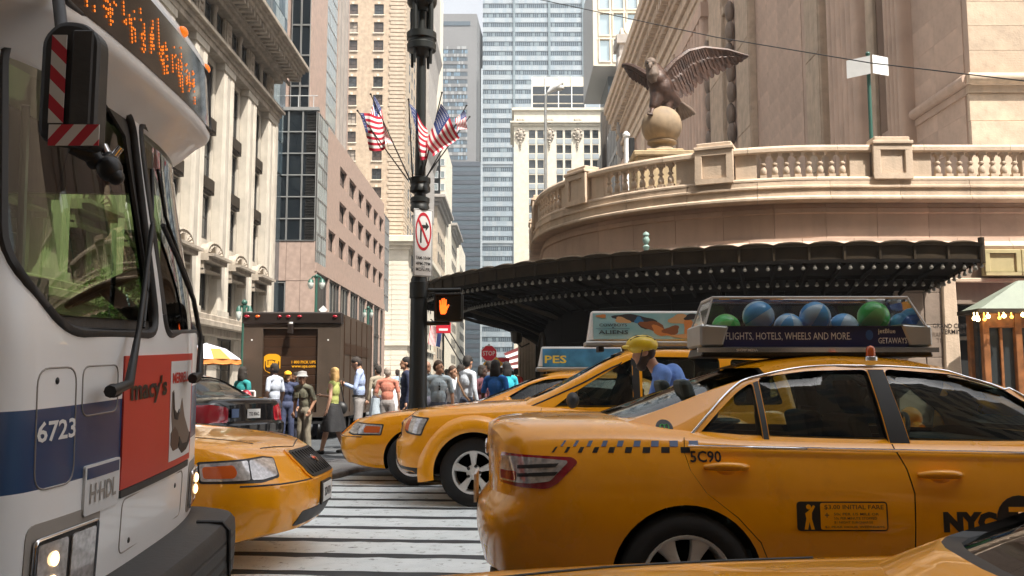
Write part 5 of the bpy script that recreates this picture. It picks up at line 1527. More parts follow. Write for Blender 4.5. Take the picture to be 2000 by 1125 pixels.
def loft_body(K, nst=84, nh=26):
    x0, x1 = K['x']
    g = lambda key, x: crom([a for a, _ in K[key]], [c for _, c in K[key]], x)
    side = K.get('side', [(0, .955), (.12, .975), (.3, .992), (.5, 1.0), (.7, .992), (.88, .965), (1, .925)])
    tmpl = []
    def ring(x, end=None):
        w, zb, zs, zt = g('w', x), g('zb', x), g('zs', x), g('zt', x)
        pts = [(0, zb), (.5 * w, zb), (.84 * w, zb), (.93 * w, zb + .012)]
        for i in range(nh - 11):
            s = i / (nh - 12.)
            pts.append((w * crom([a for a, _ in side], [c for _, c in side], s), zb + .045 + (zs - zb - .045) * s))
        ys = pts[-1][0]; dz = zt - zs
        for fy, fz in ((.965, .32), (.90, .58), (.80, .78), (.62, .91), (.42, .965), (.2, .992), (0, 1.)): pts.append((ys * fy, zs + dz * fz))
        return pts, w
    def xoff(x, y, z, w):
        o = 0.
        d = x - x0
        if d < K['dr']:
            f = (1 - d / K['dr']) ** 2; zz = [a for a, _ in K['xr']]
            o += f * (crom(zz, [c for _, c in K['xr']], z) + K['pr'] * min(1, abs(y) / K['wm']) ** 3)
        d = x1 - x
        if d < K['df']:
            f = (1 - d / K['df']) ** 2; zz = [a for a, _ in K['xf']]
            o -= f * (crom(zz, [c for _, c in K['xf']], z) + K['pf'] * min(1, abs(y) / K['wm']) ** 3)
        return o
    xs = []
    for i in range(nst + 1):
        t = i / nst; t = t + .13 * math.sin(2 * math.pi * t) * -1 * .5
        xs.append(x0 + (x1 - x0) * t)
    mb = MB(); rows = []
    for x in xs:
        pts, w = ring(x)
        rows.append([V((x + xoff(x, y, z, w), y, z)) for y, z in pts])
    m = len(rows[0])
    full = [r_ + [V((q.x, -q.y, q.z)) for q in r_[-2:0:-1]] for r_ in rows]
    I = mb.grid(full, cv=True)
    nf = len(full[0])
    for e, x in ((0, xs[0]), (-1, xs[-1])):
        pts, w = ring(x)
        prev = None
        NX = 12
        for j in range(m):
            y, z = pts[j]
            if j == 0 or j == m - 1: row = [I[e][j]]
            else:
                a, c = I[e][j], I[e][nf - j]
                row = [a] + [mb.p((x + xoff(x, y * (1 - 2 * k / NX), z, w), y * (1 - 2 * k / NX), z)) for k in range(1, NX)] + [c]
            if prev is not None:
                if len(prev) == 1:
                    for k in range(NX): mb.face((prev[0], row[k], row[k + 1]))
                elif len(row) == 1:
                    for k in range(NX): mb.face((prev[k], row[0], prev[k + 1]))
                else:
                    for k in range(NX): mb.face((prev[k], row[k], row[k + 1], prev[k + 1]))
            prev = row
    return mb
def loft_cabin(K, inset=0., n=56, deep=0.):
    """greenhouse: roof line swept from the rear glass base to the windscreen base, sides falling to the belt"""
    G = K['roof']
    xs = [a[0] for a in G]
    f = lambda k, x: crom(xs, [a[k] for a in G], x)
    belt = lambda x: crom([a for a, _ in K['zs']], [c for _, c in K['zs']], x)
    wb = lambda x: crom([a for a, _ in K['wbelt']], [c for _, c in K['wbelt']], x)
    mb = MB(); rows = []
    for i in range(n + 1):
        t = i / n; x = xs[0] + (xs[-1] - xs[0]) * t
        z, yt = f(1, x) - inset, f(2, x) - inset * .9
        zb = min(belt(x), z - .02) - .10 - inset - deep
        yb = max(wb(x) - inset, yt + .01)
        cr = K.get('crown', .035)
        pts = [(0, z), (yt * .4, z - cr * .2), (yt * .72, z - cr * .7), (yt * .9, z - cr * 1.25), (yt * .975, z - min(cr * 1.8, .075)), (yt * 1.012, z - min(cr * 2.9, .102))]
        ze, ye = pts[-1][1], pts[-1][0]
        ze = max(ze, zb + .01)
        for k in range(1, 7):
            u = k / 6.; pts.append((ye + (yb - ye) * u + .022 * math.sin(math.pi * u), ze + (zb - ze) * u))
        xx = x + (inset * 1.2 if i == 0 else -inset * 1.2 if i == n else 0)
        half = [V((xx, y, zz)) for y, zz in pts]
        rows.append(half + [V((q.x, -q.y, q.z)) for q in half[:0:-1]])
    I = mb.grid(rows, cv=True); mb.face(I[0][::-1]); mb.face(I[-1])
    return mb
def wheel(parent, x, y, r, w, rr, spokes, side, m_r=None, style='wide'):
    m_r = m_r or m_alloy
    mb = MB(); s = side
    prof = [(rr, -w * .42), (rr + .01, -w * .47), (rr + (r - rr) * .45, -w * .5), (r - .02, -w * .46), (r, -w * .36), (r + .001, 0), (r, w * .36), (r - .02, w * .46), (rr + (r - rr) * .45, w * .5), (rr + .01, w * .47), (rr, w * .42)]
    mb.lathe(prof + [prof[0]], (x, y, r), 40, 'y', cap=False); o = mb.build('wheel', m_tyre, parent, smooth=50)
    f = lambda d: y + s * d
    mb = MB(); M0 = Mx.Translation((x, f(0), r)) @ Mx.Rotation(R(90), 4, 'X')
    lo = [(rr * 1.02, f(w * .44)), (rr * 1.0, f(w * .47)), (rr * .94, f(w * .44)), (rr * .90, f(w * .30)), (rr * .86, f(-w * .3))]
    mb.lathe(lo, (x, 0, r), 40, 'y', cap=False)
    for k in range(spokes):
        a = 2 * math.pi * k / spokes + .3
        def P(rad, da, d): return (x + rad * math.cos(a + da), f(d), r + rad * math.sin(a + da))
        sub = ((-.10, .10, .30, .22),) if style == 'wide' else ((-.06, .06, .26, .20),)
        hw0, hw1 = (.42, .23) if style == 'wide' else (.30, .17)
        if style == 'seven': hw0, hw1 = .36, .27
        nn = 6; rows = []
        for i in range(nn + 1):
            g_ = i / nn; rad = rr * (.18 + .76 * g_); hw = (hw0 * (1 - g_) + hw1 * g_) * (1.0 - .25 * math.sin(math.pi * g_))
            d = w * (.34 + .06 * g_)
            rows.append([P(rad, -hw, d - .035), P(rad, -hw * .86, d - .004), P(rad, -hw * .55, d + .004), P(rad, hw * .55, d + .004), P(rad, hw * .86, d - .004), P(rad, hw, d - .035)])
        I = mb.grid(rows, cv=True); mb.face(I[0][::-1]); mb.face(I[-1])
    mb.lathe([(0.001, f(w * .40)), (rr * .15, f(w * .395)), (rr * .17, f(w * .36)), (rr * .34, f(w * .33)), (rr * .36, f(w * .2))], (x, 0, r), 24, 'y')
    rim = mb.build('rim', m_r, o, smooth=35)
    mb = MB()
    for k in range(5):
        a = 2 * math.pi * k / 5 + .6
        mb.lathe([(.001, f(w * .375)), (.016, f(w * .37)), (.02, f(w * .33))], (x + rr * .30 * math.cos(a), 0, r + rr * .30 * math.sin(a)), 8, 'y')
    tag(mb.build('wheel_nuts', m_dark, o), kind='stuff')
    mb = MB(); mb.lathe([(.001, f(0.)), (rr * .62, f(0.))], (x, 0, r), 24, 'y'); mb.lathe([(rr * .9, f(-w * .32)), (.001, f(-w * .32))], (x, 0, r), 24, 'y'); mb.build('brake_disc', m_inner, o)
    return o
def make_car(K, name, label, cat, paint, group=None):
    root = thing(name, label, cat, (0, 0, 0), group)
    body = loft_body(K).mesh('body', [paint, m_inner])
    W_ = K['wm']
    # wheel arches and cabin space
    cut = MB(); cut.mi = 1
    for wx in K['axles']:
        for s in (-1, 1):
            rr = K['arch']; ya, yb = (W_ - .32) * s, (W_ + .2) * s
            pts = [(wx + rr * math.cos(R(a)), 0, K['r'] + rr * math.sin(R(a))) for a in range(-30, 211, 8)]
            pts += [(wx - rr * .9, 0, -.2), (wx + rr * .9, 0, -.2)]
            cut.prism([(q[0], ya, q[2]) for q in pts], (0, yb - ya, 0))
    body = boolop(body, cut.mesh('c', [paint, m_inner]), 'DIFFERENCE')
    cb = K['cabin']
    cut = MB(); cut.mi = 1; cut.box(cb[0], cb[1], -cb[2], cb[2], cb[3], 2.)
    body = boolop(body, cut.mesh('c', [paint, m_inner]), 'DIFFERENCE')
    # doors cut out of the skin
    doors = []
    for s in (-1, 1):
        for poly in K['doors']:
            ya, yb = s * (W_ - .10), s * (W_ + .25)
            ins = .0035
            cx = sum(p[0] for p in poly) / len(poly); cz = sum(p[1] for p in poly) / len(poly)
            small = [(cx + (p[0] - cx) * (1 - ins / max(.1, abs(p[0] - cx))) if abs(p[0] - cx) > .05 else p[0], cz + (p[1] - cz) * (1 - ins / max(.1, abs(p[1] - cz)))) for p in poly]
            pa = xz_prism(poly, ya, yb, 1).mesh('c', [paint, m_inner]); pb_ = xz_prism(small, ya, yb, 1).mesh('c', [paint, m_inner])
            d = boolop(body, pb_, 'INTERSECT'); body = boolop(body, pa, 'DIFFERENCE')
            doors.append((s, finish(d, 'door', 30)))
    bo = put('body', finish(body, 'body', 30), root)
    dob = []
    for s, d in doors: dob.append((s, put('door', d, root)))
    # greenhouse shell with openings, panes set inside it
    sh = loft_cabin(K).mesh('roof', [paint, m_dark])
    inn = loft_cabin(K, .045, 56, .2); inn.mi = 1; inn.m = [1] * len(inn.m)
    sh = boolop(sh, inn.mesh('c', [paint, m_dark]), 'DIFFERENCE')
    opn = MB(); opn.mi = 1
    for poly in K['dlo']: opn.prism([(x, -1.5, z) for x, z in poly], (0, 3, 0))
    sh = boolop(sh, opn.mesh('c', [paint, m_dark]), 'DIFFERENCE')
    opn = MB(); opn.mi = 1
    for poly, xa, xb in K['screens']: opn.prism([(xa, y, z) for y, z in poly], (xb - xa, 0, 0))
    sh = boolop(sh, opn.mesh('c', [paint, m_dark]), 'DIFFERENCE')
    put('roof', finish(sh, 'roof', 30), root)
    gl = loft_cabin(K, .016).mesh('g', m_cglass)
    bm = bmesh.new(); bm.from_mesh(gl); bmesh.ops.triangulate(bm, faces=bm.faces); bm.to_mesh(gl); bm.free()
    tree = bvh_of(gl)
    def pane(poly, FM, nm):
        return decal(tree, poly, FM, 0., m_cglass, nm, root, .061, .004)
    for poly in K['dlo']:
        for s in (-1, 1):
            FMs = frame((0, s * 1.4, 0), (1, 0, 0) if s < 0 else (-1, 0, 0), (0, 0, 1), (0, s, 0))
            pane([((x if s < 0 else -x), z) for x, z in poly], FMs, 'side_window')
    for (poly, xa, xb), nm in zip(K['screens'], ('rear_window', 'windscreen')):
        d = 1 if xb > (K['x'][0] + K['x'][1]) / 2 else -1
        FMs = frame(((xb + .3) if d > 0 else (xa - .3), 0, 0), (0, 1, 0) if d > 0 else (0, -1, 0), (0, 0, 1), (d, 0, 0))
        pane([((y if d > 0 else -y), z) for y, z in poly], FMs, nm)
    for wx in K['axles']:
        for s in (-1, 1): wheel(root, wx, s * (W_ - .105 - K.get('wtuck', 0)), K['r'], .21, K['rim'], K['spokes'], s, K.get('rim_mat'), K.get('style', 'wide'))
    # seats, floor, dash
    fx0, fx1 = cb[0], cb[1]
    mb = MB(); mb.box(fx0 + .01, fx1 - .01, -cb[2] + .01, cb[2] - .01, cb[3] + .003, cb[3] + .02); mb.build('floor_pan', m_inner, root)
    for sx in K['seats']:
        for sy in (-.38, .38):
            mb = MB(M=Mx.Translation((sx, sy, cb[3])))
            mb.prism([(-.02, -.24, .12), (.50, -.24, .16), (.50, -.24, .30), (.0, -.24, .28)], (0, .48, 0)); mb.prism([(-.10, -.24, .2), (.03, -.24, .24), (-.14, -.24, .84), (-.24, -.24, .82)], (0, .48, 0))
            mb.prism([(-.17, -.13, .85), (-.09, -.13, .85), (-.14, -.13, 1.02), (-.21, -.13, 1.02)], (0, .26, 0))
            mb.build('seat', K.get('seat_mat', m_seat), root, bevel=.03, seg=2)
    mb = MB(); dx = K['dash']; zd = K['dash_z']
    mb.prism([(dx - .28, -.66, zd - .12), (dx - .22, -.66, zd), (dx + .3, -.66, zd + .0), (dx + .3, -.66, zd - .4), (dx - .2, -.66, zd - .4)], (0, 1.32, 0)); mb.build('dashboard', m_dark, root, bevel=.03, seg=2)
    mb = MB(); rw = .185; c0 = V((dx - .42, .38, zd - .04)); tilt = Mx.Rotation(R(-65), 4, 'Y')
    ringp = [c0 + tilt @ V((rw * math.cos(k * math.pi / 12), rw * math.sin(k * math.pi / 12), 0)) for k in range(25)]
    mb.tube(ringp, .015, 6, cap=False); mb.tube([ringp[0], ringp[12]], .014, 5); mb.tube([c0, c0 + V((.2, 0, -.1))], .03, 6); mb.build('steering_wheel', m_dark, root, smooth=60)
    return root, bo, bvh_of(bo.data), dob
def handle(parent, x, y, z, s, m, w=.20):
    mb = MB(); pts = [(x + w * (t - .5), y + s * (.004 + .042 * math.sin(math.pi * min(1, max(0, t))) ** .5), z + .006 * math.sin(math.pi * t)) for t in [k / 8 for k in range(9)]]
    mb.tube(pts, [.012, .018, .021, .022, .022, .022, .021, .018, .012], 8); o = mb.build('handle', m, parent, smooth=60)
    mb = MB(); mb.ell((x, y - s * .004, z - .022), (.062, .016, .036), 14, 8); mb.build('handle_cup', m, o, smooth=60)
def mirror_part(parent, x, y, z, s, m):
    mb = MB(); mb.ell((x, y + s * .17, z + .03), (.07, .12, .085), 12, 8); mb.tube([(x, y, z - .03), (x, y + s * .14, z)], [.03, .04], 8); mb.build('wing_mirror', m, parent, smooth=60)
def side_frame(s, y=1.6):
    return frame((0, s * y, 0), (1, 0, 0) if s < 0 else (-1, 0, 0), (0, 0, 1), (0, s, 0))

CAMRY = dict(crown=.055, x=(-1.07, 3.735), wm=.91, r=.33, arch=.372, rim=.222, spokes=7, style='seven', axles=(0, 2.776),
    zt=[(-1.07, 1.07), (-.97, 1.108), (-.7, 1.122), (-.3, 1.125), (.4, 1.07), (1.9, 1.04), (2.4, 1.0), (3.0, .91), (3.5, .80), (3.735, .68)],
    zs=[(-1.07, .915), (-.85, .975), (-.4, .995), (.1, .985), (1.0, .965), (1.9, .945), (2.6, .90), (3.3, .80), (3.735, .60)],
    w=[(-1.07, .80), (-.9, .855), (-.55, .895), (0, .91), (2.2, .91), (3.0, .885), (3.5, .83), (3.735, .72)],
    zb=[(-1.07, .34), (-.7, .27), (-.3, .20), (3., .19), (3.735, .24)],
    dr=.5, df=.5, pr=.25, pf=.34, xr=[(.2, .10), (.35, .04), (.56, 0.), (.66, .015), (.72, .07), (.85, .07), (1.0, .062), (1.12, .075)], xf=[(.2, .1), (.45, 0), (.6, .03), (.75, .14)],
    cabin=(-.05, 1.95, .74, .30), cut_z=.98,
    doors=[[(.02, 1.1), (.0, .96), (.025, .87), (.10, .76), (.25, .64), (.36, .52), (.415, .38), (.42, .27), (1.10, .27), (1.115, .5), (1.125, .76), (1.10, .88), (1.06, .975), (1.05, 1.1)],
           [(1.05, 1.1), (1.06, .975), (1.10, .88), (1.125, .76), (1.115, .5), (1.10, .27), (2.02, .27), (2.10, .45), (2.12, .80), (2.10, .92), (1.98, 1.1)]],
    roof=[(-.47, 1.095, .71), (-.32, 1.15, .69), (0, 1.265, .645), (.3, 1.37, .605), (.6, 1.437, .585), (.95, 1.465, .58), (1.3, 1.45, .585), (1.65, 1.385, .60), (2.0, 1.25, .635), (2.35, 1.08, .68), (2.45, 1.02, .70)],
    wbelt=[(-.6, .78), (-.2, .83), (.4, .855), (1.6, .855), (2.3, .80), (2.5, .78)],
    dlo=[round_poly([(.05, .995), (.415, .992), (.415, 1.305), (.33, 1.255), (.21, 1.15)], .03),
         round_poly([(.45, .992), (1.05, .975), (1.03, 1.372), (.72, 1.365), (.45, 1.33)], .03),
         round_poly([(1.16, .972), (2.06, .955), (1.98, 1.09), (1.72, 1.28), (1.5, 1.345), (1.12, 1.375)], .04)],
    screens=[(round_poly([(-.66, 1.115), (.66, 1.115), (.525, 1.385), (-.525, 1.385)], .08), -.7, .5), (round_poly([(-.64, 1.04), (.64, 1.04), (.51, 1.385), (-.51, 1.385)], .08), 1.5, 2.6)],
    seats=(.25, 1.15), dash=1.95, dash_z=.98)
CROWN = dict(x=(-1.42, 3.97), wm=.99, r=.335, arch=.385, rim=.215, spokes=5, axles=(0, 2.915), style='wide',
    zt=[(-1.42, .96), (-1.3, 1.04), (-.9, 1.075), (-.4, 1.08), (.4, 1.06), (1.8, 1.04), (2.2, 1.01), (2.9, .955), (3.5, .885), (3.85, .80), (3.97, .70)],
    zs=[(-1.42, .84), (-1.2, .92), (-.5, .965), (1.0, .965), (2.0, .95), (2.9, .90), (3.6, .81), (3.97, .62)],
    w=[(-1.42, .86), (-1.2, .93), (-.6, .98), (0, .99), (2.6, .99), (3.3, .965), (3.75, .90), (3.97, .80)],
    zb=[(-1.42, .34), (-.9, .27), (0, .20), (3.2, .20), (3.97, .27)],
    dr=.45, df=.62, pr=.22, pf=.34, xr=[(.25, .08), (.5, 0), (.62, 0), (.66, .07), (1.05, .1)], xf=[(.22, .12), (.36, .03), (.46, 0), (.60, .0), (.645, .045), (.70, .09), (.82, .16), (.92, .25)],
    cabin=(-.2, 1.95, .82, .30), cut_z=.98,
    doors=[[(-.1, 1.05), (-.08, .94), (.05, .82), (.25, .70), (.40, .5), (.45, .28), (.90, .28), (.90, .94), (.88, 1.05)],
           [(.88, 1.05), (.90, .94), (.90, .28), (2.05, .28), (2.08, .9), (2.0, 1.05)]],
    roof=[(-.95, 1.07, .66), (-.7, 1.15, .645), (-.35, 1.30, .62), (-.1, 1.40, .61), (.2, 1.455, .61), (.6, 1.475, .61), (1.0, 1.46, .615), (1.3, 1.40, .63), (1.7, 1.25, .66), (2.1, 1.09, .72), (2.25, 1.02, .74)],
    wbelt=[(-.9, .80), (-.3, .90), (.6, .925), (1.6, .915), (2.3, .84)],
    dlo=[round_poly([(-.14, .985), (.80, .985), (.80, 1.365), (.18, 1.36), (-.02, 1.25)], .05), round_poly([(.90, .985), (1.86, .975), (1.78, 1.08), (1.45, 1.27), (1.22, 1.345), (.90, 1.37)], .05)],
    screens=[(round_poly([(-.60, 1.10), (.60, 1.10), (.52, 1.41), (-.52, 1.41)], .08), -1.1, .15), (round_poly([(-.68, 1.06), (.68, 1.06), (.54, 1.405), (-.54, 1.405)], .08), 1.0, 2.5)],
    seats=(.1, 1.0), dash=1.85, dash_z=.98)
ESCAPE = dict(x=(-.93, 3.52), wm=.905, r=.36, arch=.43, rim=.225, spokes=5, axles=(0, 2.62), style='wide',
    zt=[(-.93, 1.02), (-.8, 1.06), (0, 1.08), (1.6, 1.12), (2.0, 1.115), (2.5, 1.09), (3.0, 1.05), (3.3, 1.0), (3.52, .88)],
    zs=[(-.93, .92), (-.6, 1.0), (1.0, 1.0), (1.9, .99), (2.6, .97), (3.1, .94), (3.52, .78)],
    w=[(-.93, .80), (-.7, .87), (0, .90), (2.6, .905), (3.1, .885), (3.4, .83), (3.52, .78)],
    zb=[(-.93, .42), (-.5, .34), (0, .27), (2.6, .27), (3.2, .32), (3.52, .36)],
    dr=.4, df=.45, pr=.14, pf=.26, xr=[(.3, .06), (.5, 0), (.7, 0), (.75, .05), (1.1, .08)], xf=[(.3, .10), (.48, .0), (.66, 0), (.72, .05), (.9, .07), (1.02, .14)],
    cabin=(-.6, 1.85, .76, .42), cut_z=1.02, crown=.03,
    doors=[[(-.12, 1.1), (-.1, .95), (.12, .86), (.32, .72), (.44, .52), (.47, .36), (.86, .36), (.86, .96), (.84, 1.1)],
           [(.84, 1.1), (.86, .96), (.86, .36), (1.92, .36), (1.94, .9), (1.88, 1.1)]],
    roof=[(-.86, 1.10, .70), (-.8, 1.35, .68), (-.66, 1.60, .665), (-.5, 1.665, .66), (0, 1.70, .66), (.5, 1.71, .66), (.85, 1.685, .66), (1.1, 1.61, .67), (1.45, 1.43, .69), (1.8, 1.25, .72), (2.05, 1.13, .74), (2.12, 1.08, .75)],
    wbelt=[(-.8, .80), (-.2, .85), (1.2, .855), (2.1, .82)],
    dlo=[round_poly([(-.70, 1.07), (-.16, 1.06), (-.16, 1.56), (-.55, 1.54)], .05), round_poly([(-.04, 1.055), (.82, 1.045), (.80, 1.585), (-.04, 1.575)], .05), round_poly([(.92, 1.045), (1.77, 1.035), (1.60, 1.165), (1.22, 1.395), (.98, 1.53), (.91, 1.56)], .03)],
    screens=[(round_poly([(-.62, 1.1), (.62, 1.1), (.56, 1.56), (-.56, 1.56)], .08), -1.1, -.5), (round_poly([(-.68, 1.14), (.68, 1.14), (.59, 1.625), (-.59, 1.625)], .08), .8, 2.3)],
    seats=(.1, 1.0), dash=1.75, dash_z=1.06, seat_mat=m_seat)
# ------------------------------------------------------------------ near taxi, seen from its rear quarter
cm, cb_, ct, cd = make_car(CAMRY, 'yellow_taxi', 'large yellow taxi sedan under the clear box of beach balls, rear towards the crosswalk', 'taxi', m_taxi, 'yellow taxis in the street')
s = -1; SF = side_frame(-1)
P2 = lambda px, y, sc=390., ox=1338., gy=1238.: ((px - ox) / sc, (gy - y) / sc)
for s_ in (-1, 1):
    FT = frame((-1.3, s_ * 2.0, 0), V((.94, s_ * .34 * -1 * -1, 0)).normalized() if s_ < 0 else V((-.94, .34, 0)).normalized(), (0, 0, 1), V((-.34, s_ * .94, 0)).normalized()) if False else None
    N_ = V((-.42, s_ * .9, 0)).normalized(); U_ = V((0, 0, 1)).cross(N_) 
    FT = frame(V((-.74, s_ * .80, 0)) + N_ * 1.0, U_, (0, 0, 1), N_)
    k = 1 if s_ < 0 else -1
    out = [(-.25 * k, .785), (-.27 * k, .86), (-.22 * k, .945), (.19 * k, .93), (.22 * k, .905), (.13 * k, .80), (.08 * k, .775)]
    decal(ct, round_poly(out, .02), FT, .004, m_lensr, 'tail_light', cm, .03, .02)
    decal(ct, round_poly([(-.24 * k, .80), (-.24 * k, .87), (-.20 * k, .93), (.0 * k, .925), (.165 * k, .912), (.17 * k, .902), (.095 * k, .812), (-.0 * k, .80)], .015), FT, .009, m_lensc, 'tail_light_lens', cm, .03, .004)
    decal(ct, round_poly([(-.22 * k, .81), (-.22 * k, .855), (-.09 * k, .855), (-.09 * k, .808)], .01), FT, .0125, m_lensr, 'reverse_lens', cm, .03, .003)
    for z0 in (.828, .868): decal(ct, [(-.08 * k, z0), (-.08 * k, z0 + .018), (.13 * k, z0 + .03), (.115 * k, z0 + .012)], FT, .0125, m_dark, 'tail_light_bar', cm, .03, .003)
    mirror_part(cm, 1.92, s_ * .84, 1.02, s_, m_taxi)
    line_on(ct, [(-.35 + .1 * i, s_ * 1.4, .24 + .0 * i) for i in range(0)] or [(.5 + .1 * i, s_ * 1.4, .30) for i in range(18)], (0, -s_, 0), .012, m_dark, 'sill_trim', cm)
    # bright strip under the windows and round their tops
    pts = [(.02 + 2.05 * i / 24, s_ * 1.5, .985 - .042 * i / 24) for i in range(25)]
    mb = MB(); Q = []
    for p in pts: Q.append(V((p[0], s_ * (.862 - .0 * p[0]), p[2])))
    mb.tube(Q, .0085, 6); mb.build('belt_trim', m_chrome, cm, smooth=60)
for (s_, d) in cd:
    xx = [q.co.x for q in d.data.vertices]; cx = sum(xx) / len(xx)
    hx, hz = (.205, .885) if min(xx) < .5 else (1.26, .848)
    h = ct.ray_cast(V((hx, s_ * 1.5, hz)), V((0, -s_, 0)))[0] or V((hx, s_ * .9, hz))
    dv = bvh_of(d.data); h2 = dv.ray_cast(V((hx, s_ * 1.5, hz)), V((0, -s_, 0)))[0]
    handle(d, hx, (h2 or h).y, hz, s_, m_taxi, .215)
allbody = bmesh.new()
for o in [cb_] + [d for _, d in cd]:
    allbody.from_mesh(o.data)
tmp = bpy.data.meshes.new('tmp'); allbody.to_mesh(tmp); allbody.free(); call = bvh_of(tmp)
SFr = side_frame(-1)
# checker band that thins out towards the tail
for k in range(9):
    f = k / 8.; x0 = -.66 + .060 * k + .0026 * k * k; w = .010 + .036 * f
    for row, m_ in ((0, m_decal), (1, m_blue_d)):
        zz = .952 + row * .030
        xo = x0 + (.045 if row else 0) 
        if row and k == 8: pass
        decal(call, [(xo, zz), (xo + w, zz), (xo + w + .02 * (1 - f), zz + .027), (xo + .02 * (1 - f), zz + .027)], SFr, .003, m_, 'checker_square', cm, .03, .001)
wrap_text(call, '5C90', SFr @ Mx.Translation((.03, .905, 0)), .155, .056, m_decal, cm, .02)
# door notices
wrap_text(call, 'NYC', SFr @ Mx.Translation((1.255, .572, 0)), .262, .10, m_decal, cm, .075)
decal(call, [(1.632 + .115 * math.cos(R(a)), .635 + .115 * math.sin(R(a))) for a in range(0, 360, 15)], SFr, .003, m_decal, 'round_badge', cm, .04, .001)
wrap_text(call, 'T', SFr @ Mx.Translation((1.575, .575, 0)), .12, .12, m_taxi, cm, .03, .006)
wrap_text(call, 'TAXI', SFr @ Mx.Translation((1.765, .575, 0)), .26, .095, m_decal, cm, .045)
bx0, bx1, bz0, bz1 = .540, .985, .578, .720
decal(call, round_poly([(bx0, bz0), (bx1, bz0), (bx1, bz1), (bx0, bz1)], .02), SFr, .0022, m_decal, 'fare_notice', cm, .05, .001)
decal(call, round_poly([(bx0 + .115, bz0 + .007), (bx1 - .007, bz0 + .007), (bx1 - .007, bz1 - .007), (bx0 + .115, bz1 - .007)], .012), SFr, .0036, m_taxi, 'fare_notice_field', cm, .05, .001)
for t, x0, zz, w, h in (('$3.00 INITIAL FARE', .135, .102, .29, .024), ('+', .135, .066, .022, .022), ('50c PER 1/5 MILE OR', .18, .076, .22, .012), ('50c PER MINUTE STOPPED', .18, .056, .21, .012), ('$1 NIGHT SURCHARGE', .18, .036, .19, .012), ('$1 PEAK HOUR WEEKDAYS', .135, .014, .29, .012)):
    wrap_text(call, t, SFr @ Mx.Translation((bx0 + x0, bz0 + zz, 0)), w, h, m_decal, cm, .006, .005)
mbp = [(.035, .008), (.045, .06), (.04, .085), (.058, .098), (.082, .125), (.090, .118), (.073, .088), (.072, .06), (.085, .008), (.068, .008), (.06, .045), (.052, .008)]
decal(call, [(bx0 + x, bz0 + z) for x, z in mbp], SFr, .0036, m_taxi, 'hailing_figure', cm, .05, .001)
decal(call, [(bx0 + .058 + .012 * math.cos(R(a)), bz0 + .116 + .012 * math.sin(R(a))) for a in range(0, 360, 30)], SFr, .0036, m_taxi, 'hailing_figure_head', cm, .05, .001)
# round green badge on the rear quarter panel (the cabin side)
ghm = [o for o in cm.children if o.name.startswith('roof')][0]
gt_ = bvh_of(ghm.data)
m_bg = mat('badge_green', (.03, .40, .06), .4)
gx, gz_ = -.075, 1.066
for a in (gt_,):
    disc = lambda r, cx=gx, cz=gz_: [(cx + r * math.cos(R(t)), cz + r * math.sin(R(t))) for t in range(0, 360, 15)]
    decal(a, disc(.044), SFr, .003, m_decal, 'round_green_badge', cm, .03, .001)
    for sx in (-1, 1):
        pts = [V((gx + sx * (.011 + .011 * math.cos(R(t))), 0, gz_ + .006 + .015 * math.sin(R(t)))) for t in range(0, 361, 30)]
        Q = []
        for p in pts:
            h, nn, _, _ = a.ray_cast(V((p.x, -1.6, p.z)), V((0, 1, 0))); Q.append((h or V((p.x, -.85, p.z))) + V((0, -.005, 0)))
        mb = MB(); mb.tube(Q, .003, 5, cap=False); mb.build('badge_leaf', m_bg, cm)
    wrap_text(a, 'CLEAN AIR', SFr @ Mx.Translation((gx - .026, gz_ - .03, 0)), .052, .010, m_bg, cm, .01, .005)
# black pillar between the side windows, quarter divider
for s_ in (-1, 1):
    FS = side_frame(s_); k = 1 if s_ < 0 else -1
    decal(gt_, [(k * x, z) for x, z in [(1.055, .985), (1.154, .985), (1.118, 1.368), (1.036, 1.368)]], FS, .004, m_dark, 'window_pillar', cm, .05, .01)
    decal(gt_, [(k * x, z) for x, z in [(.419, .995), (.446, .995), (.446, 1.31), (.419, 1.30)]], FS, .003, m_dark, 'window_divider', cm, .05, .006)
    top = [(.022, .995), (.195, 1.165), (.32, 1.272), (.42, 1.318), (.72, 1.374), (1.03, 1.38), (1.25, 1.372), (1.5, 1.352), (1.73, 1.288), (1.9, 1.17), (2.02, 1.06)]
    sp_ = smooth_poly(top, 4, False)
    line_on(gt_, [(x, s_ * 1.5, z + .008) for x, z in sp_], (0, -s_, 0), .0075, m_chrome, 'window_trim', cm, .002, 6, 1.05)
# emblem on the trunk lid, exhaust, plate
h = call.ray_cast(V((-2, 0, .93)), V((1, 0, 0)))[0]
mb = MB(); mb.tube([(h.x - .012, .055 * math.cos(R(a)), .93 + .038 * math.sin(R(a))) for a in range(0, 361, 20)], .008, 6, cap=False); mb.tube([(h.x - .012, .03 * math.cos(R(a)), .945 + .018 * math.sin(R(a))) for a in range(0, 361, 30)], .006, 6, cap=False); mb.build('emblem', m_chrome, cm, smooth=60)
mb = MB(); mb.box(-1.085, -1.07, -.16, .16, .62, .78); mb.build('number_plate', m_sign_w, cm)
mb = MB(); mb.tube([(-.98, -.5, .3), (-.7, -.5, .28)], .03, 10); mb.build('exhaust_pipe', m_steel, cm)
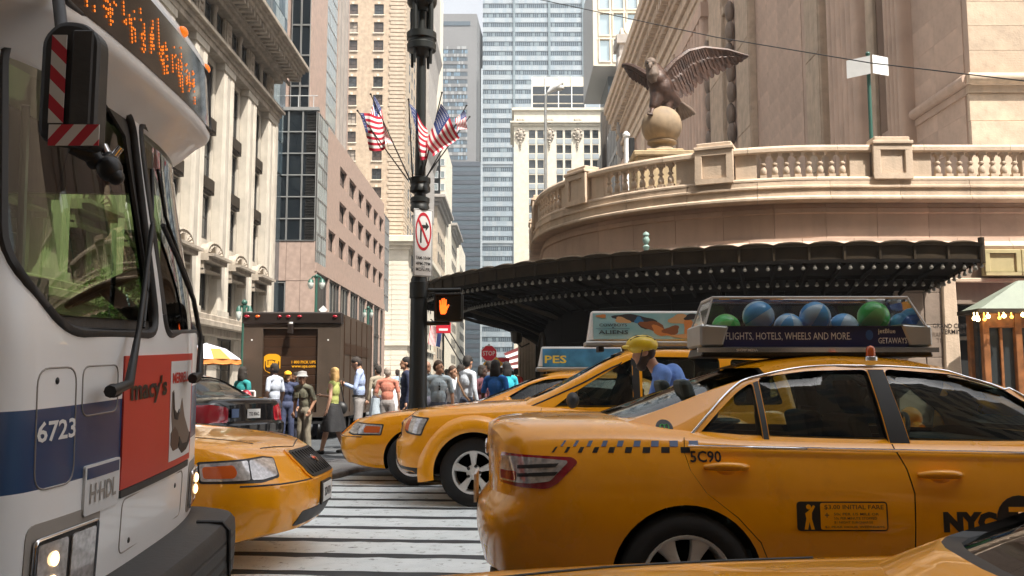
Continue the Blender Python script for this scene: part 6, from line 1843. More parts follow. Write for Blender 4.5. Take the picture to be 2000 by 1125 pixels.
# roof advertising box holding beach balls
ad = thing('roof_ad_box', 'clear roof box full of blue and green beach balls over a navy advertising strip', 'taxi sign')
rz0 = 1.43
m_navy = mat('navy_panel', (.010, .018, .10), .35)
bxa, bxb = .20, 1.555
mb = MB(); mb.prism([(bxa + .02, -.22, rz0 + .02), (bxb, -.22, rz0 + .02), (bxb - .02, -.22, rz0 + .075), (bxa + .04, -.22, rz0 + .075)], (0, .44, 0)); mb.build('tray', m_dark, ad, bevel=.008)
mb = MB(); mb.box(bxa + .0, bxb + .02, -.245, -.221, rz0 + .045, rz0 + .072); mb.build('tray_rail', m_chrome, ad)
for x0, x1, t0, t1 in ((bxa + .02, bxa + .15, .0, .02), (bxb - .13, bxb, -.02, .0)):
    mb = MB(); mb.prism([(x0, -.215, rz0 + .078), (x1, -.215, rz0 + .078), (x1 + t1 * 2, -.215, rz0 + .20), (x0 + t0 * 2.5, -.215, rz0 + .21)], (0, .43, 0)); mb.build('end_casting', m_steel, ad, bevel=.012)
nx0, nx1 = bxa + .155, bxb - .135
mb = MB(); mb.prism([(nx0, -.205, rz0 + .078), (nx1, -.205, rz0 + .078), (nx1, -.205, rz0 + .198), (nx0, -.205, rz0 + .198)], (0, .03, 0)); mb.build('advertising_strip', m_navy, ad)
mb = MB(); mb.prism([(nx0, .175, rz0 + .078), (nx1, .175, rz0 + .078), (nx1, .175, rz0 + .198), (nx0, .175, rz0 + .198)], (0, .03, 0)); mb.build('advertising_strip', m_navy, ad)
mb = MB(); mb.box(nx0, nx1, -.17, .17, rz0 + .078, rz0 + .16); mb.build('inner_tray', m_navy, ad)
m_pale = mat('pale_lettering', (.62, .66, .74), .5)
TF = frame((0, -.2072, 0), (1, 0, 0), (0, 0, 1), (0, -1, 0))
lettering('FLIGHTS, HOTELS, WHEELS AND MORE.', m_pale, TF @ Mx.Translation((nx0 + .015, rz0 + .112, 0)), ad, .72, .048, 0., .001)
lettering('jetBlue', m_pale, TF @ Mx.Translation((nx1 - .175, rz0 + .147, 0)), ad, .10, .034, .01, .001)
lettering('GETAWAYS', m_pale, TF @ Mx.Translation((nx1 - .175, rz0 + .096, 0)), ad, .165, .034, .01, .001)
lettering('SHOW MEDIA', m_pale, frame((bxa + .22, -.2465, rz0 + .05), (1, 0, 0), (0, 0, 1), (0, -1, 0)), ad, .12, .014, .01, .001)
mb = MB(); mb.ell((nx1 - .225, -.2065, rz0 + .145), (.022, .001, .03), 10, 6); mb.build('blue_mark', mat('blue_mark', (.02, .08, .3), .5), ad)
zc0, zc1 = rz0 + .19, rz0 + .365
lo = [(bxa + .045, -.212), (bxb - .03, -.212), (bxb - .03, .212), (bxa + .045, .212)]
hi = [(bxa + .105, -.165), (bxb - .115, -.165), (bxb - .115, .165), (bxa + .105, .165)]
mb = MB(); I = mb.grid([[(x, y, zc0) for x, y in lo], [(x, y, zc1) for x, y in hi]], cv=True); mb.face(I[1]); mb.build('clear_cover', m_clear, ad, bevel=.02, seg=2)
edge = [V((x, y, zc1 + .001)) for x, y in hi]
mb = MB(); mb.tube(edge + [edge[0]], .008, 6)
for a, c in zip(lo, hi): mb.tube([(a[0], a[1], zc0), (c[0], c[1], zc1)], .006, 5)
mb.build('cover_edge', mat('frosted_edge', (.62, .63, .64), .35), ad, smooth=50)
m_bb, m_bl, m_bg2, m_bgl, m_bd = [mat(n_, c_, .3, coat=.3) for n_, c_ in (('ball_blue', (.12, .46, .86)), ('ball_pale_blue', (.58, .78, .90)), ('ball_green', (.07, .58, .09)), ('ball_pale_green', (.22, .62, .16)), ('ball_deep_blue', (.02, .17, .58)))]
balls = [('leftmost green beach ball, half sunk behind the navy strip', 1418, 641, .085, (m_bg2, m_bgl)), ('large blue striped beach ball, first of the two raised blue ones', 1481, 618, .092, (m_bb, m_bl)),
         ('low pale blue beach ball between the two raised blue ones', 1540, 640, .085, (m_bl, m_bb)), ('raised blue and white swirl beach ball in the middle of the box', 1592, 619, .090, (m_bb, m_bl)),
         ('low pale blue beach ball left of the large green one', 1648, 640, .085, (m_bl, m_bb)), ('large green beach ball raised near the right end', 1706, 619, .092, (m_bg2, m_bgl)),
         ('deep blue beach ball at the right end of the clear box', 1763, 637, .080, (m_bd, m_bb))]
CAM_Y = 4.62 + .91
for lab, px, y, r_, ms in balls:
    q = at(px, y, CAM_Y)
    mb = MB(M=Mx.Translation(q) @ Mx.Rotation(rnd.uniform(0, 3), 4, 'Z') @ Mx.Rotation(rnd.uniform(.4, 1.2), 4, 'X') @ Mx.Rotation(rnd.uniform(-.6, .6), 4, 'Y'))
    n_, m_ = 24, 14
    rows = [[(r_ * 1.02 * math.sin(math.pi * (i + .02) / (m_ + .04)) * math.cos(2 * math.pi * k / n_), r_ * 1.02 * math.sin(math.pi * (i + .02) / (m_ + .04)) * math.sin(2 * math.pi * k / n_), -r_ * 1.02 * math.cos(math.pi * (i + .02) / (m_ + .04))) for k in range(n_)] for i in range(m_ + 1)]
    I = [[mb.p(v) for v in r2] for r2 in rows]
    for i in range(m_):
        for k in range(n_):
            mb.mi = (k // 4) % 2; mb.face((I[i][k], I[i + 1][k], I[i + 1][(k + 1) % n_], I[i][(k + 1) % n_]))
    mb.face(I[0][::-1]); mb.face(I[-1])
    tag(mb.build('beach_ball', list(ms), smooth=80), lab, 'beach ball', 'beach balls in the roof box')
# amber roof repeater lamp
mb = MB(); zr = 1.405; 
q = at(1701, 693, 4.62 + .36) - V((.867, 0, 0))
cy0 = 4.62 + .91
def to_world(o, x, y, rz, z=0.): o.matrix_basis = Mx.Translation((x, y, z)) @ Mx.Rotation(rz, 4, 'Z')
mb.lathe([(.034, -.02), (.034, 0.0), (.026, .006)], (q.x, q.y - cy0, q.z - .012), 14); mb.build('lamp_base', m_chrome, cm, smooth=40)
mb = MB(); mb.lathe([(.024, -.006), (.024, .03), (.016, .045), (.001, .05)], (q.x, q.y - cy0, q.z), 14); mb.build('amber_roof_lamp', m_lenso, cm, smooth=50)
to_world(cm, .867, cy0, R(-.5)); to_world(ad, .867, cy0, R(-.5))

# ------------------------------------------------------------------ yellow sport utility taxi
es, eb, et, ed_ = make_car(ESCAPE, 'yellow_taxi', 'boxy yellow taxi with alloy front wheel in full view, stopped behind the near sedan', 'taxi', m_taxi, 'yellow taxis in the street')
for s_ in (-1, 1):
    N_ = V((.62, s_ * .78, 0)).normalized(); U_ = V((0, 0, 1)).cross(N_); k = 1 if s_ > 0 else -1
    FT = frame(V((3.28, s_ * .74, 0)) + N_ * 1.0, U_, (0, 0, 1), N_)
    P_ = lambda pts: [(k * -a, z) for a, z in pts]
    decal(et, round_poly(P_([(-.16, .74), (-.20, .93), (.14, .95), (.155, .80), (.10, .765)]), .02), FT, .004, m_dark, 'headlight_rim', es, .03, .02)
    decal(et, round_poly(P_([(-.15, .755), (-.185, .915), (.045, .93), (.045, .78)]), .02), FT, .009, m_lensc, 'headlight', es, .03, .006)
    decal(et, round_poly(P_([(.05, .785), (.05, .925), (.135, .935), (.142, .805)]), .015), FT, .009, m_lenso, 'indicator', es, .03, .006)
    decal(et, round_poly(P_([(-.15, .42), (-.17, .52), (.02, .55), (.06, .44)]), .03), FT, -.004, m_taxi, 'fog_recess', es, .03, .03)
    mirror_part(es, 1.58, s_ * .86, 1.09, s_, m_dark)
    # flared arches
    for wx in (0, 2.62):
        mb = MB(); rows = []
        for a in range(-10, 191, 8):
            c_, sn = math.cos(R(a)), math.sin(R(a)); P3 = lambda rad, y: V((wx + rad * c_, s_ * y, .36 + rad * sn))
            rows.append([P3(.425, .86), P3(.425, .935), P3(.45, .95), P3(.50, .945), P3(.56, .915), P3(.60, .86)])
        I = mb.grid(rows, cv=True); mb.face(I[0][::-1]); mb.face(I[-1]); mb.build('wheel_arch', m_taxi, es, smooth=50)
    decal(et, P_([(0, 0)]) and [(k * -a, z) for a, z in [(-.2, .30), (-.22, .40), (.42, .42), (.46, .30)]], FT, .006, m_dark, 'lower_cladding', es, .05, .02)
    line_on(et, [(.5 + 1.35 * i / 10, s_ * 1.5, .37) for i in range(11)], (0, -s_, 0), .05, m_dark, 'sill_cladding', es, -.02)
FF = frame((4.6, 0, 0), (0, 1, 0), (0, 0, 1), (1, 0, 0))
decal(et, round_poly([(-.42, .66), (.42, .66), (.46, .90), (-.46, .90)], .05), FF, .004, m_dark, 'grille', es, .05, .02)
for z0 in (.70, .77, .84): decal(et, [(-.42, z0), (.42, z0), (.42, z0 + .02), (-.42, z0 + .02)], FF, .012, m_chrome, 'grille_bar', es, .05, .01)
decal(et, round_poly([(-.5, .38), (.5, .38), (.46, .52), (-.46, .52)], .05), FF, .004, m_dark, 'lower_grille', es, .05, .02)
for (s_, d) in ed_:
    xx = [q.co.x for q in d.data.vertices]; hx = .0 + (.05 if min(xx) < .5 else 1.02); dv = bvh_of(d.data)
    h = dv.ray_cast(V((hx, s_ * 1.5, .92)), V((0, -s_, 0)))[0]
    handle(d, hx, h.y if h else s_ * .88, .92, s_, m_taxi)
ghm = [o for o in es.children if o.name.startswith('roof')][0]; gte = bvh_of(ghm.data)
for s_ in (-1, 1):
    FS = side_frame(s_); k = 1 if s_ < 0 else -1
    decal(gte, [(k * x, z) for x, z in [(.80, 1.05), (.94, 1.05), (.92, 1.57), (.79, 1.585)]], FS, .004, m_dark, 'window_pillar', es, .05, .01)
    line_on(gte, [(-.6 + 1.4 * i / 10, s_ * .62, 2.2) for i in range(11)], (0, 0, -1), .014, m_dark, 'roof_rail', es, .02)
    line_on(gte, [(.88 + 1.16 * i / 14, s_ * .68 + s_ * .08 * i / 14, 2.2) for i in range(15)], (0, 0, -1), .010, m_dark, 'windscreen_seal', es, .0)
def roof_sign(lab, x0, x1, z0, z1, w=.17, art=None):
    o = thing('roof_ad_sign', lab, 'taxi sign')
    mb = MB(); mb.prism([(x0 + .05, -w, z0 + .05), (x1 - .05, -w, z0 + .05), (x1 - .08, -w * .62, z1), (x0 + .08, -w * .62, z1)], (0, .004, 0)) if False else None
    mb = MB()
    lo_ = [(x0, -w), (x1, -w), (x1, w), (x0, w)]; hi_ = [(x0 + .05, -w * .55), (x1 - .05, -w * .55), (x1 - .05, w * .55), (x0 + .05, w * .55)]
    I = mb.grid([[(x, y, z0 + .06) for x, y in lo_], [(x, y, z1) for x, y in hi_]], cv=True); mb.face(I[1]); mb.face(I[0][::-1]); mb.build('housing', m_sign_w, o, bevel=.015, seg=2)
    mb = MB(); mb.box(x0 - .03, x1 + .03, -w - .01, w + .01, z0, z0 + .055); mb.build('base', m_steel, o, bevel=.01)
    for xx in (x0 + .15, x1 - .15):
        mb = MB(); mb.box(xx - .03, xx + .03, -w, w, z0 - .06, z0 - .002); mb.build('foot', m_dark, o)
    return o
sgn = roof_sign('white roof sign with a teal and brown film poster, on the boxy yellow taxi', -.02, 1.34, 1.72, 2.13)
m_teal = mat('poster_teal', (.16, .36, .40), .4, var=.35, scale=3, col2=(.36, .50, .50))
m_art = [mat('poster_' + n_, c_, .4) for n_, c_ in (('brown', (.20, .075, .03)), ('dark', (.03, .03, .035)), ('orange', (.50, .20, .06)), ('blue', (.03, .16, .34)), ('tan', (.50, .30, .14)))]
th = math.atan2(.17 * .45, .35)
SGF = Mx.Translation((1.30, .1735, 1.785)) @ frame((0, 0, 0), (-1, 0, 0), (0, -math.sin(th), math.cos(th)), (0, math.cos(th), math.sin(th)))
mb = MB(SGF); mb.box(.02, 1.26, .015, .325, -.002, .002); mb.build('poster', m_teal, sgn)
rr = random.Random(21)
def blob(cx, cy, rx, ry, m_, rot=0., k=0):
    mb = MB(SGF); pts = []
    for t in range(18):
        a = t * math.pi / 9; q = 1 + .22 * math.sin(3 * a + cx * 40)
        x, y = rx * q * math.cos(a), ry * q * math.sin(a)
        pts.append((max(.03, min(1.25, cx + x * math.cos(rot) - y * math.sin(rot))), max(.02, min(.32, cy + x * math.sin(rot) + y * math.cos(rot))), .0022 + .0004 * k))
    mb.poly(pts); mb.build('poster_patch', m_, sgn, fix=False)
for k, (cx, cy, rx, ry, m_, ro) in enumerate(((.42, .27, .16, .045, m_art[1], -.1), (.36, .24, .09, .035, m_art[4], -.2), (.62, .22, .14, .07, m_art[1], -.3), (.55, .24, .05, .04, m_art[3], 0), (.72, .16, .16, .06, m_art[0], -.35), (.80, .11, .12, .05, m_art[2], -.4),
        (.92, .12, .1, .05, m_art[0], .2), (1.03, .25, .13, .06, m_art[4], 0), (1.14, .15, .085, .10, m_art[2], 0), (1.17, .28, .10, .035, m_art[1], .1), (1.07, .05, .14, .03, m_art[4], 0), (.12, .29, .06, .02, m_art[2], 0))): blob(cx, cy, rx, ry, m_, ro, k)
lettering('COWBOYS', m_art[1], SGF @ Mx.Translation((.09, .165, 0)), sgn, .32, .035, .012, .009)
mb = MB(SGF); mb.box(.05, .44, .136, .140, .0085, .0092); mb.build('poster_rule', m_art[1], sgn)
lettering('&', m_art[1], SGF @ Mx.Translation((.235, .143, 0)), sgn, .03, .018, .012, .0095)
lettering('ALIENS', m_art[1], SGF @ Mx.Translation((.08, .075, 0)), sgn, .34, .045, .016, .009)
EX, EY = at(925, 917, 9.85).x + 2.62, 9.85 + .905
to_world(es, EX, EY, R(180)); to_world(sgn, EX, EY, R(180))

# ------------------------------------------------------------------ long yellow taxi sedans
def crown_details(car, body, tree, doors, paint, front_plate=True, tail=False):
    for s_ in (-1, 1):
        N_ = V((.62, s_ * .78, 0)).normalized(); U_ = V((0, 0, 1)).cross(N_); k = 1 if s_ > 0 else -1
        FT = frame(V((3.62, s_ * .78, 0)) + N_ * 1.0, U_, (0, 0, 1), N_)
        P_ = lambda pts: [(-k * a, z) for a, z in pts]     # a runs from the side (-) to the nose (+)
        P_ = lambda pts: [((k * -1) * a if True else a, z) for a, z in pts]
        sx = 1 if (U_.x * 1) > 0 else -1                   # +U towards the nose?
        Q_ = lambda pts: [(sx * a, z) for a, z in pts]
        decal(tree, round_poly(Q_([(-.34, .635), (-.35, .775), (.10, .795), (.20, .78), (.19, .655), (.05, .63)]), .02), FT, .003, m_dark, 'headlight_rim', car, .04, .02)
        decal(tree, round_poly(Q_([(-.03, .65), (-.03, .775), (.10, .782), (.185, .77), (.175, .665), (.05, .645)]), .015), FT, .008, m_lensc, 'headlight', car, .03, .006)
        decal(tree, round_poly(Q_([(-.33, .65), (-.335, .762), (-.04, .775), (-.04, .65)]), .015), FT, .0075, m_lensc, 'side_lens', car, .03, .006)
        decal(tree, round_poly(Q_([(-.315, .668), (-.32, .742), (-.14, .75), (-.12, .70), (-.14, .665)]), .02), FT, .0105, m_lenso, 'indicator', car, .03, .004)
        mirror_part(car, 1.72, s_ * .90, 1.02, s_, paint)
        mb = MB(); mb.tube([(-.16 + 2.1 * i / 20, s_ * .932, .975) for i in range(21)], .008, 6); mb.build('belt_trim', m_chrome, car, smooth=60)
        FS = side_frame(s_); kk = 1 if s_ < 0 else -1
        decal(bvh_of([o for o in car.children if o.name.startswith('roof')][0].data), [(kk * x, z) for x, z in [(.806, .99), (.894, .99), (.894, 1.36), (.806, 1.36)]], FS, .004, m_dark, 'window_pillar', car, .05, .01)
        if tail:
            N_ = V((-.75, s_ * .66, 0)).normalized(); U_ = V((0, 0, 1)).cross(N_)
            FT = frame(V((-1.1, s_ * .72, 0)) + N_ * 1.0, U_, (0, 0, 1), N_); sx = 1 if U_.x > 0 else -1
            decal(tree, round_poly([(sx * a, z) for a, z in [(-.26, .66), (-.26, .90), (.02, .95), (.26, .94), (.30, .74), (.2, .66)]], .04), FT, .006, m_lensr, 'tail_light', car, .03, .02)
            mb = MB(); mb.tube([(-1.26, s_ * .5, .93), (-1.26, s_ * .2, .97)], .004, 5); mb.build('trim', m_chrome, car)
    FF = frame((4.9, 0, 0), (0, 1, 0), (0, 0, 1), (1, 0, 0))
    decal(tree, round_poly([(-.40, .60), (.40, .60), (.37, .81), (-.37, .81)], .07, 6), FF, .012, m_chrome if tail else paint, 'grille_surround', car, .05, .03)
    decal(tree, round_poly([(-.37, .615), (.37, .615), (.345, .795), (-.345, .795)], .06, 6), FF, .017, m_dark, 'grille', car, .05, .006)
    for i in range(9): decal(tree, [(-.30 + .072 * i, .63), (-.285 + .072 * i, .63), (-.285 + .072 * i, .78), (-.30 + .072 * i, .78)], FF, .024, m_dark, 'grille_bar', car, .08, .006)
    decal(tree, [(.055 * math.cos(R(a)), .71 + .025 * math.sin(R(a))) for a in range(0, 360, 20)], FF, .030, m_chrome, 'emblem', car, .04, .006)
    decal(tree, round_poly([(-.55, .30), (.55, .30), (.50, .40), (-.50, .40)], .03), FF, .004, m_dark, 'lower_intake', car, .05, .02)
    if front_plate:
        mb = MB(); mb.box(3.965, 3.985, -.17, .17, .40, .57); mb.build('plate_holder', m_dark, car, bevel=.004)
        mb = MB(); mb.box(3.986, 3.992, -.152, .152, .42, .555); mb.build('number_plate', m_sign_w, car)
        FP = frame((3.993, -.11, .455), (0, 1, 0), (0, 0, 1), (1, 0, 0)); lettering('3D47A', m_decal, FP, car, .22, .065, .02, .001)
    for (s_, d) in doors:
        xx = [q.co.x for q in d.data.vertices]; hx = .12 if min(xx) < .5 else 1.12; dv = bvh_of(d.data)
        h = dv.ray_cast(V((hx, s_ * 1.6, .84)), V((0, -s_, 0)))[0]
        handle(d, hx, h.y if h else s_ * .96, .84, s_, paint)
    # bumper groove
    pts = []
    for i in range(33):
        a = R(-62 + 124 * i / 32); h = tree.ray_cast(V((3.1 + 2.2 * math.cos(a), 2.2 * math.sin(a), .612)), V((-math.cos(a), -math.sin(a), 0)))[0]
        if h: pts.append(h)
    mb = MB(); mb.tube(pts, .006, 5); mb.build('bumper_seam', m_dark, car)
    # bonnet shut line
    for s_ in (-1, 1): line_on(tree, [(2.3 + .125 * i, s_ * (.80 - .009 * i - .0022 * i * i), 1.6) for i in range(11)], (0, 0, -1), .005, m_dark, 'bonnet_seam', car)
    line_on(tree, [(3.72 - .10 * abs(i - 8) / 8., -.56 + .07 * i, 1.6) for i in range(17)], (0, 0, -1), .005, m_dark, 'bonnet_seam', car)
cv, cvb, cvt, cvd = make_car(CROWN, 'yellow_taxi', 'yellow taxi nosing out from behind the bus, its black grille at the crosswalk', 'taxi', m_taxi, 'yellow taxis in the street')
crown_details(cv, cvb, cvt, cvd, m_taxi)
LTX, LTY = at(634, 985, 7.15).x - 3.97, 7.15
to_world(cv, LTX, LTY, R(0))
c2 = dup(cv, Mx.Translation((1.66, 12.86, 0)) @ Mx.Rotation(R(180), 4, 'Z'), 'yellow taxi mostly hidden behind the boxy taxi, its bare nose pointing left')
sg2 = roof_sign('blue roof sign with yellow letters, half hidden behind the taxi windscreen', .1, 1.30, 1.46, 1.80)
SG2 = Mx.Translation((1.26, .1735, 1.52)) @ frame((0, 0, 0), (-1, 0, 0), (0, -math.sin(th), math.cos(th)), (0, math.cos(th), math.sin(th)))
mb = MB(SG2); mb.box(.02, 1.1, .0, .255, -.002, .002); mb.build('poster', mat('poster_blue', (.05, .22, .42), .4, var=.4, scale=4), sg2)
lettering('PES', mat('poster_yellow', (.75, .62, .08), .4), SG2 @ Mx.Translation((.05, .05, 0)), sg2, .30, .11, .02, .004)
lettering('SURFACE TENSION', m_pale, SG2 @ Mx.Translation((.05, .2, 0)), sg2, .3, .035, .0, .004) if False else None
to_world(sg2, 1.66, 12.86, R(180))
# near taxi whose bonnet crosses the lower right corner
c3 = dup(cv, Mx.Translation((2.70, 1.33, -.045)) @ Mx.Rotation(R(2.2), 4, 'Y') @ Mx.Scale(.905, 4) @ Mx.Rotation(R(180), 4, 'Z'), 'yellow taxi closest of all, only its bonnet and windscreen corner in the bottom right')
for o in list(c3.children):
    if o.name.startswith('wing_mirror'): bpy.data.objects.remove(o)
# black sedan with large red tail lights
bk, bkb, bkt, bkd = make_car(CROWN, 'black_sedan', 'glossy black sedan with large red tail lights, behind the left taxi', 'car', m_blackcar)
crown_details(bk, bkb, bkt, bkd, m_blackcar, False, True)
h = bkt.ray_cast(V((-2, 0, .80)), V((1, 0, 0)))[0]
for y0, w, nm, m_ in ((0, .155, 'number_plate', m_sign_w),):
    mb = MB(); mb.box(h.x - .02, h.x - .008, -w, w, .72, .87); mb.build(nm, m_, bk)
    FP = frame((h.x - .021, .12, .76), (0, -1, 0), (0, 0, 1), (-1, 0, 0)); lettering('T52 806C', m_decal, FP, bk, .24, .06, .02, .001)
mb = MB(); mb.box(h.x - .022, h.x - .01, .36, .52, .74, .88); mb.build('bumper_sticker', m_blue_d, bk)
bx, by, ba = -5.52, 16.1, R(154)
to_world(bk, bx, by, ba)
# white car further up the avenue
wc, _, _, _ = make_car(CAMRY, 'white_car', 'white car up the avenue between the brown truck and the salmon shirt', 'car', mat('white_car_paint', (.62, .62, .62), .3, coat=.8))
to_world(wc, -4.3, 29.5, R(90))

# ------------------------------------------------------------------ brown parcel truck
m_ups = mat('truck_grey_brown', (.066, .046, .032), .55, var=.15, scale=2, streak=.15)
m_ups_d = mat('truck_dark_brown', (.035, .015, .006), .45, var=.15, scale=3)
m_ups_b = mat('truck_black_brown', (.018, .011, .008), .45)
m_upsy = mat('parcel_yellow', (.78, .36, .012), .45)
YU = 21.6
tx0, tx1 = xat(473, YU, 750), xat(664, YU, 750); tz1 = zat(612, YU); tl = 4.8
tr = thing('parcel_truck', 'brown parcel delivery truck with yellow shield badge on its shutter door', 'truck', ((tx0 + tx1) / 2, YU, 0))
dx0, dx1, dzt = xat(515, YU), xat(622, YU), zat(642, YU)
mb = MB(); mb.holed((tx0, YU, .5), (1, 0, 0), (0, 0, 1), (0, -1, 0), tx1 - tx0, tz1 - .5, [(dx0 - tx0, dx1 - tx0, .12, dzt - .5)], .10)
P4 = [(tx0, YU), (tx1, YU), (tx1, YU + tl), (tx0, YU + tl)]
for a, c in ((1, 2), (2, 3), (3, 0)): mb.poly([(*P4[a], .5), (*P4[c], .5), (*P4[c], tz1), (*P4[a], tz1)])
mb.poly([(x, y, tz1) for x, y in P4]); mb.poly([(x, y, .5) for x, y in P4])
mb.build('body', m_ups, tr, fix=False)
mb = MB(); mb.box(tx0 - .03, tx1 + .03, YU - .05, YU + .2, zat(633, YU), tz1 + .03); mb.build('roof_cap', m_ups_b, tr, bevel=.03)
ns = 9; zb0 = .62
for k in range(ns):
    mb = MB(); z0 = zb0 + (dzt - zb0) * k / ns; z1 = zb0 + (dzt - zb0) * (k + 1) / ns
    mb.box(dx0, dx1, YU + .07, YU + .12, z0 + .004, z1 - .004); mb.build('door_slat', m_ups_d, tr, bevel=.006)
for px, w, m_ in ((482, .07, m_lensr), (503, .06, m_lenso), (546, .05, m_lensr), (563, .06, m_lensr), (585, .06, m_lensr), (654, .06, m_lensr)):
    q = at(px, 618, YU - .06); mb = MB(); mb.ell((q.x, YU - .06, q.z), (w, .03, .035), 10, 6); mb.build('marker_light', m_, tr, smooth=60)
q = at(568, 634, YU - .1); mb = MB(); mb.box(q.x - .06, q.x + .06, YU - .16, YU - .052, q.z - .22, q.z + .02); mb.build('camera', m_ups_b, tr, bevel=.015)
mb = MB(); mb.lathe([(.05, -.02), (.05, .02)], (q.x, YU - .1, q.z + .04), 12); mb.build('work_lamp', m_sign_w, tr)
for px in (492, 641):
    q = at(px, 664, YU); mb = MB(); mb.lathe([(.02, 0), (.02, -.01), (.001, -.012)], (q.x, YU, q.z), 10, 'y'); mb.build('rivet_lamp', m_sign_w, tr)
mb = MB()
for x in (tx0 + .06, dx0 - .07, dx1 + .07, tx1 - .06):
    for k in range(24): mb.ell((x, YU - .002, .7 + .09 * k), (.009, .006, .009), 6, 4)
tag(mb.build('rivets', m_ups, tr, fix=False), kind='stuff')
sh0, sh1, szt, szb = xat(517, YU), xat(549, YU), zat(691, YU), zat(731, YU)
wS_, hS_ = sh1 - sh0, szt - szb
shp = [(0, .30), (0, .86), (.12, .95), (.3, 1.0), (.7, 1.0), (.88, .95), (1, .86), (1, .30), (.9, .16), (.7, .07), (.5, 0), (.3, .07), (.1, .16)]
mb = MB(); mb.prism([(sh0 + wS_ * a, YU + .064, szb + hS_ * b_) for a, b_ in shp], (0, .005, 0)); mb.build('shield_badge', m_upsy, tr)
mb = MB(); mb.prism([(sh0 + wS_ * (.06 + .88 * a), YU + .0625, szb + hS_ * (.06 + .66 * b_)) for a, b_ in shp[:2] + [(.2, .98), (.5, 1.0), (.8, .92)] + shp[6:]], (0, .001, 0)); mb.build('shield_field', m_ups_d, tr)
TFm = frame((0, YU + .0615, 0), (1, 0, 0), (0, 0, 1), (0, -1, 0))
lettering('ups', m_upsy, TFm @ Mx.Translation((sh0 + wS_ * .12, szb + hS_ * .20, 0)), tr, wS_ * .76, hS_ * .48, .05, .001)
a_ = xat(571, YU); b2 = xat(618, YU)
lettering('1 800 PICK UPS', m_upsy, TFm @ Mx.Translation((a_, zat(710, YU), 0)), tr, b2 - a_, .07, .02, .001)
lettering('www.ups.com', m_upsy, TFm @ Mx.Translation((a_, zat(719.5, YU), 0)), tr, b2 - a_, .07, .02, .001)
mb = MB(); mb.box(tx0 + .1, tx1 - .1, YU - .3, YU + .1, .42, .52); mb.box(tx0 + .1, tx1 - .1, YU - .3, YU - .25, .36, .52); mb.build('step_bumper', m_dark, tr, bevel=.01)
for x in (tx0 + .12, tx1 - .22):
    mb = MB(); mb.box(x, x + .1, YU - .012, YU, .75, .95); mb.build('tail_light', m_lensr, tr, bevel=.01)
for wy in (YU + 1.2, YU + tl - 1.0):
    for wx, s_ in ((tx0 + .15, -1), (tx1 - .15, 1)):
        mb = MB(); mb.lathe([(.22, -.12), (.40, -.12), (.43, -.06), (.43, .06), (.40, .12), (.22, .12)], (wx, wy, .43), 24, 'x', cap=False); mb.lathe([(.22, 0), (.001, .02 * s_)], (wx, wy, .43), 24, 'x', cap=False); mb.build('wheel', m_tyre, tr, smooth=50)
for k in range(6):
    mb = MB(); mb.box(tx1, tx1 + .02, YU + .4 + .85 * k, YU + .44 + .85 * k, .6, tz1 - .05); mb.build('side_seam', m_ups_d, tr)
mb = MB(); mb.box(tx1, tx1 + .012, YU + .5, YU + 4.2, zat(690, YU), zat(668, YU)); mb.build('side_stripe', m_ups_d, tr)
# ------------------------------------------------------------------ city bus, front right corner towards the camera
m_bw = mat('bus_white', (.80, .81, .82), .38, var=.06, scale=1.2, coat=.4)
m_bb2 = mat('bus_blue', (.006, .045, .135), .38, coat=.4)
m_br = mat('bus_red', (.24, .012, .018), .4)
m_rub = mat('black_rubber', (.035, .034, .034), .6, var=.2, scale=8, bump=.1)
m_bint = mat('bus_interior_dark', (.02, .02, .022), .8)
m_adr = mat('poster_red', (.52, .045, .028), .45, var=.06, scale=2)
m_adw = mat('poster_white', (.62, .63, .64), .45)
m_bglass = glass_mat('bus_windscreen_glass', (.44, .51, .40))
m_bglass2 = glass_mat('green_side_glass', (.40, .54, .31))
aB = R(4.1)
Fv = V((math.cos(aB), math.sin(aB), 0)); cc = math.cos(math.atan(.042))
Lv = V((-math.sin(aB) * cc, math.cos(aB) * cc, .042 * cc)); Uv = Fv.cross(Lv)
BO = V((-1.80, 4.55, 0))
BM = frame(BO, Fv, Lv, Uv)
bus = thing('city_bus', 'white city bus with blue band, orange route sign and red advert on the left edge', 'bus')
BI = BM.inverted()
def bpx(px, y_, x=0.):                    # point of the bus front seen at a pixel, in bus axes, on the plane x
    c = BI @ V((0, 0, CH)); d = BI.to_3x3() @ ray(px, y_)
    return c + d * ((x - c.x) / d.x)
XFZ = [(.28, .02), (1.0, .05), (1.5, .05), (1.62, .04), (2.6, -.10), (2.76, -.11), (3.3, -.2)]
def bsurf(y, z):
    a = abs(y); x = crom([q[0] for q in XFZ], [q[1] for q in XFZ], z) - .09 * (a / 1.15) ** 3
    rc = .17 + (.05 if z > 1.6 else 0)
    if a > 1.28 - rc: x -= rc * (1 - math.sqrt(max(0, 1 - ((a - 1.28 + rc) / rc) ** 2)))
    return x
def bus_ring(z, ins=0.):
    ys = [1.28 * math.sin(R(t)) for t in np.linspace(-90, 90, 41)]
    r = [V((-11.8 + ins, -1.28 + ins, z)), V((-4., -1.28 + ins, z)), V((-1.2, -1.28 + ins, z)), V((-.6, -1.28 + ins, z))]
    k = (1.28 - ins) / 1.28
    r += [V((bsurf(y, z) - ins, y * k, z)) for y in ys]
    return r + [V((q.x, -q.y, q.z)) for q in r[3::-1]]
zl = [.28, .45, .60, .735, .815, .90, .955, 1.02, 1.1, 1.18, 1.25, 1.35, 1.45, 1.52, 1.6, 1.7, 1.85, 2.0, 2.15, 2.3, 2.45, 2.6, 2.7, 2.76, 2.95, 3.1, 3.22]
mb = MB(); rows = [bus_ring(z) for z in zl]; nr = len(rows[0])
I = [[mb.p(q) for q in r] for r in rows]
